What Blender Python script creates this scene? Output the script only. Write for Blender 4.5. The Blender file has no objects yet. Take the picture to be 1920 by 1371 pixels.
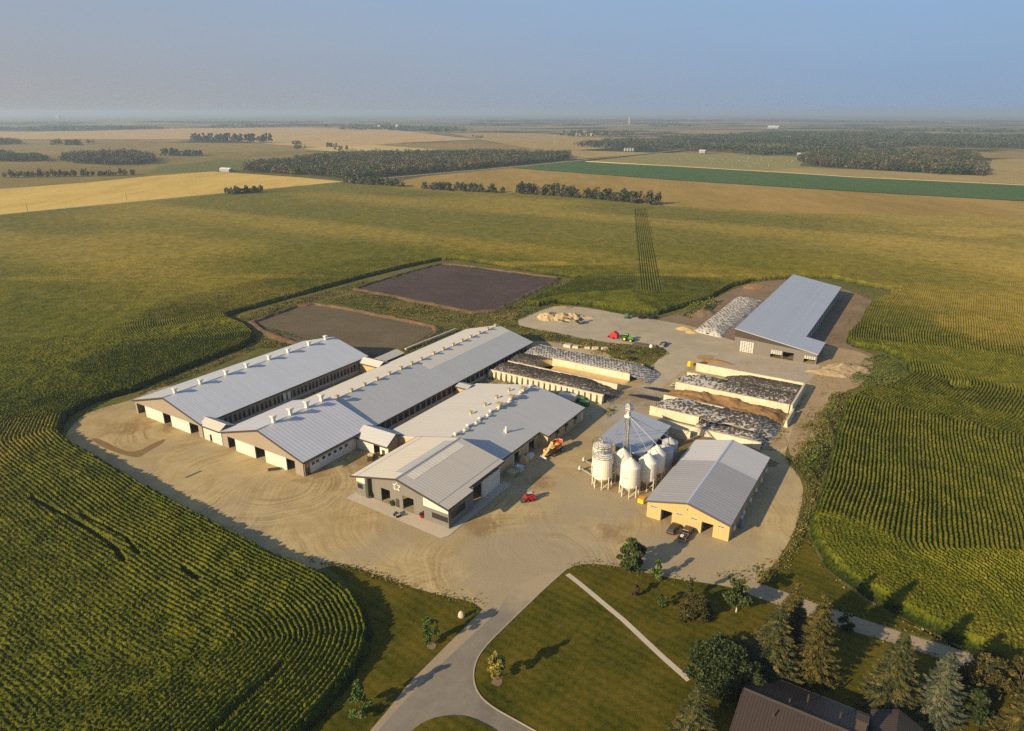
import bpy, math, random
import numpy as np
from mathutils import Vector, Matrix

# ------------------------------------------------------------------ survey frame
# Camera 90 m above the farm, looking along +Y, 20.36 deg down.  Ground plane is z = 0, metres.
# Farm axes: u (along the barns) points 32.02 deg clockwise of +Y, v is 90 deg clockwise of u.
RAD = math.radians
CAM_H, FOC, PITCH, PSI = 90.0, 1282.0, RAD(20.36), RAD(32.02)
SUN_AZ, SUN_EL = RAD(53.0), RAD(21.5)          # direction the shadows run (clockwise of +Y), sun elevation
CP, SP = math.cos(PITCH), math.sin(PITCH)
CU, SU = math.cos(PSI), math.sin(PSI)
rng = np.random.default_rng(7)
random.seed(7)
C = bpy.context.scene.collection

def at(px, py, z=0.0):
    """survey mark (1920x1371 sheet) -> world x, y of the point of that height"""
    x = (px - 960) / FOC; y = (685.5 - py) / FOC
    t = (z - CAM_H) / (-SP + CP * y)
    return (x * t, (CP + SP * y) * t)

def W(v, u):
    """farm (v, u) -> world (x, y)"""
    return (u * SU + v * CU, u * CU - v * SU)

def farm(x, y):
    return (x * CU - y * SU, x * SU + y * CU)      # v, u

# ------------------------------------------------------------------ materials
def newmat(name):
    m = bpy.data.materials.new(name); m.use_nodes = True
    nt = m.node_tree
    return m, nt, nt.nodes['Principled BSDF']

def nd(nt, t, ins=None, **kw):
    n = nt.nodes.new(t)
    for k, v in kw.items(): setattr(n, k, v)
    if ins:
        for k, v in ins.items():
            if hasattr(v, 'is_linked') or isinstance(v, bpy.types.NodeSocket): nt.links.new(v, n.inputs[k])
            else: n.inputs[k].default_value = v
    return n

def coords(nt, scale=(1, 1, 1), rot=0.0):
    tc = nd(nt, 'ShaderNodeTexCoord')
    mp = nd(nt, 'ShaderNodeMapping', {'Vector': tc.outputs['Object'], 'Scale': scale, 'Rotation': (0, 0, rot)})
    return mp.outputs['Vector']

def noise(nt, vec, scale, detail=3.0, rough=0.55, dist=0.0):
    return nd(nt, 'ShaderNodeTexNoise', {'Vector': vec, 'Scale': scale, 'Detail': detail, 'Roughness': rough, 'Distortion': dist}).outputs['Fac']

def math_n(nt, op, a, b=0.0, c=0.0, clamp=False):
    n = nd(nt, 'ShaderNodeMath', {0: a, 1: b, 2: c}, operation=op); n.use_clamp = clamp
    return n.outputs[0]

def ramp(nt, fac, stops):
    n = nd(nt, 'ShaderNodeValToRGB', {'Fac': fac})
    e = n.color_ramp.elements
    while len(e) < len(stops): e.new(0.5)
    for el, (p, c) in zip(e, stops):
        el.position = p; el.color = (c[0], c[1], c[2], 1) if not isinstance(c, (int, float)) else (c, c, c, 1)
    return n.outputs['Color']

def mix(nt, fac, a, b, blend='MIX'):
    n = nd(nt, 'ShaderNodeMix', data_type='RGBA', blend_type=blend)
    for k, v in ((0, fac), (6, a), (7, b)):
        if isinstance(v, bpy.types.NodeSocket): nt.links.new(v, n.inputs[k])
        else: n.inputs[k].default_value = v if not isinstance(v, tuple) else (v[0], v[1], v[2], 1)
    return n.outputs[2]

def bump(nt, bsdf, h, dist=0.1, strength=0.5):
    b = nd(nt, 'ShaderNodeBump', {'Height': h, 'Distance': dist, 'Strength': strength})
    nt.links.new(b.outputs['Normal'], bsdf.inputs['Normal'])

def mottled(name, stops, scales, rough=0.85, bmp=0.0, bdist=0.1, stretch=(1, 1, 1), rot=0.0, spec=0.2, metal=0.0, dist=0.0):
    """colour from a weighted sum of noises -> ramp"""
    m, nt, b = newmat(name)
    v = coords(nt, stretch, rot); s = None; wt = sum(w for _, w in scales)
    for sc, w in scales:
        n = math_n(nt, 'MULTIPLY', noise(nt, v, sc, 3.0, 0.6, dist), w / wt)
        s = n if s is None else math_n(nt, 'ADD', s, n)
    nt.links.new(ramp(nt, s, stops), b.inputs['Base Color'])
    b.inputs['Roughness'].default_value = rough
    b.inputs['Specular IOR Level'].default_value = spec
    b.inputs['Metallic'].default_value = metal
    if bmp: bump(nt, b, s, bdist, bmp)
    return m

def plain(name, col, rough=0.5, metal=0.0, spec=0.4, var=0.12, scale=2.0):
    c2 = tuple(c * (1 - var) for c in col); c3 = tuple(min(1, c * (1 + var)) for c in col)
    return mottled(name, [(0.3, c2), (0.7, c3)], [(scale, .6), (scale * 6, .4)], rough, spec=spec, metal=metal)

def ribbed(name, col, period, axis, depth=0.12, rough=0.5, mott=0.06, bands=None, spec=0.4, bmp=0.25):
    """sheet-metal cladding / roofing: narrow ribs every `period` metres along a local axis (0 = x, 1 = y), sheet-to-sheet tone"""
    m, nt, b = newmat(name)
    tc = nd(nt, 'ShaderNodeTexCoord'); sx = nd(nt, 'ShaderNodeSeparateXYZ', {0: tc.outputs['Object']})
    a = math_n(nt, 'DIVIDE', sx.outputs[axis], period)
    fr = math_n(nt, 'FRACT', a)
    tri = math_n(nt, 'ABSOLUTE', math_n(nt, 'SUBTRACT', fr, 0.5))
    rib = math_n(nt, 'SMOOTH_MIN', math_n(nt, 'MULTIPLY', math_n(nt, 'SUBTRACT', tri, 0.30), 6.0, clamp=True), 1.0, 0.1)
    sheet = nd(nt, 'ShaderNodeTexWhiteNoise', {'W': math_n(nt, 'FLOOR', a)}, noise_dimensions='1D').outputs['Value']
    n1 = noise(nt, tc.outputs['Object'], 0.12, 5.0); n2 = noise(nt, nd(nt, 'ShaderNodeMapping', {'Vector': tc.outputs['Object'], 'Scale': ((.25, 2.4, 1) if axis == 1 else (2.4, .25, 1))}).outputs[0], 1.0, 4.0)
    t = math_n(nt, 'ADD', math_n(nt, 'MULTIPLY', math_n(nt, 'SUBTRACT', sheet, 0.5), mott * 1.2),
               math_n(nt, 'MULTIPLY', math_n(nt, 'SUBTRACT', math_n(nt, 'ADD', n1, n2), 1.0), mott * 2.2))
    t = math_n(nt, 'SUBTRACT', t, math_n(nt, 'MULTIPLY', rib, depth))
    val = math_n(nt, 'ADD', t, 1.0)
    colr = mix(nt, 1.0, col, nd(nt, 'ShaderNodeCombineColor', {0: val, 1: val, 2: val}).outputs[0], 'MULTIPLY')
    nt.links.new(colr, b.inputs['Base Color'])
    b.inputs['Roughness'].default_value = rough; b.inputs['Specular IOR Level'].default_value = spec
    if bmp: bump(nt, b, rib, 0.06, bmp)
    return m

def foliage(name, dark, mid, light, rough=0.65, tr=0.0):
    """leaf colour from the per-vertex 'tone' value"""
    m, nt, b = newmat(name)
    a = nd(nt, 'ShaderNodeAttribute', attribute_name='tone')
    nt.links.new(ramp(nt, a.outputs['Fac'], [(0.1, dark), (0.5, mid), (0.9, light)]), b.inputs['Base Color'])
    b.inputs['Roughness'].default_value = rough; b.inputs['Specular IOR Level'].default_value = 0.15
    return m

M = {}
def setup_materials():
    M['roof_white'] = ribbed('white_roof_steel', (0.53, 0.555, 0.615), 0.9, 1, 0.05, 0.4, 0.045)
    M['roof_ribbed'] = ribbed('ribbed_roof_steel', (0.54, 0.55, 0.61), 1.25, 1, 0.17, 0.45, 0.035)
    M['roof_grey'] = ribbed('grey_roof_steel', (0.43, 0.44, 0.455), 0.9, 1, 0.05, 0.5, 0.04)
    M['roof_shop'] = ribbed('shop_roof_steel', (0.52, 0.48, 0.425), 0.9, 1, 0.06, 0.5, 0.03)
    M['roof_shop_lit'] = ribbed('shop_roof_steel_lit', (0.66, 0.60, 0.50), 0.9, 1, 0.05, 0.5, 0.03)  # shop's sun-facing slope: warm light put into a copy of its steel
    M['roof_pale_lit'] = ribbed('pale_roof_steel_lit', (0.60, 0.57, 0.52), 0.9, 1, 0.06, 0.5, 0.03)  # pale sheets, also sunlit left slopes with the light put into colour
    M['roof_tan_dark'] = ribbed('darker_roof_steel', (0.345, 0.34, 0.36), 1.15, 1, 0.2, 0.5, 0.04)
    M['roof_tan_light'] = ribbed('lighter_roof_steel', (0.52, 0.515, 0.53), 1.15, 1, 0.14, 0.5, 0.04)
    M['roof_blue'] = ribbed('bluish_roof_steel', (0.37, 0.405, 0.48), 1.0, 0, 0.05, 0.45, 0.04)
    M['roof_brown'] = ribbed('brown_roof_steel', (0.052, 0.038, 0.031), 0.45, 0, 0.45, 0.5, 0.06)
    M['skylight'] = ribbed('skylight_sheet', (0.72, 0.67, 0.56), 1.0, 1, 0.2, 0.4, 0.06)
    M['trim'] = plain('dark_brown_trim', (0.052, 0.040, 0.036), 0.5)
    M['taupe'] = ribbed('taupe_cladding', (0.27, 0.225, 0.18), 0.9, 0, 0.08, 0.6, 0.03)
    M['taupe_side'] = ribbed('taupe_side_cladding', (0.26, 0.22, 0.18), 0.9, 1, 0.08, 0.6, 0.03)
    M['white_panel'] = ribbed('white_wall_panel', (0.575, 0.545, 0.49), 1.2, 0, 0.10, 0.55, 0.10)
    M['white_side'] = ribbed('white_side_panel', (0.60, 0.58, 0.55), 1.2, 1, 0.08, 0.55, 0.08)
    M['grey_block'] = mottled('split_face_block', [(0.3, (0.135, 0.13, 0.128)), (0.7, (0.185, 0.175, 0.17))], [(0.8, .4), (5, .6)], 0.9)
    M['grey_siding'] = ribbed('grey_siding', (0.175, 0.165, 0.155), 0.7, 0, 0.1, 0.6, 0.05)
    M['dark_siding'] = ribbed('charcoal_siding', (0.15, 0.135, 0.125), 0.8, 0, 0.12, 0.55, 0.04)
    M['dark_side'] = ribbed('charcoal_side_siding', (0.14, 0.13, 0.125), 0.8, 1, 0.12, 0.55, 0.04)
    M['dark_gable'] = plain('dark_gable_steel', (0.045, 0.034, 0.027), 0.55)
    M['tan_siding'] = ribbed('tan_siding', (0.50, 0.355, 0.16), 0.9, 0, 0.06, 0.6, 0.03)
    M['tan_side'] = ribbed('tan_side_siding', (0.46, 0.33, 0.16), 0.9, 1, 0.06, 0.6, 0.03)
    M['cream_side'] = ribbed('cream_side_siding', (0.46, 0.36, 0.22), 0.9, 1, 0.06, 0.6, 0.04)
    M['cream'] = ribbed('cream_siding', (0.48, 0.38, 0.23), 0.9, 0, 0.06, 0.6, 0.04)
    M['glass'] = plain('dark_window_glass', (0.018, 0.018, 0.02), 0.15, spec=0.6)
    M['frame_white'] = plain('white_frame', (0.62, 0.61, 0.58), 0.5)
    M['white_metal'] = plain('white_painted_metal', (0.70, 0.665, 0.58), 0.45, var=0.08)
    M['galv'] = plain('galvanised_steel', (0.42, 0.42, 0.43), 0.35, metal=0.5)
    M['brass_vent'] = plain('weathered_tan_vent', (0.42, 0.34, 0.21), 0.6)
    M['concrete_wall'] = mottled('cast_concrete', [(0.32, (0.36, 0.275, 0.17)), (0.46, (0.55, 0.465, 0.345)), (0.70, (0.66, 0.585, 0.46))], [(0.3, .45), (1.5, .35), (7, .2)], 0.85, stretch=(1, 1, 0.6))
    M['concrete'] = mottled('concrete_slab', [(0.3, (0.40, 0.35, 0.285)), (0.7, (0.52, 0.465, 0.385))], [(0.12, .4), (1.0, .3), (9, .3)], 0.85)
    M['apron'] = mottled('yard_concrete', [(0.3, (0.32, 0.265, 0.20)), (0.7, (0.44, 0.375, 0.29))], [(0.1, .5), (0.8, .3), (6, .2)], 0.85)
    M['rubber'] = plain('black_rubber', (0.022, 0.02, 0.019), 0.8, spec=0.1)
    M['old_tyre'] = plain('weathered_rubber', (0.062, 0.055, 0.049), 0.9, spec=0.1, var=.35)
    M['red'] = plain('red_paint', (0.42, 0.022, 0.024), 0.4)
    M['green'] = plain('green_paint', (0.05, 0.22, 0.035), 0.4)
    M['yellow'] = plain('yellow_paint', (0.72, 0.46, 0.02), 0.45)
    M['orange'] = plain('orange_paint', (0.72, 0.30, 0.02), 0.5)
    M['tan_paint'] = plain('tan_paint', (0.60, 0.40, 0.16), 0.5)
    M['black_paint'] = plain('black_paint', (0.018, 0.016, 0.016), 0.25, spec=0.6)
    M['brown_paint'] = plain('brown_paint', (0.062, 0.040, 0.030), 0.28, spec=0.6)
    M['grey_paint'] = plain('grey_paint', (0.16, 0.165, 0.175), 0.3, spec=0.5)
    M['silver'] = plain('silver_paint', (0.42, 0.42, 0.43), 0.35)
    M['dark_metal'] = plain('dark_metal', (0.06, 0.055, 0.05), 0.5)
    M['lamp'] = plain('lamp_lens', (0.75, 0.72, 0.65), 0.2)
    M['bark'] = mottled('bark', [(0.3, (0.06, 0.045, 0.03)), (0.7, (0.14, 0.105, 0.075))], [(3, .5), (14, .5)], 0.9)
    M['bark_white'] = mottled('pale_bark', [(0.3, (0.40, 0.36, 0.30)), (0.6, (0.62, 0.58, 0.50))], [(3, .5), (14, .5)], 0.9)
    M['lumber'] = plain('grey_lumber', (0.30, 0.26, 0.20), 0.85)
    M['rock'] = mottled('fieldstone', [(0.3, (0.36, 0.30, 0.23)), (0.7, (0.62, 0.54, 0.43))], [(0.8, .6), (5, .4)], 0.9, 0.4, 0.1)
    M['sand'] = mottled('sand', [(0.3, (0.40, 0.29, 0.15)), (0.7, (0.58, 0.45, 0.26))], [(0.4, .5), (3, .5)], 0.95, 0.5, 0.2)
    M['soil_heap'] = mottled('loose_soil', [(0.3, (0.26, 0.19, 0.115)), (0.7, (0.42, 0.32, 0.20))], [(0.4, .5), (3, .5)], 0.95, 0.5, 0.2)
    M['manure'] = mottled('strawy_bedding', [(0.25, (0.12, 0.062, 0.026)), (0.5, (0.27, 0.155, 0.065)), (0.75, (0.42, 0.28, 0.13))], [(0.35, .4), (1.8, .35), (7, .25)], 0.95, 0.6, 0.25)
    M['silage_face'] = mottled('cut_silage', [(0.3, (0.44, 0.29, 0.12)), (0.7, (0.62, 0.45, 0.22))], [(0.5, .5), (3, .5)], 0.9, 0.3, 0.1, stretch=(1, 1, 3))
    M['cover'] = mottled('white_silage_cover', [(0.36, (0.20, 0.165, 0.12)), (0.47, (0.44, 0.41, 0.37)), (0.7, (0.58, 0.56, 0.53))], [(0.3, .35), (1.2, .35), (5, .3)], 0.5, 0.4, 0.2)
    M['cover_dark'] = mottled('grimy_silage_cover', [(0.35, (0.05, 0.042, 0.036)), (0.50, (0.20, 0.17, 0.14)), (0.60, (0.42, 0.39, 0.36)), (0.8, (0.62, 0.60, 0.58))], [(0.12, .25), (1.0, .35), (3.5, .4)], 0.6, 0.4, 0.2)
    M['spruce_warm'] = foliage('spruce_needles', (0.016, 0.022, 0.006), (0.060, 0.060, 0.015), (0.17, 0.125, 0.030))
    M['spruce_blue'] = foliage('blue_spruce_needles', (0.014, 0.023, 0.009), (0.050, 0.060, 0.022), (0.16, 0.13, 0.038))
    M['spruce_pale'] = foliage('pale_blue_spruce_needles', (0.026, 0.040, 0.026), (0.070, 0.088, 0.056), (0.17, 0.155, 0.080))
    M['leaf_green'] = foliage('green_leaves', (0.022, 0.036, 0.009), (0.052, 0.075, 0.018), (0.115, 0.125, 0.033))
    M['leaf_dark'] = foliage('dark_green_leaves', (0.012, 0.022, 0.006), (0.030, 0.045, 0.012), (0.062, 0.075, 0.022))
    M['leaf_fresh'] = foliage('fresh_green_leaves', (0.026, 0.052, 0.010), (0.065, 0.115, 0.020), (0.13, 0.17, 0.035))
    M['leaf_yellow'] = foliage('yellow_green_leaves', (0.10, 0.10, 0.02), (0.23, 0.20, 0.04), (0.38, 0.31, 0.07))
    M['leaf_purple'] = foliage('purple_leaves', (0.035, 0.018, 0.018), (0.07, 0.038, 0.03), (0.12, 0.07, 0.045))
    M['leaf_rust'] = foliage('rusty_brown_leaves', (0.020, 0.021, 0.005), (0.052, 0.048, 0.011), (0.11, 0.088, 0.024))
    M['leaf_far'] = foliage('woodland_leaves', (0.020, 0.031, 0.011), (0.046, 0.062, 0.020), (0.095, 0.10, 0.031))
    M['leaf_far_autumn'] = foliage('turning_woodland_leaves', (0.050, 0.042, 0.014), (0.12, 0.088, 0.022), (0.24, 0.155, 0.035))
    M['leaf_far_grey'] = foliage('thin_woodland_leaves', (0.050, 0.045, 0.026), (0.10, 0.085, 0.050), (0.17, 0.14, 0.085))
    M['weeds'] = foliage('weeds', (0.040, 0.050, 0.010), (0.120, 0.108, 0.024), (0.27, 0.195, 0.06), 0.8)
    M['weeds_green'] = foliage('lush_weeds', (0.03, 0.052, 0.008), (0.088, 0.118, 0.016), (0.19, 0.18, 0.035), 0.8)
setup_materials()

# ------------------------------------------------------------------ mesh builder
class MB:
    """collects faces; build() links them as ONE mesh object"""
    def __init__(self): self.v = []; self.f = []; self.mi = []; self.cur = 0
    def add(self, vs, fs):
        n = len(self.v); self.v += [tuple(p) for p in vs]
        self.f += [tuple(i + n for i in f) for f in fs]; self.mi += [self.cur] * len(fs)
        return self
    def mat(self, i): self.cur = i; return self
    def hexa(self, p):   # p: 4 bottom, 4 top, counter-clockwise
        return self.add(p, [(3, 2, 1, 0), (4, 5, 6, 7), (0, 1, 5, 4), (1, 2, 6, 5), (2, 3, 7, 6), (3, 0, 4, 7)])
    def box(self, x0, x1, y0, y1, z0, z1, taper=0.0):
        t = taper
        return self.hexa([(x0, y0, z0), (x1, y0, z0), (x1, y1, z0), (x0, y1, z0),
                          (x0 + t, y0 + t, z1), (x1 - t, y0 + t, z1), (x1 - t, y1 - t, z1), (x0 + t, y1 - t, z1)])
    def prism(self, pts, y0, y1):   # (x, z) outline extruded along y
        n = len(pts)
        vs = [(x, y0, z) for x, z in pts] + [(x, y1, z) for x, z in pts]
        return self.add(vs, [tuple(range(n)), tuple(range(2 * n - 1, n - 1, -1))] + [(i, i + n, (i + 1) % n + n, (i + 1) % n) for i in range(n)])
    def prism_x(self, pts, x0, x1):  # (y, z) outline extruded along x
        n = len(pts)
        vs = [(x0, y, z) for y, z in pts] + [(x1, y, z) for y, z in pts]
        return self.add(vs, [tuple(range(n - 1, -1, -1)), tuple(range(n, 2 * n))] + [(i, (i + 1) % n, (i + 1) % n + n, i + n) for i in range(n)])
    def tube(self, a, b, r0, r1=None, n=6, cap=True):
        r1 = r0 if r1 is None else r1
        a, b = Vector(a), Vector(b); d = (b - a).normalized()
        e = d.cross(Vector((0, 0, 1))) if abs(d.z) < 0.95 else d.cross(Vector((1, 0, 0)))
        e.normalize(); g = d.cross(e); vs = []
        for p, r in ((a, r0), (b, r1)):
            vs += [p + (e * math.cos(2 * math.pi * i / n) + g * math.sin(2 * math.pi * i / n)) * r for i in range(n)]
        fs = [(i, (i + 1) % n, (i + 1) % n + n, i + n) for i in range(n)]
        if cap: fs += [tuple(range(n - 1, -1, -1)), tuple(range(n, 2 * n))]
        return self.add(vs, fs)
    def lathe(self, prof, n=20, c=(0, 0, 0)):   # prof: (r, z)
        vs = []; fs = []
        for r, z in prof:
            vs += [(c[0] + r * math.cos(2 * math.pi * i / n), c[1] + r * math.sin(2 * math.pi * i / n), c[2] + z) for i in range(n)]
        for k in range(len(prof) - 1):
            fs += [(k * n + i, k * n + (i + 1) % n, (k + 1) * n + (i + 1) % n, (k + 1) * n + i) for i in range(n)]
        fs += [tuple(range(n - 1, -1, -1)), tuple(range((len(prof) - 1) * n, len(prof) * n))]
        return self.add(vs, fs)
    def ring(self, R, r, c=(0, 0, 0), n=14, m=6, axis='z'):
        vs = []; fs = []
        for i in range(n):
            a = 2 * math.pi * i / n
            for j in range(m):
                b = 2 * math.pi * j / m
                q = ((R + r * math.cos(b)) * math.cos(a), (R + r * math.cos(b)) * math.sin(a), r * math.sin(b))
                if axis == 'y': q = (q[0], q[2], q[1])
                if axis == 'x': q = (q[2], q[0], q[1])
                vs.append((c[0] + q[0], c[1] + q[1], c[2] + q[2]))
        for i in range(n):
            for j in range(m):
                fs.append((i * m + j, (i + 1) % n * m + j, (i + 1) % n * m + (j + 1) % m, i * m + (j + 1) % m))
        return self.add(vs, fs)
    def mesh(self, name, mats, smooth=False):
        me = bpy.data.meshes.new(name); me.from_pydata(self.v, [], self.f); me.update()
        for m in (mats if isinstance(mats, (list, tuple)) else [mats]): me.materials.append(m)
        me.polygons.foreach_set('material_index', self.mi)
        if smooth: me.polygons.foreach_set('use_smooth', [True] * len(self.f))
        return me
    def build(self, name, mats, parent=None, org=(0, 0, 0), smooth=False, bevel=0.0):
        if org != (0, 0, 0): self.v = [(x - org[0], y - org[1], z - org[2]) for x, y, z in self.v]
        o = link(name, self.mesh(name, mats, smooth), parent)
        import bmesh
        bm = bmesh.new(); bm.from_mesh(o.data); bmesh.ops.recalc_face_normals(bm, faces=bm.faces); bm.to_mesh(o.data); bm.free()
        if bevel:
            b = o.modifiers.new('bevel', 'BEVEL'); b.width = bevel; b.segments = 2; b.limit_method = 'ANGLE'
        return o

def link(name, data, parent=None):
    o = bpy.data.objects.new(name, data); C.objects.link(o)
    if parent: o.parent = parent
    return o

def tag(o, label=None, cat=None, group=None, kind=None):
    if label: o['label'] = label
    if cat: o['category'] = cat
    if group: o['group'] = group
    if kind: o['kind'] = kind
    return o

def thing(name, label, cat, loc, rotz=0.0, group=None):
    """Empty at a thing's base that parents its parts"""
    o = link(name, None); o.location = (loc[0], loc[1], loc[2] if len(loc) > 2 else 0); o.rotation_euler = (0, 0, rotz)
    o.empty_display_size = 0.5
    return tag(o, label, cat, group)

def farm_thing(name, label, cat, v, u, group=None, z=0.0):
    x, y = W(v, u)
    return thing(name, label, cat, (x, y, z), -PSI, group)

def dup(root, loc, rotz, label=None, group=None):
    r = root.copy(); C.objects.link(r); r.location = (loc[0], loc[1], loc[2] if len(loc) > 2 else 0); r.rotation_euler = (0, 0, rotz)
    if label: r['label'] = label
    if group: r['group'] = group
    for ch in list(root.children):
        c = ch.copy(); C.objects.link(c); c.parent = r
        for g2 in ch.children:
            d = g2.copy(); C.objects.link(d); d.parent = c
    return r

def np_mesh(name, verts, faces, mats, attr=None, smooth=False, parent=None, nper=4):
    """fast mesh from numpy arrays (all faces with nper corners)"""
    me = bpy.data.meshes.new(name)
    nv, nf = len(verts), len(faces)
    me.vertices.add(nv); me.vertices.foreach_set('co', np.ascontiguousarray(verts, np.float32).ravel())
    me.loops.add(nf * nper); me.loops.foreach_set('vertex_index', np.ascontiguousarray(faces, np.int32).ravel())
    me.polygons.add(nf); me.polygons.foreach_set('loop_start', np.arange(0, nf * nper, nper, dtype=np.int32))
    if smooth: me.polygons.foreach_set('use_smooth', np.ones(nf, bool))
    me.update(calc_edges=True)
    for m in (mats if isinstance(mats, (list, tuple)) else [mats]): me.materials.append(m)
    if attr is not None:
        for k, a in attr.items():
            at_ = me.attributes.new(k, 'FLOAT', 'POINT'); at_.data.foreach_set('value', np.ascontiguousarray(a, np.float32))
    return me

def sheet(name, pts, z, mat, kind='structure', label=None, cat=None, thick=0.0):
    """a flat ground sheet from world (x, y) points"""
    me = bpy.data.meshes.new(name)
    me.from_pydata([(x, y, z) for x, y in pts], [], [tuple(range(len(pts)))]); me.update()
    if me.polygons[0].normal.z < 0: me.flip_normals()
    me.materials.append(mat)
    o = link(name, me); return tag(o, label, cat, kind=kind)

def smooth_poly(pts, it=2):
    p = np.array(pts, float)
    for _ in range(it):
        q = np.roll(p, -1, 0); p = np.stack([0.75 * p + 0.25 * q, 0.25 * p + 0.75 * q], 1).reshape(-1, 2)
    return [tuple(a) for a in p]

def P(lst, z=0.0): return [at(x, y, z) for x, y in lst]

def inside(poly, X, Y):
    poly = np.asarray(poly); r = np.zeros(X.shape, bool); x0, y0 = poly[-1]
    for x1, y1 in poly:
        c = ((y1 > Y) != (y0 > Y))
        with np.errstate(divide='ignore', invalid='ignore'):
            r ^= c & (X < (x0 - x1) * (Y - y1) / (y0 - y1 + 1e-12) + x1)
        x0, y0 = x1, y1
    return r

def dist_poly(poly, X, Y, closed=True):
    poly = np.asarray(poly); d = np.full(X.shape, 1e9)
    n = len(poly)
    for i in range(n if closed else n - 1):
        ax, ay = poly[i]; bx, by = poly[(i + 1) % n]
        vx, vy = bx - ax, by - ay; L = vx * vx + vy * vy + 1e-12
        t = np.clip(((X - ax) * vx + (Y - ay) * vy) / L, 0, 1)
        d = np.minimum(d, (X - ax - t * vx) ** 2 + (Y - ay - t * vy) ** 2)
    return np.sqrt(d)

def vnoise(X, Y, scale, seed=0):
    """smooth value noise, 0..1"""
    r = np.random.default_rng(seed); T = r.random((256, 256))
    x = X / scale; y = Y / scale; xi = np.floor(x).astype(int); yi = np.floor(y).astype(int)
    fx = x - xi; fy = y - yi; fx = fx * fx * (3 - 2 * fx); fy = fy * fy * (3 - 2 * fy)
    a = T[xi % 256, yi % 256]; b = T[(xi + 1) % 256, yi % 256]; c = T[xi % 256, (yi + 1) % 256]; d = T[(xi + 1) % 256, (yi + 1) % 256]
    return (a * (1 - fx) + b * fx) * (1 - fy) + (c * (1 - fx) + d * fx) * fy

def quad_cloud(cen, size, nrm=None, rg=rng, aspect=1.0, up=0.0):
    """one small quad per centre, randomly turned (or facing nrm)"""
    n = len(cen); cen = np.asarray(cen, float); size = np.broadcast_to(np.asarray(size, float), (n,))
    if nrm is None:
        nrm = rg.normal(size=(n, 3)); nrm[:, 2] = np.abs(nrm[:, 2]) + up
    nrm = nrm / np.linalg.norm(nrm, axis=1, keepdims=True)
    t = rg.normal(size=(n, 3)); t -= (t * nrm).sum(1, keepdims=True) * nrm; t /= np.linalg.norm(t, axis=1, keepdims=True)
    b = np.cross(nrm, t)
    t = t * (size * 0.5)[:, None]; b = b * (size * 0.5 * aspect)[:, None]
    v = np.stack([cen - t - b, cen + t - b, cen + t + b, cen - t + b], 1).reshape(-1, 3)
    f = np.arange(n * 4).reshape(n, 4)
    return v, f
# ------------------------------------------------------------------ camera, light, air
sc = bpy.context.scene
cam = bpy.data.cameras.new('camera'); cam.sensor_width = 36.0; cam.lens = FOC / 1920 * 36.0
cam.clip_start = 0.5; cam.clip_end = 60000
co = link('camera', cam); co.location = (0, 0, CAM_H); co.rotation_euler = (math.pi / 2 - PITCH, 0, 0)
sc.camera = co
sc.view_settings.view_transform = 'Standard'; sc.view_settings.look = 'None'
sc.view_settings.exposure = 0.78; sc.view_settings.gamma = 1.0

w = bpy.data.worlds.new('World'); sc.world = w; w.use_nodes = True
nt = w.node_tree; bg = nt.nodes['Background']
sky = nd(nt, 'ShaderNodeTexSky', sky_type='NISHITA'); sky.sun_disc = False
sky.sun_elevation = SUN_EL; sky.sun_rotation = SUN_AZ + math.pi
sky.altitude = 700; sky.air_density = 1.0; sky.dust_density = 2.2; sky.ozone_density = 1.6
# smoky haze layer low in the sky: pale and warm to the left (towards the sun's side), bluer to the right and higher up
tcw = nd(nt, 'ShaderNodeTexCoord'); sxw = nd(nt, 'ShaderNodeSeparateXYZ', {0: tcw.outputs['Generated']})
lf = math_n(nt, 'MULTIPLY_ADD', sxw.outputs[0], -0.95, 0.44, clamp=True)
low = mix(nt, lf, (1.56, 2.14, 3.02), (2.26, 2.20, 2.16)); high = mix(nt, lf, (1.62, 2.66, 4.12), (1.88, 2.44, 3.26))
hzc = mix(nt, ramp(nt, sxw.outputs[2], [(0.0, 0.0), (0.17, 1.0)]), low, high)
cov = ramp(nt, sxw.outputs[2], [(0.05, 1.0), (0.22, 0.92), (0.6, 0.25)])
cl = nd(nt, 'ShaderNodeMapping', {'Vector': tcw.outputs['Generated'], 'Scale': (2.2, 2.2, 16.0), 'Rotation': (0, .05, 0)}).outputs[0]
wisp = ramp(nt, noise(nt, cl, 1.6, 5, .6, .4), [(0.35, (0.985, 0.988, 0.99)), (0.55, (1, 1, 1)), (0.75, (1.035, 1.02, 1.01))])
hzc = mix(nt, 1.0, hzc, wisp, 'MULTIPLY')
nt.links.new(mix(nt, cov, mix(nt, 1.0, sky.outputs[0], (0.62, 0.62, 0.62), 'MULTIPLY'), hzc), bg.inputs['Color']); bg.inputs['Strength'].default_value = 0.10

sun = bpy.data.lights.new('sun', 'SUN'); sun.energy = 4.6; sun.angle = RAD(0.6); sun.color = (1.0, 0.785, 0.47)
so = link('sun', sun); so.location = (-100, -100, 200)
sd = Vector((math.sin(SUN_AZ) * math.cos(SUN_EL), math.cos(SUN_AZ) * math.cos(SUN_EL), -math.sin(SUN_EL)))
so.rotation_euler = sd.to_track_quat('-Z', 'Y').to_euler()

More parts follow.
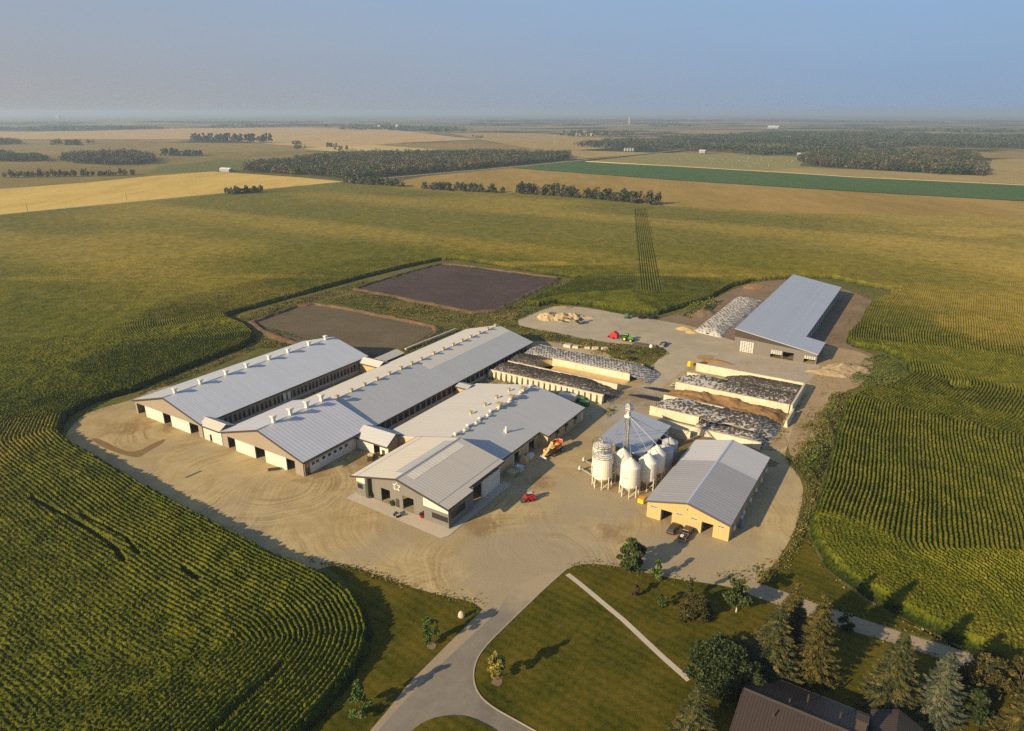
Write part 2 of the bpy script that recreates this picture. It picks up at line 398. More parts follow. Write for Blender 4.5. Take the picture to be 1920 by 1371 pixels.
hz = MB().box(-21000, 21000, -900, 22000, -2.2, 112)
m = bpy.data.materials.new('air'); m.use_nodes = True; hnt = m.node_tree
hnt.nodes.remove(hnt.nodes['Principled BSDF'])
pv = nd(hnt, 'ShaderNodeVolumePrincipled', {'Color': (0.62, 0.79, 1.0, 1), 'Density': 1.45e-4, 'Anisotropy': 0.2})
hnt.links.new(pv.outputs[0], hnt.nodes['Material Output'].inputs['Volume'])
ho = hz.build('haze', m); tag(ho, 'thin blue summer haze lying over the farmland', None, kind='stuff')
sc.cycles.volume_bounces = 0; sc.cycles.max_bounces = 6; sc.cycles.diffuse_bounces = 3; sc.cycles.glossy_bounces = 2
sc.cycles.use_denoising = False

# ------------------------------------------------------------------ ground
def farmland_mat():
    """prairie quarter-sections on the farm's own grid: each block its crop colour, cut into strips, plus soft mottling"""
    m, nt, b = newmat('far_farmland')
    v = coords(nt, (1, 1, 1), PSI)
    sx = nd(nt, 'ShaderNodeSeparateXYZ', {0: v})
    def cell(sxv, syv, off):
        a = math_n(nt, 'FLOOR', math_n(nt, 'DIVIDE', math_n(nt, 'ADD', sx.outputs[0], off), sxv))
        c = math_n(nt, 'FLOOR', math_n(nt, 'DIVIDE', math_n(nt, 'ADD', sx.outputs[1], off * 1.7), syv))
        return nd(nt, 'ShaderNodeTexWhiteNoise', {'Vector': nd(nt, 'ShaderNodeCombineXYZ', {0: a, 1: c}).outputs[0]}, noise_dimensions='2D').outputs['Value']
    c1 = cell(810, 810, 130); c2 = cell(405, 1620, 40)
    n = noise(nt, v, 0.0022, 4)
    n2 = noise(nt, v, 0.03, 4)
    s = math_n(nt, 'ADD', math_n(nt, 'MULTIPLY', c1, 0.55), math_n(nt, 'MULTIPLY', c2, 0.40))
    s = math_n(nt, 'ADD', s, math_n(nt, 'MULTIPLY', math_n(nt, 'SUBTRACT', n2, 0.5), 0.3))
    col = ramp(nt, s, [(0.10, (0.075, 0.095, 0.04)), (0.25, (0.20, 0.17, 0.065)), (0.42, (0.30, 0.22, 0.095)), (0.58, (0.16, 0.14, 0.055)), (0.70, (0.40, 0.29, 0.13)), (0.82, (0.13, 0.08, 0.05)), (0.92, (0.34, 0.25, 0.12))])
    wood = ramp(nt, n, [(0.52, 0.0), (0.58, 1.0)])
    col = mix(nt, wood, col, (0.035, 0.045, 0.022))
    nt.links.new(col, b.inputs['Base Color']); b.inputs['Roughness'].default_value = 0.95; b.inputs['Specular IOR Level'].default_value = 0.0
    return m

g0 = sheet('ground', [(-20500, -600), (20500, -600), (20500, 21500), (-20500, 21500)], -0.9, farmland_mat())

M['rough_grass'] = mottled('rough_grass', [(0.30, (0.048, 0.064, 0.013)), (0.45, (0.092, 0.104, 0.022)), (0.56, (0.145, 0.12, 0.038)), (0.72, (0.22, 0.17, 0.08))], [(0.05, .35), (0.4, .35), (2.5, .3)], 0.95, 0.6, 0.3, spec=0.05)
sheet('grass_ground', [(-700, -60), (700, -60), (900, 1400), (-700, 1400)], -0.02, M['rough_grass'])

def lawn_mat():
    m, nt, b = newmat('mown_lawn')
    v = coords(nt); v1 = coords(nt, (1, 1, 1), RAD(-52)); v2 = coords(nt, (1, 1, 1), RAD(35))
    n1 = noise(nt, v, 0.10, 4); n2 = noise(nt, v, 1.2, 4, 0.65); n3 = noise(nt, v, 8.0, 3, 0.7)
    def stripe(vec):
        w1 = nd(nt, 'ShaderNodeTexWave', {'Vector': vec, 'Scale': 0.155, 'Distortion': 0.6, 'Detail': 1.0, 'Detail Scale': 0.4}, wave_type='BANDS', bands_direction='X')
        return w1.outputs['Fac']
    s = math_n(nt, 'ADD', math_n(nt, 'MULTIPLY', n1, 0.42), math_n(nt, 'ADD', math_n(nt, 'MULTIPLY', n2, 0.32), math_n(nt, 'MULTIPLY', n3, 0.22)))
    s = math_n(nt, 'ADD', s, math_n(nt, 'MULTIPLY', math_n(nt, 'ADD', stripe(v1), math_n(nt, 'MULTIPLY', stripe(v2), 0.35)), 0.05))
    col = ramp(nt, s, [(0.36, (0.022, 0.030, 0.003)), (0.48, (0.066, 0.066, 0.006)), (0.59, (0.122, 0.094, 0.011)), (0.74, (0.17, 0.115, 0.025))])
    nt.links.new(col, b.inputs['Base Color']); b.inputs['Roughness'].default_value = 0.95; b.inputs['Specular IOR Level'].default_value = 0.03
    bump(nt, b, n3, 0.15, 0.7)
    return m
M['lawn'] = lawn_mat()

def gravel_mat(name, dark, mid, light, grey):
    m, nt, b = newmat(name)
    v = coords(nt)
    n1 = noise(nt, v, 0.022, 4, 0.6); n2 = noise(nt, v, 0.16, 4, 0.65, 0.6); n3 = noise(nt, v, 2.6, 4, 0.7); n4 = noise(nt, v, 14.0, 2, 0.7)
    s = math_n(nt, 'ADD', math_n(nt, 'MULTIPLY', n1, 0.30), math_n(nt, 'ADD', math_n(nt, 'MULTIPLY', n2, 0.30), math_n(nt, 'ADD', math_n(nt, 'MULTIPLY', n3, 0.26), math_n(nt, 'MULTIPLY', n4, 0.24))))
    s = math_n(nt, 'SUBTRACT', s, 0.05)
    # wheel tracks: arcs of scuffed gravel round the places where traffic turns
    sx = nd(nt, 'ShaderNodeSeparateXYZ', {0: v}); tr = None
    for k, ((cx, cy), r0, r1, wt_) in enumerate(((at(985, 1068), 3, 30, .9), (at(520, 905), 4, 34, .8), (at(330, 800), 5, 26, .8), (at(1080, 985), 4, 30, .55), (at(700, 1010), 6, 60, .6), (at(1240, 700), 5, 60, .6), (at(900, 940), 10, 90, .45))):
        dx = math_n(nt, 'SUBTRACT', sx.outputs[0], cx); dy = math_n(nt, 'SUBTRACT', sx.outputs[1], cy)
        wob = math_n(nt, 'MULTIPLY', math_n(nt, 'SUBTRACT', noise(nt, v, .035, 2), .5), 14.0)
        r = math_n(nt, 'ADD', math_n(nt, 'SQRT', math_n(nt, 'ADD', math_n(nt, 'MULTIPLY', dx, dx), math_n(nt, 'MULTIPLY', dy, dy))), wob)
        q = nd(nt, 'ShaderNodeCombineXYZ', {0: math_n(nt, 'MULTIPLY', r, 1.5), 1: math_n(nt, 'MULTIPLY', dx, .03), 2: math_n(nt, 'MULTIPLY_ADD', dy, .03, k * 9.0)}).outputs[0]
        st = math_n(nt, 'SUBTRACT', noise(nt, q, 1.0, 3, .65), .5)
        ring = math_n(nt, 'MULTIPLY', math_n(nt, 'MULTIPLY_ADD', r, .25, -r0 * .25, clamp=True), math_n(nt, 'MULTIPLY_ADD', r, -.08, r1 * .08, clamp=True))
        msk = ramp(nt, noise(nt, nd(nt, 'ShaderNodeVectorMath', {0: v, 1: (k * 71.0, k * 37.0, 0)}, operation='ADD').outputs[0], .045, 3), [(0.42, 0.0), (0.60, 1.0)])
        g_ = math_n(nt, 'MULTIPLY', math_n(nt, 'MULTIPLY', st, ring), math_n(nt, 'MULTIPLY', msk, wt_))
        tr = g_ if tr is None else math_n(nt, 'ADD', tr, g_)
    s = math_n(nt, 'ADD', s, math_n(nt, 'MULTIPLY', tr, 0.85))
    col = ramp(nt, s, [(0.33, dark), (0.45, mid), (0.57, light)])
    gm = ramp(nt, noise(nt, v, 0.03, 4, 0.6, 0.5), [(0.47, 0.0), (0.62, 0.8)])
    # traffic has worn the top down to grey stone where the drive and the road come in
    for (cx, cy), rr in ((at(1015, 1065), 26), (at(1195, 775), 34), (at(1290, 1050), 20), (at(1120, 940), 18)):
        dx = math_n(nt, 'SUBTRACT', sx.outputs[0], cx); dy = math_n(nt, 'SUBTRACT', sx.outputs[1], cy)
        r = math_n(nt, 'ADD', math_n(nt, 'SQRT', math_n(nt, 'ADD', math_n(nt, 'MULTIPLY', dx, dx), math_n(nt, 'MULTIPLY', dy, dy))), math_n(nt, 'MULTIPLY', math_n(nt, 'SUBTRACT', noise(nt, v, .09, 4, .7), .5), 34.0))
        gm = math_n(nt, 'MAXIMUM', gm, math_n(nt, 'MULTIPLY_ADD', r, -2.2 / rr, 2.0, clamp=True))
    gm = math_n(nt, 'MULTIPLY', gm, math_n(nt, 'MULTIPLY_ADD', n3, .9, .35, clamp=True))
    col = mix(nt, gm, col, grey)
    # mud and trodden dung by doors and gates
    bm = None
    for (cx, cy), rr in ((at(905, 985), 5), (at(590, 885), 6), (at(470, 838), 5), (at(325, 800), 5), (at(690, 860), 8), (at(1150, 1000), 4), (at(1190, 745), 9), (at(1010, 905), 5), (at(1150, 905), 6), (at(1230, 920), 5), (at(245, 800), 7)):
        dx = math_n(nt, 'SUBTRACT', sx.outputs[0], cx); dy = math_n(nt, 'SUBTRACT', sx.outputs[1], cy)
        r = math_n(nt, 'ADD', math_n(nt, 'SQRT', math_n(nt, 'ADD', math_n(nt, 'MULTIPLY', dx, dx), math_n(nt, 'MULTIPLY', dy, dy))), math_n(nt, 'MULTIPLY', math_n(nt, 'SUBTRACT', noise(nt, v, .35, 4, .7), .5), rr * 3.0))
        q = math_n(nt, 'MULTIPLY_ADD', r, -1.6 / rr, 1.6, clamp=True); bm = q if bm is None else math_n(nt, 'MAXIMUM', bm, q)
    col = mix(nt, math_n(nt, 'MULTIPLY', bm, .62), col, (0.215, 0.140, 0.062))
    nt.links.new(col, b.inputs['Base Color']); b.inputs['Roughness'].default_value = 0.95; b.inputs['Specular IOR Level'].default_value = 0.08
    bump(nt, b, n3, 0.12, 0.5)
    return m
M['gravel'] = gravel_mat('yard_gravel', (0.235, 0.162, 0.072), (0.345, 0.255, 0.125), (0.465, 0.365, 0.195), (0.32, 0.27, 0.19))
M['gravel_grey'] = gravel_mat('grey_yard_gravel', (0.27, 0.215, 0.14), (0.365, 0.31, 0.22), (0.44, 0.385, 0.28), (0.325, 0.295, 0.24))
M['asphalt'] = mottled('worn_asphalt', [(0.28, (0.125, 0.112, 0.096)), (0.5, (0.205, 0.182, 0.152)), (0.72, (0.285, 0.245, 0.19))], [(0.07, .35), (0.35, .3), (2.2, .2), (12, .15)], 0.92, 0.25, 0.05, spec=0.1, dist=0.8)
nt = M['asphalt'].node_tree; b = nt.nodes['Principled BSDF']; old = b.inputs['Base Color'].links[0].from_socket; v = coords(nt); sx = nd(nt, 'ShaderNodeSeparateXYZ', {0: v})
ex, ey = at(1000, 1082); dx = math_n(nt, 'SUBTRACT', sx.outputs[0], ex); dy = math_n(nt, 'SUBTRACT', sx.outputs[1], ey)
r = math_n(nt, 'ADD', math_n(nt, 'SQRT', math_n(nt, 'ADD', math_n(nt, 'MULTIPLY', dx, dx), math_n(nt, 'MULTIPLY', dy, dy))), math_n(nt, 'MULTIPLY', math_n(nt, 'SUBTRACT', noise(nt, v, .3, 4, .7), .5), 16.0))
nt.links.new(mix(nt, math_n(nt, 'MULTIPLY_ADD', r, -.11, 1.55, clamp=True), old, (0.36, 0.29, 0.19)), b.inputs['Base Color'])
M['shoulder'] = mottled('gravel_shoulder', [(0.3, (0.26, 0.21, 0.145)), (0.7, (0.37, 0.30, 0.21))], [(0.2, .3), (1.5, .4), (9, .3)], 0.95, 0.4, 0.1, spec=0.05)
M['dirt'] = mottled('bare_brown_soil', [(0.3, (0.145, 0.098, 0.062)), (0.5, (0.21, 0.15, 0.10)), (0.7, (0.29, 0.215, 0.145))], [(0.06, .4), (0.5, .35), (3, .25)], 0.95, 0.6, 0.25, spec=0.05)
M['dirt_tan'] = mottled('sandy_track', [(0.3, (0.24, 0.17, 0.095)), (0.5, (0.34, 0.25, 0.145)), (0.7, (0.43, 0.33, 0.20))], [(0.06, .35), (0.5, .4), (3, .25)], 0.95, 0.6, 0.25, spec=0.05)
M['bank'] = mottled('eroded_bank', [(0.3, (0.06, 0.042, 0.025)), (0.5, (0.13, 0.085, 0.05)), (0.7, (0.20, 0.14, 0.08))], [(0.2, .4), (1.5, .6)], 0.95, 0.7, 0.3, spec=0.05)
M['wet_dirt'] = mottled('damp_stain', [(0.3, (0.17, 0.108, 0.048)), (0.7, (0.255, 0.17, 0.080))], [(0.2, .5), (2.0, .5)], 0.9, 0.3, 0.1, spec=0.1)

gravel = [(300, 722), (255, 748), (200, 762), (155, 778), (135, 798), (115, 830), (180, 900), (300, 990), (450, 1080), (560, 1085), (608, 1062), (655, 1060), (700, 1076),
          (760, 1098), (840, 1120), (882, 1127), (906, 1143), (935, 1165), (1062, 1068), (1080, 1060), (1110, 1057), (1150, 1061), (1190, 1069), (1260, 1085), (1345, 1096), (1400, 1108),
          (1432, 1080), (1462, 1045), (1488, 1000), (1503, 950), (1507, 905), (1478, 868), (1470, 845), (1500, 800), (1545, 735), (1500, 700), (1330, 690), (1260, 660), (1200, 700), (1100, 640), (900, 640), (600, 700)]
sheet('gravel_yard', smooth_poly(P(gravel), 1), 0.02, M['gravel'])
back = [(958, 606), (1008, 584), (1045, 572), (1100, 577), (1175, 591), (1240, 601), (1300, 612), (1345, 630), (1380, 640), (1420, 655), (1395, 680), (1330, 675), (1300, 683),
        (1255, 715), (1225, 745), (1200, 765), (1160, 790), (1120, 800), (1150, 770), (1200, 725), (1222, 705), (1226, 680), (1252, 663), (1240, 652), (1160, 645), (1090, 636), (1020, 622)]
sheet('gravel_road', smooth_poly(P(back), 1), 0.045, M['gravel_grey'])
sheet('brown_soil_ground', smooth_poly(P([(1225, 602), (1262, 590), (1290, 578), (1330, 564), (1370, 545), (1415, 528), (1520, 522), (1600, 548), (1628, 560), (1612, 600), (1590, 640), (1612, 655), (1645, 668), (1625, 700), (1560, 690), (1400, 655), (1310, 625)]), 1), 0.01, M['dirt'])
sheet('sandy_ground', smooth_poly(P([(1515, 640), (1560, 650), (1630, 664), (1640, 690), (1612, 726), (1580, 735), (1560, 760), (1530, 820), (1500, 862), (1475, 850), (1485, 800), (1520, 745), (1530, 720), (1450, 690), (1305, 672), (1310, 664), (1400, 672), (1500, 690)]), 1), 0.07, M['dirt_tan'])
def uvpoly(l): return [W(v, u) for v, u in l]
sheet('shed_apron', uvpoly([(-66.5, 242.5), (-32, 242.5), (-30, 250), (-29.5, 267.3), (-62.7, 267.3), (-66.5, 258)]), 0.085, M['apron'])
sheet('shed_side_ground', smooth_poly(uvpoly([(-38, 283), (-29, 284), (-20, 300), (-20, 385), (-38, 388)]), 1), 0.03, M['dirt'])
sheet('mixer_apron', uvpoly([(-113.3, 103.4), (-82.9, 102.2), (-81.9, 104.0), (-81.9, 131), (-84.7, 131), (-84.7, 107), (-113.3, 107)]), 0.10, M['concrete'])
sheet('damp_ground', smooth_poly(P([(168, 822), (185, 822), (235, 848), (262, 846), (290, 830), (312, 822), (305, 832), (275, 848), (262, 858), (245, 857), (215, 848), (190, 838)]), 2), 0.05, M['wet_dirt'])
sheet('stained_ground', smooth_poly(P([(1240, 770), (1290, 745), (1330, 770), (1480, 815), (1470, 850), (1330, 832), (1250, 800)]), 2), 0.10, M['dirt_tan'])
sheet('shed_yard_ground', smooth_poly(P([(1225, 815), (1330, 830), (1465, 865), (1450, 880), (1330, 850), (1262, 905), (1240, 905)]), 1), 0.055, M['wet_dirt'])

# drive, verge and lawn
road_l = [(906, 1143), (880, 1168), (820, 1228), (770, 1278), (720, 1340), (690, 1375), (630, 1445)]
asph_l = [(958, 1108), (930, 1150), (880, 1196), (800, 1272), (745, 1330), (705, 1375), (655, 1445)]
asph_r = [(1062, 1068), (1030, 1096), (990, 1134), (940, 1182), (905, 1218), (890, 1245), (887, 1275), (897, 1304), (925, 1328), (965, 1350), (1008, 1374), (1090, 1420)]
isl = [(760, 1390), (772, 1371), (795, 1354), (825, 1344), (860, 1342), (885, 1347), (915, 1361), (935, 1374), (960, 1420), (750, 1420)]
sheet('drive_shoulder', P(road_l + [(1090, 1450)] + asph_r[::-1]), 0.035, M['shoulder'])
sheet('drive', P(asph_l + [(1090, 1450)] + asph_r[::-1] + [(1010, 1080)]), 0.06, M['asphalt'])
sheet('island_lawn', smooth_poly(P(isl), 1), 0.16, M['lawn'])
lawn = [(1062, 1069)] + [(1078, 1061), (1112, 1058), (1150, 1062), (1190, 1070), (1260, 1086), (1345, 1097), (1400, 1112), (1445, 1128), (1550, 1168), (1650, 1196), (1780, 1238), (1850, 1268), (1990, 1310), (2100, 1420), (1500, 1480), (1090, 1422)] + asph_r[::-1][1:-1]
sheet('lawn', P(lawn), 0.05, M['lawn'])
sheet('verge_grass', P([(560, 1040), (608, 1062), (655, 1058), (700, 1074), (760, 1096), (840, 1118), (882, 1126), (904, 1143)] + road_l[1:] + [(520, 1480), (440, 1400), (600, 1280), (680, 1150), (640, 1080)]), 0.005, M['lawn'])
sheet('field_edge_grass', P([(1505, 985), (1518, 1010), (1535, 1050), (1570, 1090), (1630, 1130), (1700, 1166), (1830, 1232), (1960, 1290), (1960, 1310), (1800, 1215), (1690, 1183), (1560, 1140), (1470, 1108), (1420, 1095), (1460, 1060), (1490, 1010)]), 0.03, M['lawn'])
sheet('farm_lane', P([(1395, 1086), (1430, 1096), (1470, 1110), (1560, 1142), (1690, 1186), (1800, 1219), (1870, 1245), (1845, 1266), (1780, 1240), (1650, 1199), (1550, 1170), (1445, 1130), (1380, 1106)]), 0.055, M['shoulder'])
for k, (x, y) in enumerate(((676, 1340), (809, 1211), (932, 1279))):
    cx, cy = at(x, y); rr = .9; g_ = np.random.default_rng(k)
    sheet('tree_ring_ground', [(cx + rr * g_.uniform(.8, 1.2) * math.cos(a * .45), cy + rr * g_.uniform(.8, 1.2) * math.sin(a * .45)) for a in range(14)], 0.075, M['dirt'])
# kerb along the drive and garden path
def ribbon(pts, wd, z0, z1):
    mb = MB(); p = [Vector((x, y, 0)) for x, y in pts]
    L = []; R = []
    for i, q in enumerate(p):
        d = (p[min(i + 1, len(p) - 1)] - p[max(i - 1, 0)]).normalized(); s = Vector((-d.y, d.x, 0)) * wd / 2
        L.append(q + s); R.append(q - s)
    for i in range(len(p) - 1):
        a, b, c2, d2 = R[i], R[i + 1], L[i + 1], L[i]
        mb.hexa([(a.x, a.y, z0), (b.x, b.y, z0), (c2.x, c2.y, z0), (d2.x, d2.y, z0), (a.x, a.y, z1), (b.x, b.y, z1), (c2.x, c2.y, z1), (d2.x, d2.y, z1)])
    return mb
def fine(pts, it=2):
    p = np.array(pts, float)
    for _ in range(it):
        q = np.empty((2 * len(p) - 2, 2)); q[0::2] = 0.75 * p[:-1] + 0.25 * p[1:]; q[1::2] = 0.25 * p[:-1] + 0.75 * p[1:]
        p = np.vstack([p[:1], q, p[-1:]])
    return [tuple(a) for a in p]
o = ribbon(fine(P(asph_r)), 0.20, 0.0, 0.15).build('kerb', M['apron']); tag(o, kind='structure')
o = ribbon(P([(1064, 1077), (1085, 1093), (1170, 1164), (1240, 1230), (1292, 1276)]), 1.05, 0.0, 0.085).build('garden_path', M['concrete']); tag(o, kind='structure')

# lagoons: sunken liquid with sloping banks
def dens(pts, step):
    o = []; g = np.random.default_rng(8)
    for (x0, y0), (x1, y1) in zip(pts, pts[1:] + pts[:1]):
        n = max(1, int(math.hypot(x1 - x0, y1 - y0) / step))
        o += [(x0 + (x1 - x0) * i / n + g.uniform(-.3, .3), y0 + (y1 - y0) * i / n + g.uniform(-.3, .3)) for i in range(n)]
    return o
def lagoon(name, px, z_liq, stops, rim):
    poly = dens(P(px, 0.0), 3.0); mb = MB(); n = len(poly)
    cx = sum(p[0] for p in poly) / n; cy = sum(p[1] for p in poly) / n
    r2 = np.random.default_rng(3)
    lv = []
    for k, (x, y) in enumerate(poly):
        dx, dy = x - cx, y - cy; L = math.hypot(dx, dy); j = r2.uniform(-.5, .5)
        lv.append([((x + dx / L * s), (y + dy / L * s), zz + r2.uniform(-.15, .15)) for s, zz in ((0, z_liq - 0.4), (rim * .45 + j, 0.55), (rim * .75 + j, .95), (rim + .8, .9), (rim + 3.5, -0.35))])
    vs = [q for l in lv for q in l]; K = 5
    mb.add(vs, [(i * K + k, (i + 1) % n * K + k, (i + 1) % n * K + k + 1, i * K + k + 1) for i in range(n) for k in range(K - 1)])
    o = mb.build(name + '_bank_terrain', [M['bank']]); tag(o, kind='structure')
    liq = mottled(name, stops, [(0.03, .4), (0.2, .3), (2.2, .3)], 0.8, 0.35, 0.12, spec=0.12)
    sheet(name + '_water', poly, z_liq, liq)
lagoon('lagoon', [(480, 606), (500, 599), (560, 577), (592, 573), (640, 580), (700, 593), (780, 608), (806, 614), (812, 622), (790, 637), (750, 655), (700, 668), (600, 655), (500, 620)], 0.1,
       [(0.3, (0.090, 0.070, 0.040)), (0.5, (0.125, 0.098, 0.058)), (0.7, (0.165, 0.128, 0.078))], 2.2)
lagoon('brown_lagoon', [(670, 543), (700, 533), (770, 512), (828, 497), (870, 500), (935, 509), (1042, 523), (1030, 532), (985, 553), (940, 576), (925, 582), (882, 585), (840, 576), (760, 560)], 0.25,
       [(0.3, (0.050, 0.034, 0.029)), (0.5, (0.076, 0.053, 0.046)), (0.7, (0.112, 0.082, 0.070))], 1.0)

# fields beyond, each a sheet
def field(name, px, z, stops, scales=[(0.01, .4), (0.06, .35), (0.5, .25)], stretch=(1, 0.25, 1), rot=PSI):
    m = mottled(name, stops, scales, 0.95, spec=0.0, stretch=stretch, rot=rot)
    sheet(name, P(px), z, m)
field('stubble_field', [(-200, 428), (0, 403), (430, 362), (645, 341), (560, 333), (400, 322), (290, 330), (150, 344), (0, 355), (-200, 370)], 0.3, [(0.3, (0.40, 0.27, 0.065)), (0.5, (0.56, 0.40, 0.115)), (0.7, (0.66, 0.48, 0.16))])
field('pasture_field', [(-200, 372), (0, 355), (150, 345), (290, 331), (400, 323), (460, 318), (640, 292), (560, 283), (200, 290), (-200, 300)], 0.25, [(0.3, (0.14, 0.12, 0.035)), (0.5, (0.21, 0.165, 0.055)), (0.7, (0.30, 0.225, 0.09))])
field('green_strip_field', [(280, 325), (460, 320), (560, 300), (420, 300), (300, 312)], 0.45, [(0.3, (0.11, 0.13, 0.035)), (0.7, (0.17, 0.165, 0.05))])
field('olive_field', [(-300, 306), (200, 291), (560, 284), (900, 288), (1060, 290), (960, 270), (560, 268), (300, 268), (-300, 280)], 0.2, [(0.3, (0.19, 0.145, 0.05)), (0.5, (0.25, 0.19, 0.07)), (0.7, (0.32, 0.235, 0.095))])
field('straw_field', [(320, 241), (560, 239), (730, 243), (860, 258), (900, 262), (760, 268), (620, 278), (520, 272), (420, 262), (250, 262), (-300, 262), (-300, 250), (160, 246)], 0.5, [(0.3, (0.38, 0.26, 0.11)), (0.5, (0.47, 0.33, 0.15)), (0.7, (0.54, 0.39, 0.19))])
field('pale_straw_field', [(560, 279), (700, 272), (900, 287), (690, 290)], 0.55, [(0.3, (0.42, 0.34, 0.13)), (0.7, (0.56, 0.45, 0.20))])
field('tan_field', [(840, 250), (1000, 250), (1180, 262), (1200, 275), (1080, 282), (1230, 287), (1070, 300), (1060, 290), (900, 262)], 0.35, [(0.3, (0.26, 0.19, 0.07)), (0.5, (0.35, 0.26, 0.10)), (0.7, (0.42, 0.31, 0.14))])
field('hay_field', [(1100, 303), (1240, 287), (1420, 291), (1510, 296), (1500, 312), (1600, 319), (1850, 333), (2100, 345), (2100, 356), (1920, 348), (1604, 333), (1466, 324), (1260, 312)], 0.4, [(0.3, (0.20, 0.19, 0.07)), (0.7, (0.30, 0.265, 0.10))])
field('wood_margin_field', [(1440, 322), (1480, 316), (1600, 318), (1850, 331), (1860, 300), (2100, 290), (2100, 350), (1920, 346), (1700, 337)], 0.5, [(0.3, (0.25, 0.20, 0.08)), (0.7, (0.40, 0.30, 0.13))])
field('green_crop_field', [(957, 315), (1095, 304), (1260, 312.5), (1466, 324.5), (1604, 333.5), (1920, 348.5), (2200, 362), (2200, 394), (1920, 378), (1604, 360), (1260, 338), (1100, 326)], 0.7, [(0.3, (0.058, 0.105, 0.034)), (0.5, (0.072, 0.128, 0.045)), (0.7, (0.09, 0.15, 0.055))])
field('ripening_field', [(735, 350), (745, 341), (800, 331), (957, 315.5), (1100, 326.5), (1260, 338.5), (1604, 360.5), (1920, 378.5), (2200, 395), (2200, 440), (1920, 420), (1500, 410), (1240, 390), (960, 368), (800, 357)], 0.5, [(0.3, (0.21, 0.150, 0.038)), (0.5, (0.31, 0.215, 0.065)), (0.7, (0.40, 0.275, 0.095))])
road = fine(P([(-150, 421), (0, 404.5), (430, 363), (650, 341.5), (760, 331.5), (960, 314.5), (1060, 304.5), (1100, 300), (1235, 286.5), (1330, 276)]), 1)
o = ribbon(road, 8.5, 0.0, 0.85).build('gravel_road', M['shoulder']); tag(o, kind='structure')
o = ribbon(P([(1100, 303.0), (1260, 312.0), (1466, 324.0), (1604, 333.0), (1920, 348.0), (2100, 357)]), 7, 0.0, 0.95).build('field_path', M['sand']); tag(o, kind='structure')

# ------------------------------------------------------------------ corn
HC = 2.35
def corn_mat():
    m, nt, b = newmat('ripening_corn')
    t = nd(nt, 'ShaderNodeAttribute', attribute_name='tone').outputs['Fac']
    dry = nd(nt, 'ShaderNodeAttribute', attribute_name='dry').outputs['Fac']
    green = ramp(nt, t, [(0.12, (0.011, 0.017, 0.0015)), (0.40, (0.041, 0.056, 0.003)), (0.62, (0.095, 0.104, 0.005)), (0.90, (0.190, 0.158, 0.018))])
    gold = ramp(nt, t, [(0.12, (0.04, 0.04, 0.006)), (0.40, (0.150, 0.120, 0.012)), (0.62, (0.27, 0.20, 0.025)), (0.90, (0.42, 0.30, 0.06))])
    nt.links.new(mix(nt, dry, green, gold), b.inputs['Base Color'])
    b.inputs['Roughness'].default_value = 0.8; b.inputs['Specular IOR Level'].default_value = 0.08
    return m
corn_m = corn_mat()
T = lambda l: P(l, HC)
clear = (T([(112, 800)]) + P([(131, 784)]) + P([(150, 772), (180, 757), (250, 737), (330, 703), (400, 675), (452, 656), (478, 642), (480, 628), (462, 612), (432, 600), (428, 594), (445, 588), (520, 567), (600, 545), (680, 523), (760, 503), (828, 489), (860, 488),
         (900, 494), (1000, 511), (1058, 520), (1075, 524), (1052, 540), (1010, 556), (985, 572), (1010, 576), (1045, 570), (1100, 575), (1175, 590), (1235, 592), (1268, 582), (1295, 574), (1335, 561), (1352, 552), (1372, 540), (1415, 528), (1500, 521), (1560, 523), (1628, 538), (1668, 545),
         (1665, 556), (1640, 562), (1622, 580), (1612, 604), (1590, 625), (1584, 642), (1600, 652), (1650, 658), (1692, 678), (1702, 698), (1688, 718), (1648, 730), (1610, 738), (1588, 748), (1576, 780), (1562, 830), (1546, 890), (1530, 940), (1516, 985), (1522, 1018), (1543, 1060), (1585, 1097), (1640, 1132), (1700, 1166), (1830, 1230), (1960, 1290)])
         + P([(2300, 1480), (300, 1700)]) + T([(420, 1540), (560, 1371), (622, 1308), (662, 1258), (690, 1212), (700, 1172), (690, 1135), (664, 1100), (620, 1068), (560, 1044), (500, 1018), (400, 966), (300, 914), (200, 857), (135, 820)]))
clear = np.array(clear)
edgeR = np.array(P([(1760, 440), (1725, 490), (1695, 535), (1668, 580), (1652, 620), (1650, 645), (1664, 672), (1668, 698), (1640, 722), (1588, 748), (1576, 780), (1562, 830), (1546, 890), (1530, 940), (1516, 985), (1522, 1018), (1543, 1060), (1585, 1097), (1640, 1132)]))
bandR = np.array(P([(1590, 652), (1650, 664), (1720, 676), (1800, 694), (1890, 724)]))
headR = np.array(P([(1543, 1060), (1585, 1097), (1640, 1132), (1700, 1166), (1830, 1230), (1960, 1290), (2300, 1480)]))
outer = np.array(P([(-260, 440), (0, 407), (430, 365), (645, 344), (660, 345), (745, 352), (800, 359), (940, 366), (968, 366), (1100, 376), (1232, 389), (1500, 404), (1920, 414), (2300, 440), (2600, 1480), (-900, 1480)]))
strip = P([(1190, 396), (1212, 396), (1245, 553), (1200, 553)])
s_axis = [((strip[0][0] + strip[1][0]) / 2, (strip[0][1] + strip[1][1]) / 2), ((strip[2][0] + strip[3][0]) / 2, (strip[2][1] + strip[3][1]) / 2)]
gapline = np.array(P([(60, 930), (150, 980), (215, 1022), (232, 1050)], HC)); gap2 = np.array(P([(345, 1062), (372, 1082)], HC)); gap3 = np.array(P([(150, 960), (235, 1005), (260, 1035)], HC))
dirtgap = np.array(P([(1775, 724), (1812, 722), (1818, 735), (1780, 738)]))
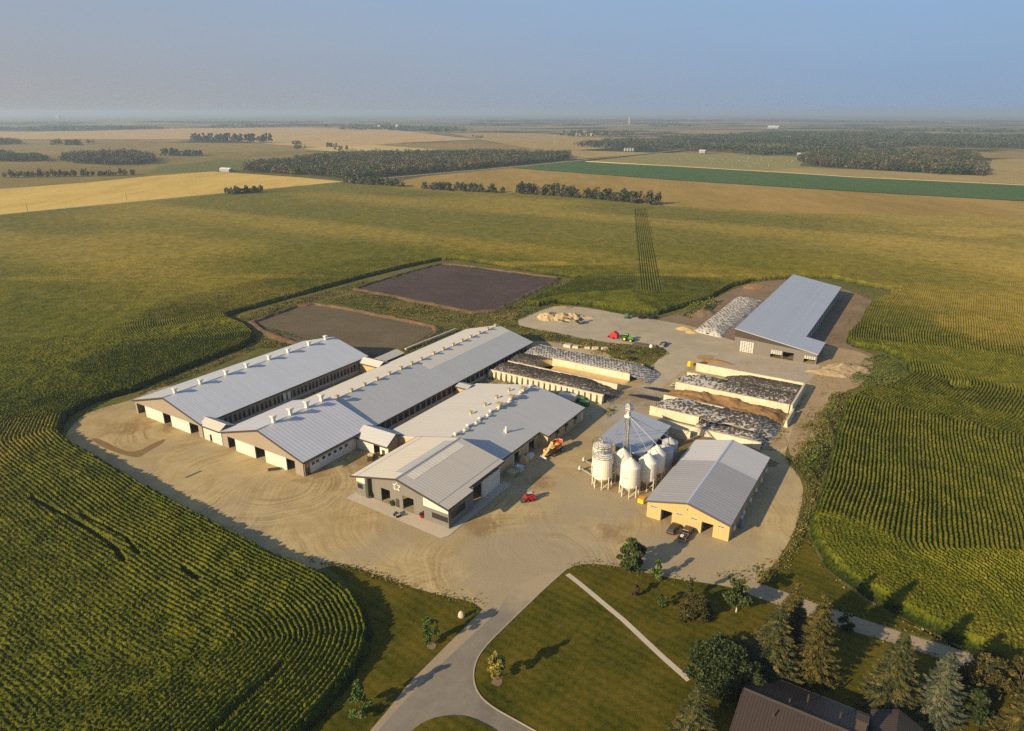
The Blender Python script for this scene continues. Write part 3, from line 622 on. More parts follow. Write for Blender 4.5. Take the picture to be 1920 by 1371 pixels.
patches = [(at(830, 515), 75, 16, 0.5), (at(990, 500), 60, 8, 1.0), (at(1330, 522), 38, 7, 1.0), (at(150, 470), 90, 18, .7), (at(200, 530), 95, 9, .6), (at(430, 525), 70, 8, .6), (at(350, 430), 120, 18, .45), (at(750, 380), 160, 30, .5), (at(1850, 480), 90, 30, .6), (at(1840, 620), 18, 26, .55), (at(1880, 440), 120, 26, .8), (at(30, 830), 12, 22, .6)]

def corn_zone(name, r0, r1, step, label, strip_only=None):
    xs = np.arange(-r1, r1, step) if not strip_only else np.arange(50, 150, step); ys = np.arange(30, r1, step)
    X, Y = np.meshgrid(xs, ys, indexing='ij')
    rr = np.hypot(X, Y)
    keep = (rr >= r0 - step * 2) & (rr <= r1 + step * 2) & (np.abs(X) < 0.80 * Y + 42) & (Y > 48)
    # cheap pre-cull: far inside the clearing
    idx = np.full(X.shape, -1, np.int64)
    ii, jj = np.nonzero(keep); x = X[ii, jj]; y = Y[ii, jj]
    if strip_only: near = dist_poly(np.array(strip), x, y) < 15; ii, jj, x, y = ii[near], jj[near], x[near], y[near]
    ok = inside(outer, x, y) & ~inside(clear, x, y)
    ii, jj, x, y = ii[ok], jj[ok], x[ok], y[ok]
    r = np.hypot(x, y); v = x * CU - y * SU; u = x * SU + y * CU
    d = dist_poly(clear, x, y)
    dR = dist_poly(edgeR, x, y, False); dH = dist_poly(headR, x, y, False)
    g = np.random.default_rng(int(r1))
    wob = (vnoise(x, y, 26, 5) - .5) * 1.6 + (vnoise(x, y, 9, 6) - .5) * .4
    right = v > -45
    wob = wob + np.where(right, (vnoise(x, y, 48, 41) - .5) * 3.0, 0)
    per = 0.98
    ph = np.where(right, dR, d) + wob
    left_near = (v < -45) & (u < 112)
    amp = np.zeros_like(x)
    amp[left_near] = 0.56 * np.clip(1.5 - d[left_near] / 24, .30, 1)
    # straight inner block of the near field runs along v
    inner = left_near & (d > 40); ph = np.where(inner, u + wob * .6, ph)
    amp[right] = 0.85
    amp[right] *= 1 - 0.85 * np.clip((24 - dH[right]) / 6, 0, 1)
    amp[right] *= np.clip((dist_poly(bandR, x, y, False)[right] - 4) / 4, .15, 1)
    backf = ~left_near & ~right
    amp[backf] = 0.60 * np.clip((45 - d[backf]) / 10, 0, 1) + 0.08
    amp *= np.where(right, np.clip((505 - r) / 190, 0.0, 1), np.clip((520 - r) / 200, 0.0, 1))
    ins = inside(np.array(strip), x, y)
    ax, ay = s_axis[0]; bx, by = s_axis[1]; L = math.hypot(bx - ax, by - ay)
    cr = ((x - ax) * (by - ay) - (y - ay) * (bx - ax)) / L
    ph = np.where(ins, cr, ph); per_a = np.where(ins, 1.4, per); amp = np.where(ins, .55, amp)
    row = (0.5 + 0.5 * np.cos(2 * np.pi * ph / per_a))
    gap = np.where(right, (1 - row) ** 1.5, 1 - row)
    e = np.clip((d + (vnoise(x, y, 1.1, 31) - .5) * (1.0 if r1 < 350 else .6)) / np.where((dH < 4) & right, 2.6, 1.4), 0, 1)
    big = vnoise(x, y, 60, 11); med = vnoise(x, y, 14, 12); sm = vnoise(x, y, 3.2, 13)
    h = HC * (0.88 + 0.14 * big + 0.12 * (med - .5)) - amp * gap ** 1.3 + (sm - .5) * (.35 if r1 < 350 else .15)
    jit = g.normal(size=x.shape) * (0.15 if step < .3 else .09)
    h = h + jit
    for gl, wd in ((gapline, .75), (gap2, .7), (gap3, .55)):
        if r0 < 200: h -= 1.15 * (dist_poly(gl, x, y, False) < wd * .75)
    if r0 < 200:
        skip = left_near & (np.abs(d + wob - 13.2) < 0.6) & (v > -82); h -= 1.5 * skip
    hole = inside(dirtgap, x, y)
    h = np.where(hole, -0.3, h)
    h = h * e - 0.4 * (1 - e)
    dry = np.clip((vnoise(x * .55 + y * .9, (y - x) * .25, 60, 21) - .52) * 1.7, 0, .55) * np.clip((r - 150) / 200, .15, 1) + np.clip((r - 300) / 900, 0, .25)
    for (px, py), rx, ry, a in patches:
        q = ((x - px) / rx) ** 2 + ((y - py) / ry) ** 2 + (med - .5) * 1.2
        dry = np.maximum(dry, a * np.clip(1.15 - q, 0, 1))
    dry += np.clip((x - 150) / 700, 0, .3)
    edge_y = np.clip((9 - d) / 8, 0, 1) * backf * .12
    dry = np.clip(dry + edge_y, 0, 1)
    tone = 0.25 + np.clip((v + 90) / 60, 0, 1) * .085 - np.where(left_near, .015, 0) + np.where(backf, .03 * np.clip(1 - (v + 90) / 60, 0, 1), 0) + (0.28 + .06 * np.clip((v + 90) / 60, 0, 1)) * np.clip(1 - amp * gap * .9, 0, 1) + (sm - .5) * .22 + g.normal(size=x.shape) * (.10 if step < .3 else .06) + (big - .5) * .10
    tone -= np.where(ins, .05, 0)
    tone = np.clip(tone + np.clip((r - 200) / 260, 0, 1) * .06 - .34 * (1 - e) - .12 * (d < 1.6) - .16 * right * np.clip(1 - dH / 3.5, 0, 1), 0, 1)  # row gaps and edges darkened, row tops lightened: shade painted into the tone
    jx = g.uniform(-.34, .34, x.shape) * step; jy = g.uniform(-.34, .34, x.shape) * step
    V3 = np.stack([x + jx, y + jy, h], 1)
    idx[ii, jj] = np.arange(len(ii))
    q = np.stack([idx[:-1, :-1], idx[1:, :-1], idx[1:, 1:], idx[:-1, 1:]], -1).reshape(-1, 4)
    rc = np.hypot(X[:-1, :-1] + step / 2, Y[:-1, :-1] + step / 2).reshape(-1)
    keepc = (q >= 0).all(1) & (rc >= r0) & (rc < r1)
    if strip_only is not None:
        sc_ = inside(np.array(strip), (X[:-1, :-1] + step / 2).reshape(-1), (Y[:-1, :-1] + step / 2).reshape(-1)); keepc &= sc_ if strip_only else ~sc_
    q = q[keepc]
    used = np.zeros(len(V3), bool); used[q.ravel()] = True
    remap = np.cumsum(used) - 1
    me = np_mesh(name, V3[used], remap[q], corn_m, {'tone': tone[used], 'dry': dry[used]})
    o = link(name, me); tag(o, label, None, kind='stuff')
    print(name, used.sum(), len(q))
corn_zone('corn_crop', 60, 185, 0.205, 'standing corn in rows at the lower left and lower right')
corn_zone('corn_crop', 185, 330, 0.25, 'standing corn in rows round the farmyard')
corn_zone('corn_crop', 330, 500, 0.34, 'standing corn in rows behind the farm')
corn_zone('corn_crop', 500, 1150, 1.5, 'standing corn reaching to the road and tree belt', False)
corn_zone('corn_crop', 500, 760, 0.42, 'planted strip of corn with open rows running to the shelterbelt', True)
# ------------------------------------------------------------------ farm buildings  (farm axes: x = v, y = u)
def _ray(px, py):
    x = (px - 960) / FOC; y = (685.5 - py) / FOC
    d = (x, CP + SP * y, -SP + CP * y)
    return farm(d[0], d[1]) + (d[2],)
def on_u(px, py, u):
    dv, du, dz = _ray(px, py); t = u / du; return t * dv, CAM_H + t * dz           # -> v, z
def on_v(px, py, v):
    dv, du, dz = _ray(px, py); t = v / dv; return t * du, CAM_H + t * dz           # -> u, z
def on_roof(px, py, top):
    z = 6.0
    for _ in range(25):
        x, y = at(px, py, z); v, u = farm(x, y); z = 0.5 * z + 0.5 * top(v)
    return v, u, z
def crop(x0, y0, s): return lambda x, y: (x0 + x / s, y0 + y / s)
c1 = crop(240, 620, 1496 / 240); c2 = crop(380, 720, 1645 / 240); c3 = crop(500, 600, 1919 / 280); c4 = crop(640, 780, 1920 / 340)
c5 = crop(740, 590, 1920 / 370); c6 = crop(1200, 500, 1920 / 520); c7 = crop(1190, 660, 1920 / 370); c8 = crop(900, 620, 1920 / 340)
t4 = crop(1060, 720, 4); s1 = crop(1075, 740, 1404 / 210); cs = crop(940, 790, 1129 / 140); ctn = crop(1200, 900, 9.6); c10 = crop(990, 560, 1920 / 290)

def gable_wall(mb, y0, y1, va, vb, top, openings=(), breaks=(), z0=0.0):
    """wall in a plane of constant u: columns between openings, sloped under the roof"""
    bs = sorted({va, vb} | {b for b in breaks if va < b < vb} | {e for o in openings for e in o[:2] if va < e < vb})
    for a, b in zip(bs[:-1], bs[1:]):
        holes = sorted((o[2], o[3]) for o in openings if o[0] <= a + 1e-6 and o[1] >= b - 1e-6)
        z = z0
        for h0, h1 in holes:
            if h0 > z + 1e-3: mb.prism([(a, z), (b, z), (b, h0), (a, h0)], y0, y1)
            z = h1
        mb.prism([(a, z), (b, z), (b, top(b)), (a, top(a))], y0, y1)
    return mb
def side_wall(mb, x0, x1, ua, ub, top, openings=(), z0=0.0):
    bs = sorted({ua, ub} | {e for o in openings for e in o[:2] if ua < e < ub})
    for a, b in zip(bs[:-1], bs[1:]):
        holes = sorted((o[2], o[3]) for o in openings if o[0] <= a + 1e-6 and o[1] >= b - 1e-6)
        z = z0
        for h0, h1 in holes:
            if h0 > z + 1e-3: mb.box(x0, x1, a, b, z, h0)
            z = h1
        if top > z: mb.box(x0, x1, a, b, z, top)
    return mb
def slab(mb, u0, u1, va, za, vb, zb, t=0.2):
    return mb.prism([(va, za - t), (vb, zb - t), (vb, zb), (va, za)], u0, u1)

class Farm:
    """one farm building: root Empty at its base, every part built in farm coordinates"""
    def __init__(s, name, label, cat, v, u, group=None):
        s.o = (v, u, 0); s.root = farm_thing(name, label, cat, v, u, group)
    def part(s, name, mb, mats, parent=None, **k): return mb.build(name, mats, parent or s.root, s.o, **k)
def topfn(vL, zL, vr, zr, vR, zR):
    return lambda v: zL + (v - vL) / (vr - vL) * (zr - zL) if v <= vr else zr + (v - vr) / (vR - vr) * (zR - zr)
def fascia(u0, u1, vL, zL, vr, zr, vR, zR, front=True, eaves='LR', h=0.42):
    mb = MB()
    if front:
        mb.prism([(vL, zL - h), (vr, zr - h), (vr, zr + .03), (vL, zL + .03)], u0 - .12, u0 - .003)
        mb.prism([(vr, zr - h), (vR, zR - h), (vR, zR + .03), (vr, zr + .03)], u0 - .12, u0 - .003)
    if 'R' in eaves: mb.box(vR + .003, vR + .12, u0 - .12, u1, zR - h, zR + .02)
    if 'L' in eaves: mb.box(vL - .12, vL - .003, u0 - .12, u1, zL - h, zL + .02)
    return mb
def ridge_cap(u0, u1, v, z, sl, sr): return MB().prism([(v - .45, z - .45 * sl + .004), (v, z + .004), (v + .45, z - .45 * sr + .004), (v, z + .07)], u0, u1)

def vent_mesh(w=0.62, h=1.55, flare=0.95):
    mb = MB()
    mb.hexa([(-w * .75, -w * .75, -.45), (w * .75, -w * .75, -.45), (w * .75, w * .75, -.45), (-w * .75, w * .75, -.45), (-w * .62, -w * .62, h * .55), (w * .62, -w * .62, h * .55), (w * .62, w * .62, h * .55), (-w * .62, w * .62, h * .55)])
    mb.hexa([(-w * .62, -w * .62, h * .553), (w * .62, -w * .62, h * .553), (w * .62, w * .62, h * .553), (-w * .62, w * .62, h * .553), (-flare, -flare, h), (flare, -flare, h), (flare, flare, h), (-flare, flare, h)])
    mb.box(-flare * .8, flare * .8, -flare * .8, flare * .8, h + .003, h + .10)
    return mb
def vents(F, roof, pts, mats, **k):
    me = vent_mesh(**k).mesh('roof_vent', mats)
    for v, u, z in pts:
        o = link('roof_vent', me, roof); o.location = (v - F.o[0], u - F.o[1], z)
def window(F, wall, axis, pos, a0, a1, z0, z1, out, frame=0.09, mats=None, bars=1):
    """frame with dark glass; out = +-1 outward along the axis"""
    mb = MB(); p0, p1 = sorted((pos, pos + out * 0.06)); g0, g1 = sorted((pos + out * .004, pos + out * 0.03))
    def bx(a, b, c, d, q0, q1):
        mb.box(a, b, q0, q1, c, d) if axis == 'u' else mb.box(q0, q1, a, b, c, d)
    f = frame
    bx(a0, a1, z0, z0 + f, p0, p1); bx(a0, a1, z1 - f, z1, p0, p1); bx(a0, a0 + f, z0 + f, z1 - f, p0, p1); bx(a1 - f, a1, z0 + f, z1 - f, p0, p1)
    for k in range(1, bars): c = a0 + (a1 - a0) * k / bars; bx(c - .03, c + .03, z0 + f, z1 - f, p0, p1)
    o = F.part('window', mb, mats or M['trim'], wall)
    mb = MB(); bx(a0 + f, a1 - f, z0 + f, z1 - f, g0, g1)
    return mb, o
def windows(F, wall, axis, pos, lst, out, **k):
    for a0, a1, z0, z1 in lst:
        g, o = window(F, wall, axis, pos, a0, a1, z0, z1, out, **k)
        n = len(g.f); 
        # glass joins its window as a second material
        me = o.data; vs = [v.co[:] for v in me.vertices]; fs = [p.vertices[:] for p in me.polygons]; k0 = len(vs)
        gv = [(x - F.o[0], y - F.o[1], z) for x, y, z in g.v]
        me2 = bpy.data.meshes.new('window'); me2.from_pydata(vs + gv, [], fs + [tuple(i + k0 for i in f) for f in g.f])
        me2.materials.append(me.materials[0]); me2.materials.append(M['glass'])
        me2.polygons.foreach_set('material_index', [0] * len(fs) + [1] * n); me2.update(); o.data = me2

def gable_roof(F, u0, u1, vL, zL, vr, zr, vR, zR, mat, matR=None, front=True, eaves='LR', cap=True, t=.2):
    if matR:
        rf = F.part('roof', slab(MB(), u0, u1, vL, zL, vr, zr, t), mat); r2 = F.part('roof', slab(MB(), u0, u1, vr, zr, vR, zR, t), matR)
    else:
        mb = MB(); slab(mb, u0, u1, vL, zL, vr, zr, t); slab(mb, u0, u1, vr, zr, vR, zR, t); rf = F.part('roof', mb, mat)
    F.part('fascia', fascia(u0, u1, vL, zL, vr, zr, vR, zR, front, eaves), M['trim'])
    if cap: F.part('ridge_cap', ridge_cap(u0, u1, vr, zr, (zr - zL) / (vr - vL), (zr - zR) / (vR - vr)), M['galv'], rf)
    return rf

# --- 1: far-left freestall barn
F = Farm('freestall_barn', 'leftmost long barn with white roof and a row of eight white roof vents', 'barn', -189.6, 139.8)
A = (-207.2, 4.6, -189.6, 9.5, -172.2, 4.85); tp = topfn(*A); wt = lambda v: tp(v) - .22
rf = gable_roof(F, 104.8, 174.8, *A, M['roof_white'])
D1 = [(-206.0, -201.4, 0, 3.7), (-192.0, -188.0, 0, 3.7), (-178.8, -174.6, 0, 3.7)]
wl = F.part('wall', gable_wall(MB(), 105.4, 105.65, -206.6, -172.8, wt, D1, (-189.6,)), M['taupe'])
for a, b in ((-201.4, -192.0), (-188.0, -178.8)): F.part('wall_panel', MB().box(a, b, 105.33, 105.397, .02, 3.75), M['white_panel'], wl)
F.part('wall', gable_wall(MB(), 174.0, 174.25, -206.6, -172.8, wt, (), (-189.6,)), M['taupe'])
F.part('wall', side_wall(MB(), -206.85, -206.6, 105.4, 174.25, 4.4), M['taupe_side'])
uw = on_v(537, 742, -172.8)[0]; ws = []
u = 111.2; k = 0
while u < 168.5:
    ws.append((u, u + .95)); k += 1; u += 1.55 if k % 3 else 1.85
op = [(a, b, 1.15, 3.6) for a, b in ws]
wl = F.part('wall', side_wall(MB(), -172.8, -172.55, 105.65, 174.0, 4.5, op), M['taupe_side'])
for a, b in ws:
    F.part('window', MB().box(-172.78, -172.72, a + .003, b - .003, 1.153, 3.597), M['glass'], wl)
F.part('plinth', MB().box(-172.547, -172.40, 105.65, 174.0, 0, 1.05), M['concrete'])
for q in (uw - .9, uw + .9, 172.6): F.part('door', MB().box(-172.545, -172.48, q - .62, q + .62, 1.08, 3.7), M['frame_white'], wl)
pts = [c1(550, 722), c1(850, 622), c1(1150, 520), c1(1390, 432), c3(35, 508), c3(280, 424), c3(545, 330), c3(757, 258)]
vents(F, rf, [(-189.6, on_v(*p, -189.6)[0], 9.5) for p in pts], M['white_metal'], w=.62, h=1.45, flare=.76)

# --- 2: second barn
F = Farm('special_needs_barn', 'shorter barn with ribbed white roof and four tall flared white vents', 'barn', -146.6, 118)
A = (-164.0, 4.6, -146.6, 9.7, -129.5, 4.65); tp = topfn(*A); wt = lambda v: tp(v) - .22
rf = gable_roof(F, 104.8, 131.5, *A, M['roof_ribbed'], cap=False)
F.part('ridge_cap', ridge_cap(104.8, 131.5, -146.6, 9.7, .293, .295), M['galv'], rf)
D1 = [(-161.2, -157.8, 0, 3.7), (-149.4, -145.2, 0, 3.75), (-136.8, -133.5, 0, 3.7)]
wl = F.part('wall', gable_wall(MB(), 105.4, 105.65, -163.4, -130.4, wt, D1, (-146.6,)), M['taupe'])
for a, b in ((-157.8, -149.4), (-145.2, -136.8)): F.part('wall_panel', MB().box(a, b, 105.33, 105.397, .02, 3.75), M['white_panel'], wl)
F.part('wall', gable_wall(MB(), 131.0, 131.25, -163.4, -130.4, wt, (), (-146.6,), 3.9), M['taupe'])
F.part('wall', side_wall(MB(), -163.65, -163.4, 105.4, 131.25, 4.4), M['taupe_side'])
wl = F.part('wall', side_wall(MB(), -130.4, -130.15, 105.65, 131.0, 4.3), M['taupe_side'])
F.part('wall_panel', MB().box(-130.147, -130.08, 107.5, 124.4, .1, 3.3), M['white_side'], wl)
windows(F, wl, 'v', -130.08, [(q, q + 1.25, 2.15, 3.15) for q in (107.9, 109.4, 111.6, 113.7, 115.8, 117.9, 120.0)], 1, mats=M['frame_white'])
F.part('door', MB().box(-130.147, -130.08, 106.0, 107.1, 0, 2.1), M['dark_metal'], wl)
F.part('wall_light', MB().box(-130.147, -130.0, 106.3, 106.8, 2.6, 3.1), M['orange'], wl)
vents(F, rf, [(-146.6, on_v(*c3(x, y), -146.6)[0], 9.7) for x, y in ((92, 1318), (308, 1218), (517, 1128), (708, 1042))], M['white_metal'], w=.60, h=2.0, flare=.86)

# --- 3: long barn behind it
F = Farm('freestall_barn', 'longest grey-roofed barn with a line of small tan vents along its ridge', 'barn', -146.6, 177.5)
A = (-162.6, 4.1, -146.4, 8.45, -129.8, 4.05); tp = topfn(*A); wt = lambda v: tp(v) - .22
rf = gable_roof(F, 131.6, 223.7, *A, M['roof_pale_lit'], M['roof_grey'], front=False)
rfR = [c for c in F.root.children if c.name.startswith('roof')][-1]
F.part('roof_sheet', slab(MB(), 172, 223.6, -145.8, tp(-145.8) + .03, -140.6, tp(-140.6) + .03, .025), M['roof_pale_lit'], rf)
op = []; u = 134.5
while u < 219: op.append((u, u + 2.2, 1.0, 3.3)); u += 2.75
wl = F.part('wall', side_wall(MB(), -130.5, -130.25, 131.7, 223.2, 3.8, op), M['taupe_side'])
for a, b, z0, z1 in op: F.part('window', MB().box(-130.48, -130.42, a + .003, b - .003, z0 + .003, z1 - .003), M['glass'], wl)
F.part('plinth', MB().box(-130.247, -130.1, 131.7, 223.2, 0, .95), M['concrete'])
F.part('wall', side_wall(MB(), -162.2, -161.95, 131.7, 223.2, 3.8), M['taupe_side'])
F.part('wall', gable_wall(MB(), 223.2, 223.45, -162.2, -130.25, wt, (), (-146.4,)), M['taupe'])
F.part('wall', gable_wall(MB(), 131.4, 131.65, -163.3, -130.6, lambda v: 3.85), M['taupe'])
pts = [c3(*p) for p in ((905, 975), (1090, 908), (1258, 838), (1418, 758), (1575, 690))] + [c5(*p) for p in ((62, 525), (165, 474), (258, 438), (380, 384), (472, 340), (568, 300), (655, 258), (740, 219), (822, 182), (903, 150), (980, 110))]
vents(F, rf, [(-146.4, on_v(*p, -146.4)[0], 8.45) for p in pts], M['brass_vent'], w=.5, h=.95, flare=.62)

# --- 4: milking barn (asymmetric roof, stepped right eave)
F = Farm('milking_barn', 'wide grey barn with stepped eave and linked hose of ridge vents behind the shop', 'barn', -103, 153)
A = (-124.8, 3.4, -101.9, 7.75, -83.7, 4.0); tp = topfn(*A)
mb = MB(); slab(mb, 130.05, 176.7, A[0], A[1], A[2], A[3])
rf = F.part('roof', mb, M['roof_pale_lit'])
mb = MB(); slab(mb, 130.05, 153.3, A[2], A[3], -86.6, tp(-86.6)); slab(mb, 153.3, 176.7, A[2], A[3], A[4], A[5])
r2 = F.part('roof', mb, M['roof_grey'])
mb = MB(); mb.box(-83.697, -83.58, 153.2, 176.7, 3.62, 4.02); mb.box(-86.597, -86.48, 130.05, 153.2, tp(-86.6) - .42, tp(-86.6) + .02)
mb.prism([(-86.48, tp(-86.6) - .42), (-83.58, 3.62), (-83.58, 4.02), (-86.48, tp(-86.6) + .02)], 153.08, 153.2)
mb.box(-124.92, -124.803, 130.05, 176.7, 3.0, 3.42)
F.part('fascia', mb, M['trim'])
F.part('ridge_cap', ridge_cap(130.05, 176.7, A[2], A[3], .19, .206), M['galv'], rf)
wt = lambda v: tp(v) - .22
d1 = sorted(on_v(*cs(x, 640), -87.2)[0] for x in (178, 255)); d2 = sorted(on_v(*cs(x, 430), -87.2)[0] for x in (395, 490))
wl = F.part('wall', side_wall(MB(), -87.2, -86.95, 130.3, 153.7, 4.2, [(d1[0], d1[1], 0, 3.3), (d2[0], d2[1], 0, 3.3)]), M['cream_side'])
for a, b in (d1, d2):
    F.part('door_frame', MB().box(-86.947, -86.86, a - .5, a, 0, 3.4), M['frame_white'], wl)
F.part('wall', side_wall(MB(), -84.35, -84.1, 153.95, 176.2, 3.75), M['cream_side'])
F.part('wall', gable_wall(MB(), 153.7, 153.95, -87.2, -84.1, lambda v: 4.05), M['cream'])
wr = F.part('wall', gable_wall(MB(), 176.2, 176.45, -124.2, -84.1, wt, (), (-101.9,)), M['cream'])
F.part('wall', side_wall(MB(), -124.2, -123.95, 130.3, 176.2, 3.2), M['cream_side'])
F.part('wall', gable_wall(MB(), 130.3, 130.5, -124.2, -112.6, wt, [(-118.5, -115.5, 0, 2.6)]), M['cream'])
for q in (159.0, 164.5, 170.5):
    mb = MB(); mb.box(-84.097, -83.5, q - .6, q + .6, 2.5, 3.2).box(-84.097, -83.98, q - .25, q + .25, .9, 2.0)
    F.part('wall_fan', mb, M['dark_metal'], wr)
F.part('door', MB().box(-84.097, -84.03, 174.6, 175.7, 0, 2.4), M['frame_white'], wr)
hv = [on_roof(*c5(x, y), lambda v: tp(v) + .3) for x, y in ((590, 1166), (680, 1132), (712, 1085), (792, 1062), (825, 1016), (905, 988), (932, 944), (1010, 915), (1110, 857), (1125, 830), (1205, 792), (1222, 765), (1250, 745), (1318, 697))]
cone = MB().lathe([(.30, -.4), (.30, .5), (.62, .62), (.10, 1.0)], 10).mesh('hose_vent', M['white_metal'])
for v, u, z in hv:
    o = link('hose_vent', cone, rf); o.location = (v - F.o[0], u - F.o[1], tp(v))
mb = MB()
for p, q in zip(hv[:-1], hv[1:]): mb.tube((p[0], p[1], tp(p[0]) + .42), (q[0], q[1], tp(q[0]) + .42), .09, n=5)
F.part('vent_hose', mb, M['white_metal'], rf)
big = [on_roof(*c5(x, y), tp) for x, y in ((1020, 905), (1138, 830), (1252, 752))]
vents(F, rf, [(v, u, tp(v)) for v, u, z in big], M['brass_vent'], w=.75, h=1.5, flare=1.0)
vents(F, rf, [(v, u, tp(v)) for v, u, z in [on_roof(*c5(x, y), tp) for x, y in ((740, 968), (878, 889), (990, 815), (1110, 745))]], M['brass_vent'], w=.42, h=.9, flare=.55)
v, u, z = on_roof(*c5(1085, 1150), tp); mb = MB()
mb.tube((v, u, tp(v) - .3), (v, u, tp(v) + 1.9), .28, n=8).tube((v - .6, u, tp(v) - .3), (v - .6, u, tp(v) + 1.0), .16, n=6); F.part('exhaust_pipe', mb, M['white_metal'], r2)

# --- 5: shop with the star
F = Farm('farm_shop', 'grey front building with white star sign, open bay doors and white corner bands', 'building', -97.3, 117)
A = (-112.2, 6.2, -97.3, 9.8, -82.2, 6.5); tp = topfn(*A); wt = lambda v: tp(v) - .22
mb = MB(); slab(mb, 104.5, 129.9, A[0], A[1], A[2], A[3]); rf = F.part('roof', mb, M['roof_shop_lit'])
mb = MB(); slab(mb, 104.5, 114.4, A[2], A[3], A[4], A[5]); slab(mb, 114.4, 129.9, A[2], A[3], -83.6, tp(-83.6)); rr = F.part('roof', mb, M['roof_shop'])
mb = fascia(104.5, 129.9, *A, True, ''); mb.box(-82.197, -82.08, 104.38, 114.4, 6.08, 6.52); mb.box(-83.597, -83.48, 114.5, 129.9, tp(-83.6) - .42, tp(-83.6) + .02)
mb.prism([(-83.48, tp(-83.6) - .42), (-82.2, 6.08), (-82.2, 6.52), (-83.48, tp(-83.6) + .02)], 114.403, 114.5); mb.box(-112.32, -112.203, 104.38, 129.9, 5.78, 6.22)
mb.prism([(A[0], A[1] - .42), (A[2], A[3] - .42), (A[2], A[3] + .03), (A[0], A[1] + .03)], 129.903, 130.0)
F.part('fascia', mb, M['trim'])
F.part('ridge_cap', ridge_cap(104.5, 129.9, A[2], A[3], .24, .2185), M['galv'], rf)
F.part('skylight', slab(MB(), 107.6, 127.8, -96.5, tp(-96.5) + .035, -94.2, tp(-94.2) + .035, .03), M['skylight'], rr)
F.part('skylight', slab(MB(), 107.6, 127.6, -100.6, tp(-100.6) + .035, -98.0, tp(-98.0) + .035, .03), M['roof_grey'], rf)
mb = MB(); slab(mb, 104.5, 129.9, -85.1, tp(-85.1) + .03, -84.95, tp(-84.95) + .03, .028); F.part('roof_seam', mb, M['galv'], rr)
mb = MB(); slab(mb, 104.5, 129.9, -110.2, tp(-110.2) + .03, -110.05, tp(-110.05) + .03, .028); F.part('roof_seam', mb, M['galv'], rf)
D1 = [(-105.0, -102.1, 0, 3.7), (-98.1, -94.7, 0, 3.7)]
wl = F.part('wall', gable_wall(MB(), 107.3, 107.55, -108.9, -90.8, wt, D1, (-97.3,)), M['grey_siding'])
F.part('door', MB().box(-100.35, -99.25, 107.23, 107.297, 0, 2.15), M['trim'], wl)
for va, vb, xx in ((-112.0, -108.9, 'L'), (-90.8, -83.6, 'R')):
    w2 = F.part('wall', gable_wall(MB(), 106.3, 106.55, va, vb, lambda v: 3.9), M['grey_block'])
    F.part('wall_band', gable_wall(MB(), 106.2, 106.55, va, vb, wt, (), (), 3.903), M['white_panel'], w2)
    if xx == 'L':
        windows(F, w2, 'u', 106.297, [(-111.8, -110.1, 2.1, 3.4)], -1, bars=2)
    else:
        windows(F, w2, 'u', 106.297, [(-88.4, -83.75, 1.5, 2.9)], -1, bars=3)
F.part('corner_post', MB().box(-109.2, -108.3, 106.2, 107.297, 0, 6.7), M['dark_metal'])
F.part('corner_post', MB().box(-83.597, -83.4, 106.25, 106.7, 0, 6.4), M['dark_metal'])
F.part('wall', side_wall(MB(), -112.0, -111.75, 106.55, 129.6, 5.9), M['dark_side'])
ws_ = F.part('wall', side_wall(MB(), -83.85, -83.6, 106.7, 116.0, 5.4), M['grey_block'])
F.part('wall_band', MB().box(-83.85, -83.5, 106.7, 116.0, 5.403, 6.35), M['white_side'], ws_)
windows(F, ws_, 'v', -83.597, [(107.4, 112.8, 2.0, 3.9)], 1, bars=3)
F.part('wall', side_wall(MB(), -84.95, -84.7, 116.0, 129.6, 6.3, [(116.6, 121.4, 0, 4.6)]), M['white_side'])
F.part('sliding_door', MB().box(-84.69, -84.55, 121.6, 127.4, .05, 4.8), M['white_side'])
F.part('door_track', MB().box(-84.69, -84.5, 116.2, 128.9, 4.85, 5.15), M['dark_metal'])
F.part('wall', gable_wall(MB(), 116.0, 116.2, -84.95, -83.6, lambda v: 6.3), M['dark_siding'])
F.part('wall', gable_wall(MB(), 129.35, 129.6, -111.75, -84.95, wt, (), (-97.3,)), M['dark_siding'])
# star sign: outline star with a few script strokes
v0, z0 = on_u(*c4(588, 752), 107.2); mb = MB(); R = 1.22
pt = [(v0 + (R if i % 2 == 0 else R * .42) * math.sin(i * math.pi / 5), z0 + .1 + (R if i % 2 == 0 else R * .42) * math.cos(i * math.pi / 5)) for i in range(10)]
for i in range(10):
    if i in (5,): continue
    a, b = pt[i], pt[(i + 1) % 10]; mb.tube((a[0], 107.2, a[1]), (b[0], 107.2, b[1]), .10, n=5)
for x0_, z0_, x1_, z1_ in ((-1.15, -.25, -.95, -.85), (-.95, -.85, -.6, -.5), (-.6, -.5, -.45, -1.0), (-.45, -1.0, -.1, -.6), (-.75, -.05, -.95, -.35), (-.1, -.6, .05, -1.0)):
    mb.tube((v0 + x0_, 107.19, z0 + z0_), (v0 + x1_, 107.19, z0 + z1_), .07, n=5)
F.part('star_sign', mb, M['lamp'], wl)

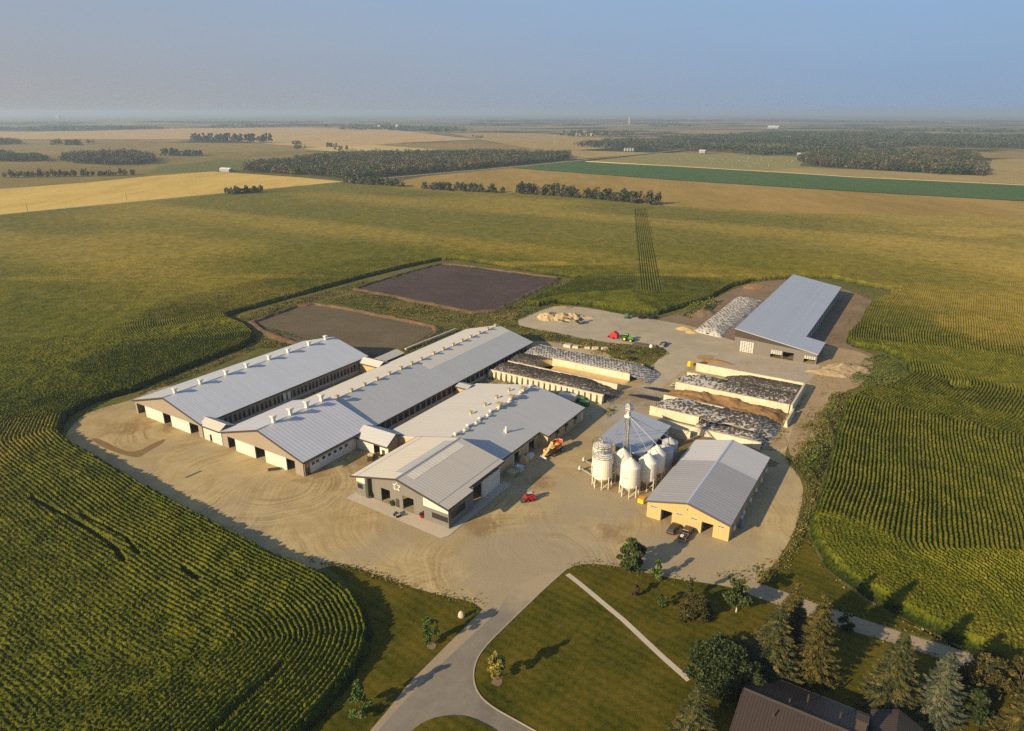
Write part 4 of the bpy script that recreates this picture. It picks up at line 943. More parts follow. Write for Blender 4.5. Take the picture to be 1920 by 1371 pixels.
# --- 6: tan machine shed
F = Farm('machine_shed', 'tan-walled shed with two-tone grey roof and two open doors beside the silos', 'shed', -37.4, 153.4)
A = (-47.4, 4.5, -37.4, 7.1, -27.4, 4.55); tp = topfn(*A); wt = lambda v: tp(v) - .2
us = on_v(*t4(1440, 718), -27.4)[0]
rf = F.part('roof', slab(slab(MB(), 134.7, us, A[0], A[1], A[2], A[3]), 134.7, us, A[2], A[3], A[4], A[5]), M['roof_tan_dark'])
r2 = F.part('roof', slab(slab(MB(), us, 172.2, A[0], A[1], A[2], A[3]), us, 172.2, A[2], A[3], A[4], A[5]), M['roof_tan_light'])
F.part('fascia', fascia(134.7, 172.2, *A, True, 'R', .36), plain('slate_trim', (0.075, 0.068, 0.088)))
F.part('ridge_cap', ridge_cap(134.7, 172.2, A[2], A[3], .26, .255), M['roof_blue'], rf)
D1 = [(-43.6, -40.9, 0, 3.1), (-34.0, -31.3, 0, 3.1)]
wl = F.part('wall', gable_wall(MB(), 135.3, 135.5, -47.0, -27.75, wt, D1, (-37.4,)), M['tan_siding'])
F.part('wall_seam', MB().box(-46.9, -27.9, 135.24, 135.297, 3.62, 3.72), M['tan_paint'], wl)
windows(F, wl, 'u', 135.297, [(-46.3, -44.6, 3.0, 3.45), (-40.0, -38.4, 3.0, 3.45), (-36.6, -35.0, 3.0, 3.45), (-30.5, -28.8, 3.0, 3.45)], -1, mats=M['silver'], bars=2, frame=.12)
F.part('wall_light', MB().box(-37.6, -37.35, 135.2, 135.297, 4.9, 5.15), M['dark_metal'], wl)
for a in (-43.6, -34.0): F.part('door_leaf', MB().box(a + .03, a + .12, 135.5, 137.6, .1, 3.0), M['grey_paint'], wl)
ws_ = F.part('wall', side_wall(MB(), -27.95, -27.75, 135.5, 171.6, 4.25), M['tan_side'])
F.part('wall', side_wall(MB(), -47.0, -46.8, 135.5, 171.6, 4.2), M['tan_side'])
F.part('wall', gable_wall(MB(), 171.6, 171.8, -47.0, -27.75, wt, (), (-37.4,)), M['tan_siding'])
fan = MB().lathe([(.50, 0), (.62, .15), (.62, .55), (.52, .6)], 12); fan.v = [(z, x, y) for x, y, z in fan.v]; fan = fan.mesh('exhaust_fan', M['frame_white'], True)
for x, y in ((1258, 1075), (1312, 1012), (1328, 962), (1380, 868), (1421, 797), (1461, 722), (1496, 650)):
    u, z = on_v(*t4(x, y), -27.7); o = link('exhaust_fan', fan, ws_); o.location = (-27.75 - F.o[0], max(136.5, u) - F.o[1], min(3.4, max(1.0, z)))
v, z = -27.4, 3.0
F.part('chemical_tank', MB().lathe([(.45, 0), (.5, .1), (.5, 1.5), (.2, 1.7)], 10, (-26.8, 142.5, 0)), plain('blue_plastic', (0.12, 0.22, 0.36)), ws_)

# --- 7: new mono-pitch shed
F = Farm('implement_shed', 'large charcoal shed with one-slope blue-grey roof and white grid doors', 'shed', -47, 324)
zt = lambda v: 9.55 - (v + 62.5) * 0.1618
mb = MB(); slab(mb, 266.7, 380.2, -62.5, zt(-62.5), -38.3, zt(-38.3), .25); slab(mb, 266.7, 283.4, -38.3, zt(-38.3), -30.9, zt(-30.9), .25)
rf = F.part('roof', mb, M['roof_blue'])
dv = [on_u(*c6(x, y), 267.5)[0] for x, y in ((690, 560), (786, 570), (905, 590), (984, 600), (988, 605), (1064, 620), (1135, 630), (1216, 645))]
D1 = [(dv[2], dv[3], 0, 3.1), (dv[4], dv[5], 0, 3.0), (dv[6], dv[7], 0, 2.6)]
wl = F.part('wall', gable_wall(MB(), 267.5, 267.75, -62.3, -31.3, lambda v: 6.0 - (v + 62.3) * .054, D1), M['dark_siding'])
F.part('gable_panel', gable_wall(MB(), 267.2, 267.75, -62.3, -31.3, lambda v: zt(v) - .26, (), (), 0) if False else MB().prism([(-62.3, 6.003), (-31.3, 4.33), (-31.3, zt(-31.3) - .26), (-62.3, zt(-62.3) - .26)], 267.4, 267.75), M['dark_gable'], wl)
def griddoor(a, b, z0, z1, nx, nz):
    mb = MB()
    for i in range(nx):
        for k in range(nz):
            x0, x1 = a + (b - a) * i / nx, a + (b - a) * (i + 1) / nx; q0, q1 = z0 + (z1 - z0) * k / nz, z0 + (z1 - z0) * (k + 1) / nz
            mb.box(x0 + .09, x1 - .09, 267.40, 267.47, q0 + .09, q1 - .09)
    mb.mat(1); mb.box(a, b, 267.43, 267.497, z0, z1)
    return F.part('overhead_door', mb, [M['frame_white'], M['dark_metal']], wl)
griddoor(dv[0], dv[1], .15, 4.7, 6, 8); griddoor(dv[2], dv[3], 1.4, 3.1, 5, 4); griddoor(dv[6], dv[7], 1.7, 3.0, 5, 3)
F.part('wall', side_wall(MB(), -62.3, -62.05, 267.75, 379.6, 9.0), M['dark_side'])
F.part('wall', side_wall(MB(), -31.55, -31.3, 267.75, 283.0, 4.1), M['dark_side'])
F.part('wall', gable_wall(MB(), 283.0, 283.2, -38.9, -31.3, lambda v: zt(v) - .27), M['dark_siding'])
F.part('wall', gable_wall(MB(), 379.35, 379.6, -62.05, -38.9, lambda v: zt(v) - .27), M['dark_siding'])
pw = F.part('curtain_wall', side_wall(MB(), -38.95, -38.75, 283.3, 379.3, 4.1), plain('translucent_curtain', (0.30, 0.36, 0.36), 0.5))
u = 284.0
while u < 379:
    F.part('post', MB().box(-38.74, -38.5, u - .13, u + .13, 0, 5.3), M['dark_metal'], pw); u += 6.0
F.part('fascia', MB().box(-38.297, -38.18, 283.41, 380.2, zt(-38.3) - .45, zt(-38.3) + .01), M['trim'])

# --- 8: commodity shed behind the silos
F = Farm('commodity_shed', 'low one-slope grey shed partly hidden behind the cluster of white silos', 'shed', -62.7, 166)
zt = lambda v: 6.5 - (v + 69) * .165
rf = F.part('roof', slab(MB(), 155, 177.4, -69, zt(-69), -56.3, zt(-56.3), .18), M['roof_blue'])
F.part('wall', side_wall(MB(), -68.8, -68.6, 155.5, 177.0, 6.2), M['dark_side'])
F.part('wall', gable_wall(MB(), 155.5, 155.7, -68.6, -56.7, lambda v: zt(v) - .2), M['dark_siding'])
F.part('wall', gable_wall(MB(), 176.8, 177.0, -68.6, -56.7, lambda v: zt(v) - .2), M['cream'])
F.part('wall', side_wall(MB(), -56.9, -56.7, 155.7, 176.8, 4.2, [(158, 164, 0, 3.6), (166, 174, 0, 3.6)]), M['silver'])
F.part('purlin', MB().box(-56.297, -56.2, 155, 177.4, zt(-56.3) - .3, zt(-56.3) + .01), M['trim'])

# --- connecting links
def link_x(name, label, va, vb, u0, ur, u1, z0, zr, z1, mat, wallmat, cat='passage', ops=(), extra=None, wfront=True, wright=True):
    """small gabled link whose ridge runs across (along v)"""
    F = Farm(name, label, cat, (va + vb) / 2, (u0 + u1) / 2)
    mb = MB()
    mb.prism_x([(u0, z0 - .16), (ur, zr - .16), (ur, zr), (u0, z0)], va, vb); mb.prism_x([(ur, zr - .16), (u1, z1 - .16), (u1, z1), (ur, zr)], va, vb)
    rf = F.part('roof', mb, mat)
    F.part('fascia', MB().box(va, vb, u0 - .1, u0 - .003, z0 - .38, z0 + .02), M['trim'])
    if wfront: wl = F.part('wall', gable_wall(MB(), u0 + .5, u0 + .7, va, vb, lambda v: z0 + .02, ops), wallmat)
    else: wl = None
    if wright: F.part('wall', MB().prism_x([(u0 + .7, 0), (u1 - .5, 0), (u1 - .5, z1), (ur, zr - .2), (u0 + .7, z0)], vb - .7, vb - .5), M['taupe_side'])
    return F, rf, wl
F, rf, wl = link_x('barn_link', 'white-fronted link with small dark door joining the two front-left barns', -172.1, -163.9, 104.85, 107.4, 110.4, 4.55, 6.0, 4.6, M['roof_shop'], M['white_panel'], ops=((-169.6, -168.5, 0, 2.2),), wright=False)
mb = MB(); mb.prism_x([(107.4, 5.84), (110.4, 4.44), (110.4, 4.6), (107.4, 6.0)], -174.2, -172.103); mb.prism_x([(104.86, 4.39), (107.4, 5.84), (107.4, 6.0), (104.86, 4.55)], -173.2, -172.103)
F.part('roof_return', mb, M['roof_shop'], rf)
F, rf, wl = link_x('barn_link', 'grey-roofed link with a gable end between the ribbed barn and the star-sign shop', -130.3, -118.3, 124.3, 128.2, 133.4, 3.6, 6.0, 3.6, M['roof_grey'], M['white_panel'], ops=((-123.7, -121.4, 0, 2.9),))
F.part('door', MB().box(-120.6, -119.6, 124.72, 124.797, 0, 2.1), M['brown_paint'], wl)
F.part('gable_fascia', MB().prism_x([(124.3, 3.2), (128.2, 5.6), (128.2, 6.03), (124.3, 3.63)], -118.297, -118.2).prism_x([(128.2, 5.6), (133.4, 3.2), (133.4, 3.63), (128.2, 6.03)], -118.297, -118.2), M['trim'])
link_x('barn_link', 'cream-roofed link with tan wall joining the far ends of the left barns', -172.0, -162.4, 169.2, 172.2, 175.6, 4.0, 5.3, 4.0, M['roof_pale_lit'], M['tan_siding'], wright=False)
link_x('barn_link', 'small grey link roof between the longest barn and the milking barn', -129.0, -123.9, 170.2, 172.6, 174.8, 3.6, 4.2, 3.6, M['roof_grey'], M['tan_siding'], wright=False)
F = Farm('pump_house', 'small narrow pale-roofed pump house behind the link beside the grey lagoon', 'hut', -168.6, 182)
rf = F.part('roof', slab(slab(MB(), 176.3, 188.2, -171.2, 3.6, -169.9, 4.1, .12), 176.3, 188.2, -169.9, 4.1, -166.2, 3.2, .12), M['roof_shop'])
F.part('wall', side_wall(MB(), -166.7, -166.5, 176.7, 187.8, 3.0), M['dark_side']); F.part('wall', side_wall(MB(), -170.9, -170.7, 176.7, 187.8, 3.4), M['dark_side'])
F.part('wall', gable_wall(MB(), 187.8, 188.0, -170.9, -166.5, lambda v: 3.0), M['dark_siding']); F.part('wall', gable_wall(MB(), 176.5, 176.7, -170.9, -166.5, lambda v: 3.0), M['dark_siding'])
F.part('fascia', MB().box(-166.197, -166.1, 176.3, 188.2, 2.95, 3.22), M['trim'])
F = Farm('block_wall', 'low pale concrete wall running beside the longest barn near the lagoon', 'wall', -173.3, 213)
F.part('wall_body', MB().hexa([(-173.9, 197, 0), (-173.2, 197, 0), (-172.2, 229.4, 0), (-172.9, 229.4, 0), (-173.9, 197, 1.1), (-173.2, 197, 1.1), (-172.2, 229.4, 1.1), (-172.9, 229.4, 1.1)]), M['concrete_wall'])
F.part('coping', MB().hexa([(-174.0, 196.9, 1.103), (-173.1, 196.9, 1.103), (-172.1, 229.5, 1.103), (-172.8, 229.5, 1.103), (-174.0, 196.9, 1.22), (-173.1, 196.9, 1.22), (-172.1, 229.5, 1.22), (-172.8, 229.5, 1.22)]), M['concrete'])

# --- house bottom right
F = Farm('farmhouse', 'brown metal-roofed house among the spruces at the lower right', 'house', -4, 89)
mb = MB(); mb.prism_x([(81.6, 2.85), (89.2, 5.5), (89.2, 5.7), (81.6, 3.05)], -13.1, 4.3); mb.prism_x([(89.2, 5.5), (96.8, 2.85), (96.8, 3.05), (89.2, 5.7)], -13.1, 4.3)
rf = F.part('roof', mb, M['roof_brown'])
F.part('ridge_cap', MB().prism_x([(88.9, 5.62), (89.2, 5.72), (89.5, 5.62), (89.2, 5.8)], -13.1, 4.3), M['trim'], rf)
F.part('fascia', MB().box(-13.1, 4.3, 96.803, 96.9, 2.75, 3.07).prism_x([(81.6, 2.7), (89.2, 5.4), (89.2, 5.72), (81.6, 3.07)], -13.2, -13.103).prism_x([(89.2, 5.4), (96.8, 2.7), (96.8, 3.07), (89.2, 5.72)], -13.2, -13.103), M['trim'])
mb = MB(); side_wall(mb, -12.6, -12.4, 82.4, 96.0, 2.9); side_wall(mb, 3.6, 3.8, 82.4, 96.0, 2.9); gable_wall(mb, 82.2, 82.4, -12.6, 3.8, lambda v: 2.9); gable_wall(mb, 96.0, 96.2, -12.6, 3.8, lambda v: 2.9)
mb.prism_x([(82.4, 2.903), (96.0, 2.903), (89.2, 5.3)], -12.6, -12.4); F.part('wall', mb, M['tan_siding'])
F.part('chimney', MB().box(2.6, 4.0, 90.4, 91.6, 3.0, 7.1).box(2.45, 4.15, 90.25, 91.75, 7.103, 7.35), M['trim'], rf)
for v, u in ((-6.5, 90.6), (-4.2, 93.0), (-8.0, 86.8), (0.5, 92.0)): F.part('roof_pipe', MB().tube((v, u, 4.0), (v, u, 5.9), .14, n=7), M['brown_paint'], rf)
mb = MB().prism([(4.32, 2.5), (7.9, 4.4), (7.9, 4.6), (4.32, 2.7)], 80, 98.7).prism([(7.9, 4.4), (11.5, 2.5), (11.5, 2.7), (7.9, 4.6)], 80, 98.7)
F.part('wing_roof', mb, ribbed('brown_wing_roof_steel', (0.056, 0.041, 0.033), 0.45, 1, 0.4, 0.5, 0.06), rf)
F.part('wing_wall', MB().box(4.75, 11.0, 81.0, 98.2, 0, 2.49), M['tan_siding'])
# ------------------------------------------------------------------ bunker silos
def bunker_wall(label, axis, pos, a0, a1, h, t0=.45, t1=.25, butt=0, mat='concrete_wall', lip=True):
    """cast wall tapering to its top; axis 'v' runs along v at u = pos"""
    c = (a0 + a1) / 2
    F = Farm('bunker_wall', label, 'wall', *((c, pos) if axis == 'v' else (pos, c)))
    mb = MB(); n = max(1, round((a1 - a0) / 2.4)); sl = [a0 + (a1 - a0) * i / n for i in range(n + 1)]
    for a, b in zip(sl[:-1], sl[1:]):
        g = .012
        if axis == 'v': mb.hexa([(a + g, pos - t0, 0), (b - g, pos - t0, 0), (b - g, pos + t0, 0), (a + g, pos + t0, 0), (a + g, pos - t1, h), (b - g, pos - t1, h), (b - g, pos + t1, h), (a + g, pos + t1, h)])
        else: mb.hexa([(pos - t0, a + g, 0), (pos + t0, a + g, 0), (pos + t0, b - g, 0), (pos - t0, b - g, 0), (pos - t1, a + g, h), (pos + t1, a + g, h), (pos + t1, b - g, h), (pos - t1, b - g, h)])
    F.part('panel', mb, M[mat])
    if lip:
        mb = MB()
        if axis == 'v': mb.box(a0 - .05, a1 + .05, pos - t1 - .08, pos + t1 + .08, h + .003, h + .16)
        else: mb.box(pos - t1 - .08, pos + t1 + .08, a0 - .05, a1 + .05, h + .003, h + .16)
        F.part('coping', mb, M[mat])
    for i in range(butt):
        x = a0 + .35 + (a1 - a0 - .7) * i / (butt - 1)
        F.part('buttress', MB().prism_x([(pos - 1.55, 0), (pos - t0 + .02, 0), (pos - t1 + .02, h - .1), (pos - t1 - .75, h - .25)], x - .34, x + .34), M[mat])
    return F
bunker_wall('near bunker wall of the left pair, braced by a long row of buttresses', 'v', 191.6, -129.2, -84.3, 2.75, butt=21)
bunker_wall('plain bunker wall between the black tyre pile and the dug-out bay', 'v', 202.8, -128.6, -84.3, 2.7)
bunker_wall('bunker wall lining the dug-out bay under the white tyre pile', 'v', 213.7, -115.5, -84.3, 2.9)
bunker_wall('far bunker wall of the left pair, next to the weedy bank', 'v', 226.2, -128.8, -84.4, 2.35)
bunker_wall('bunker wall nearest the charcoal shed, its bright face bare', 'v', 237.2, -67.9, -30.6, 2.9)
bunker_wall('short bunker wall at the left end of the upper right pile', 'v', 228.3, -68.3, -54.0, 2.1)
bunker_wall('bright bunker wall between the upper tyre pile and brown heap', 'v', 215.6, -68.2, -30.9, 2.7)
bunker_wall('bunker wall just below the brown bedding heap', 'v', 203.7, -68.0, -48.0, 2.1)
bunker_wall('stained bunker wall in front of the lower tyre pile, shed shadow across it', 'v', 191.2, -68.0, -52.3, 2.75)
bunker_wall('lowest curved bunker wall right behind the tan shed', 'v', 185.2, -62.6, -32.4, 1.9, 1.0, .3)
bunker_wall('end wall closing the upper right bunkers beside the dirt track', 'u', -30.2, 215.3, 237.0, 2.8)
bunker_wall('broken leaning end wall stub below the upper right bunkers', 'u', -29.4, 203.8, 214.6, 2.0, .6, .2)
bunker_wall('short low wall stub between the silos and the lowest bunker', 'v', 181.4, -58.5, -51.6, 1.9)

TY = []            # tyre places: x, y, z, scale
def fbm(X, Y, s, seed): return .55 * vnoise(X, Y, s, seed) + .3 * vnoise(X, Y, s * .4, seed + 1) + .15 * vnoise(X, Y, s * .15, seed + 2)
def pile(name, label, cat, v0, v1, u0, u1, hf, mats, step=.5, tyres=None, seed=1, matf=None):
    """heap on the grid v0..v1, u0..u1; hf(v, u) -> height"""
    nv = int((v1 - v0) / step) + 1; nu = int((u1 - u0) / step) + 1
    V, U = np.meshgrid(np.linspace(v0, v1, nv), np.linspace(u0, u1, nu), indexing='ij')
    Z = hf(V, U); cv, cu = (v0 + v1) / 2, (u0 + u1) / 2
    Z[[0, -1], :] = np.minimum(Z[[0, -1], :], 0) - .05; Z[:, [0, -1]] = np.minimum(Z[:, [0, -1]], Z[:, [0, -1]])
    ver = np.stack([V - cv, U - cu, Z], -1).reshape(-1, 3)
    id_ = np.arange(nv * nu).reshape(nv, nu)
    f = np.stack([id_[:-1, :-1], id_[1:, :-1], id_[1:, 1:], id_[:-1, 1:]], -1).reshape(-1, 4)
    me = np_mesh(name, ver, f, mats, smooth=True)
    o = link(name, me); x, y = W(cv, cu); o.location = (x, y, 0); o.rotation_euler = (0, 0, -PSI)
    tag(o, label, cat)
    if tyres:
        g = np.random.default_rng(seed + 50); sp = tyres['sp']
        vs = np.arange(v0 + .5, v1 - .4, sp); us = np.arange(u0 + .45, u1 - .3, sp)
        A, B = np.meshgrid(vs, us, indexing='ij'); A = A + np.where(np.arange(len(us)) % 2, sp / 2, 0)
        A = (A + g.uniform(-.2, .2, A.shape)).ravel(); B = (B + g.uniform(-.2, .2, B.shape)).ravel()
        k = (A < v1 - .4) & (hf(A, B) > .35)
        if 'prob' in tyres: k &= g.random(A.shape) < tyres['prob'](A, B)
        A, B = A[k], B[k]; z = hf(A, B)
        for a, b, c in zip(A, B, z):
            x, y = W(a, b); TY.append((x, y, c + .06, g.uniform(.92, 1.1)))
    return o
def crown(v0, v1, u0, u1, h, rise, endL=0.0, endR=0.0, seed=1, rough=.25):
    def f(V, U):
        t = (U - (u0 + u1) / 2) / ((u1 - u0) / 2); z = h + rise * (1 - t * t) + (fbm(V, U, 6, seed) - .5) * rough * 2 + (fbm(V, U, 1.2, seed + 9) - .5) * .12
        if endR: z = z * np.clip((v1 - V) / endR, 0, 1) ** .75
        if endL: z = z * np.clip((V - v0) / endL, 0, 1) ** .75
        return z
    return f
pile('silage_pile', 'silage pile packed with black tyres behind the buttressed wall', 'silage pile', -129, -81.5, 192.0, 202.4, crown(-129, -81.5, 192, 202.4, 2.5, .75, 0, 13, 1), M['cover_dark'], tyres=dict(sp=.74, prob=lambda a, b: .84 + 0 * a), seed=1)
def dug(V, U):
    z = crown(-129, -108, 203.2, 213.4, 2.5, .7, seed=2)(V, U)
    face = -115.6 - 3.2 * (1 - ((U - 208.3) / 5.1) ** 2)
    return np.where(V > face, 0.02, z)
dugp = pile('silage_pile', 'half dug-out silage pile with a curved tan cut face', 'silage pile', -128.9, -112.0, 203.25, 213.35, dug, M['cover_dark'], .3, dict(sp=.74, prob=lambda a, b: .84 + 0 * a), 2)
# the cut face, a thin skin over the vertical drop
mb = MB(); n = 14
fa = [(208.3 + 5.0 * (2 * i / n - 1)) for i in range(n + 1)]
ff = lambda u: -115.45 - 3.2 * (1 - ((u - 208.3) / 5.1) ** 2)
for a, b in zip(fa[:-1], fa[1:]):
    mb.hexa([(ff(a) - .3, a, 0), (ff(a) + .25, a, 0), (ff(b) + .25, b, 0), (ff(b) - .3, b, 0), (ff(a) - .3, a, 3.0 - .03 * (a - 208.3) ** 2), (ff(a) - .05, a, 3.0 - .03 * (a - 208.3) ** 2), (ff(b) - .05, b, 3.0 - .03 * (b - 208.3) ** 2), (ff(b) - .3, b, 3.0 - .03 * (b - 208.3) ** 2)])
mb.build('silage_face', M['silage_face'], dugp, (-120.45, 208.3, 0))
pile('spilled_feed', 'low tan strip of spilled feed on the dug-out bay floor', 'feed heap', -114.5, -84, 203.4, 213.2, lambda V, U: .12 + .5 * np.clip((U - 210.2) / 3, 0, 1) + .35 * np.clip((204.6 - U), 0, 1) + (fbm(V, U, 3, 4) - .5) * .25, M['silage_face'], .5)
pile('silage_pile', 'white-covered silage pile under a net of tyres beside the weedy bank', 'silage pile', -128.8, -77.0, 214.1, 225.9, crown(-128.8, -77, 214.1, 225.9, 2.55, .5, 0, 9, 3), M['cover'], tyres=dict(sp=1.18, prob=lambda a, b: .9 + 0 * a), seed=3)
pile('silage_pile', 'upper right silage pile, pale at its left end, black beyond', 'silage pile', -71.0, -30.7, 216.0, 227.9, crown(-71, -30.7, 216, 228, 2.3, .55, 8, 0, 5), M['cover'], tyres=dict(sp=.68, prob=lambda a, b: np.clip(.36 + (a + 58) / 24, .30, .85)), seed=5)
pile('silage_pile', 'dark silage pile tucked against the bright wall near the charcoal shed', 'silage pile', -57.0, -30.7, 228.2, 236.8, crown(-57, -30.7, 228.2, 236.8, 2.2, .5, 9, 0, 6), M['cover_dark'], tyres=dict(sp=.72, prob=lambda a, b: .86 + 0 * a), seed=6)
pile('bedding_heap', 'lumpy brown bedding heap lying between two bunker walls', 'heap', -69.5, -31.0, 204.2, 215.1, lambda V, U: (1.0 + 2.6 * (fbm(V, U, 8, 8) - .3) + (fbm(V, U, 1.6, 9) - .5) * .9) * np.clip((V + 69.5) / 5, 0, 1) * np.clip((-31 - V) / 3, 0, 1) * np.clip((215.3 - U) / 1.5, .2, 1) * np.clip((U - 203.6) / 2.0, .3, 1), M['manure'], .45)
pile('silage_pile', 'lower right silage pile with patchy white and brown cover', 'silage pile', -69.0, -30.5, 191.6, 203.4, crown(-69, -30.5, 191.6, 203.4, 2.2, .65, 6, 6, 7, .4), M['cover'], tyres=dict(sp=.68, prob=lambda a, b: np.clip(.46 + (a + 56) / 40, .34, .78)), seed=7)
def gp(V, U): return np.where(V < -51.6, 0.02, crown(-60, -31.5, 185.6, 190.9, 2.1, .35, 0, 4, 8)(V, U))
smallp = pile('silage_pile', 'small silage pile with black tyres right behind the curved lowest wall', 'silage pile', -53.0, -31.5, 185.6, 190.8, gp, M['cover'], .3, dict(sp=.76, prob=lambda a, b: .85 + 0 * a), 8)
mb = MB(); mb.hexa([(-52.0, 186.2, 0), (-51.45, 186.2, 0), (-51.45, 190.9, 0), (-52.0, 190.9, 0), (-51.7, 186.2, 2.3), (-51.45, 186.2, 2.3), (-51.45, 190.9, 2.5), (-51.7, 190.9, 2.5)])
mb.build('silage_face', M['silage_face'], smallp, (-42.25, 188.2, 0))
pile('bedding_heap', 'brown bedding heap against the back of the tan shed', 'heap', -50.5, -31.5, 173.5, 183.5, lambda V, U: (.5 + 1.6 * (fbm(V, U, 6, 12) - .25)) * np.clip((V + 50.5) / 3, 0, 1) * np.clip((-31.5 - V) / 3, 0, 1) * np.clip((U - 173) / 3, 0, 1), M['manure'], .5)
# free-standing clamp by the charcoal shed
A4 = [farm(*at(*p)) for p in ((1300, 622), (1352, 634), (1432, 566), (1382, 558))]
cl = np.array(A4); vmin, umin = cl.min(0) - 1; vmax, umax = cl.max(0) + 1
def clamp_h(V, U):
    d = dist_poly(cl, V, U); i = inside(cl, V, U)
    return np.where(i, 1.9 * np.clip(d / 4.5, 0, 1) ** .6 + (fbm(V, U, 2.2, 15) - .5) * .5 + .15, -.05)
pile('silage_pile', 'long white-covered silage clamp lying beside the charcoal shed', 'silage pile', vmin, vmax, umin, umax, clamp_h, M['cover'], .5, dict(sp=1.55, prob=lambda a, b: .75 + 0 * a), 9)

def tyre_mesh(R, r, n=9, m=5): return MB().ring(R, r, (0, 0, 0), n, m).mesh('tyre', M['old_tyre'], True)
tm = tyre_mesh(.27, .095)
TY.sort(key=lambda t: t[0] ** 2 + t[1] ** 2 + CAM_H ** 2)
for x, y, z, s in TY[:300]:
    o = link('tyre', tm); o.location = (x, y, z); o.scale = (s, s, s); o.rotation_euler = (random.uniform(-.3, .3), random.uniform(-.3, .3), 0)
    tag(o, 'old black car tyre weighing down the silage cover', 'tyre', 'tyres on the silage covers')
rest = np.array(TY[300:]); n = len(rest)
bv = np.array([v.co[:] for v in tyre_mesh(.27, .095, 7, 4).vertices]); bm_ = MB().ring(.27, .095, (0, 0, 0), 7, 4); bf = np.array(bm_.f); bv = np.array(bm_.v)
ver = (bv[None] * rest[:, 3][:, None, None] + rest[:, None, :3]).reshape(-1, 3); fac = (bf[None] + (np.arange(n) * len(bv))[:, None, None]).reshape(-1, 4)
o = link('tyres', np_mesh('tyres', ver, fac, M['old_tyre'], smooth=True)); tag(o, 'mass of old tyres over the farther silage covers', None, 'tyres on the silage covers', 'stuff')
print('tyres', len(TY))
big = MB().ring(.75, .26, (0, 0, .26), 14, 6).mesh('big_tyre', M['rubber'], True)
cb = crop(1180, 560, 1920 / 260)
def tyre_at(px, py, label, s=1.0, z=0.0, group=None):
    o = link('big_tyre', big); o.location = at(px, py, z) + (z,); o.scale = (s, s, s); return tag(o, label, 'tyre', group)
for (x, y), l in zip(((1015, 432), (1095, 488), (1240, 488)), ('large tractor tyre at the upper end of the white clamp front', 'large tractor tyre in the middle of the white clamp front', 'large tractor tyre nearest the shed on the white clamp front')): tyre_at(*cb(x, y), l, 1.25, .15)
for (x, y, s), l in zip(((1412, 243, 1.9), (1530, 243, 2.3)), ('smaller of two giant tyres at the corn edge', 'larger of two giant tyres at the corn edge')): tyre_at(*c10(x, y), l, s)
for (x, y, s), l in zip(((1275, 668, 1.1), (1290, 757, 1.5)), ('tractor tyre half hidden in the weeds by the pickup', 'large tractor tyre in weeds behind the white tyre pile')): tyre_at(*c10(x, y), l, s, .3)

# ------------------------------------------------------------------ grain silos, elevator, augers
def silo(v, u, r, zc, ze, zap, label, flat=False, legs=8, mat='white_metal', group='white hopper silos'):
    F = Farm('grain_silo', label, 'silo', v, u, group)
    if zc > 0:
        F.part('tank', MB().lathe([(r, zc)] + [q for k in range(1, 5) for q in ((r, zc + (ze - zc) * k / 5 - .05), (r + .012, zc + (ze - zc) * k / 5), (r, zc + (ze - zc) * k / 5 + .05))] + [(r, ze)], 28, (v, u, 0)), M[mat], smooth=False)
        F.part('hopper', MB().lathe([(.35, zc - 2.05), (r * .98, zc - .003)], 24, (v, u, 0)), M[mat])
        for i in range(legs):
            a = 2 * math.pi * (i + .5) / legs; b = 2 * math.pi * (i + 1.5) / legs
            p = (v + r * 1.0 * math.cos(a), u + r * math.sin(a)); q = (v + r * math.cos(b), u + r * math.sin(b))
            F.part('leg', MB().tube((p[0], p[1], 0), (p[0], p[1], zc + .5), .095, n=6), M[mat])
            if i % 2 == 0: F.part('brace', MB().tube((p[0], p[1], .25), (q[0], q[1], 2.0), .05, n=4).tube((q[0], q[1], .25), (p[0], p[1], 2.0), .05, n=4), M[mat])
    else:
        F.part('tank', MB().lathe([(r, 0), (r, ze)], 28, (v, u, 0)), M[mat])
    if flat:
        F.part('roof', MB().lathe([(r, ze + .003), (r * .55, ze + .35), (.35, ze + .6)], 28, (v, u, 0)), M[mat])
        mb = MB().ring(r + .12, .045, (v, u, ze + 1.05), 28, 4).ring(r + .12, .03, (v, u, ze + .55), 28, 4).ring(r + .12, .06, (v, u, ze - .05), 28, 4)
        for i in range(12): a = math.pi * i / 6; mb.tube((v + (r + .12) * math.cos(a), u + (r + .12) * math.sin(a), ze - .1), (v + (r + .12) * math.cos(a), u + (r + .12) * math.sin(a), ze + 1.05), .045, n=4)
        F.part('guard_rail', mb, M['dark_metal'])
        F.part('inlet', MB().lathe([(.7, ze + .55), (.7, ze + .75), (.35, ze + .8), (.25, ze + 1.7)], 10, (v, u, 0)), M['galv'])
    else:
        F.part('roof', MB().lathe([(r * 1.02, ze + .003), (r * .3, zap - .35), (.32, zap - .3), (.32, zap), (.1, zap + .05)], 28, (v, u, 0)), M[mat])
        mb = MB(); a0 = -.9                                   # roof ladder on the far-right side
        for da in (-.09, .09): mb.tube((v + r * 1.05 * math.cos(a0 + da), u - 0 + r * 1.05 * math.sin(a0 + da) * -1, ze + .1), (v + .5 * math.cos(a0 + da * 3), u + .5 * math.sin(a0 + da * 3) * -1, zap - .15), .05, n=4)
        F.part('ladder', mb, M['dark_metal'])
    return F
FS = [(-62.1, 142.7, 2.45, 2.95, 8.6, 9.2, True), (-64.6, 147.6, 2.45, 2.95, 8.8, 9.4, True), (-58.9, 147.9, 2.3, 2.9, 7.3, 9.3, False), (-54.6, 142.6, 2.4, 2.9, 8.0, 10.2, False), (-52.1, 148.0, 2.3, 2.9, 7.6, 9.7, False), (-51.8, 153.2, 2.3, 2.9, 7.6, 9.8, False)]
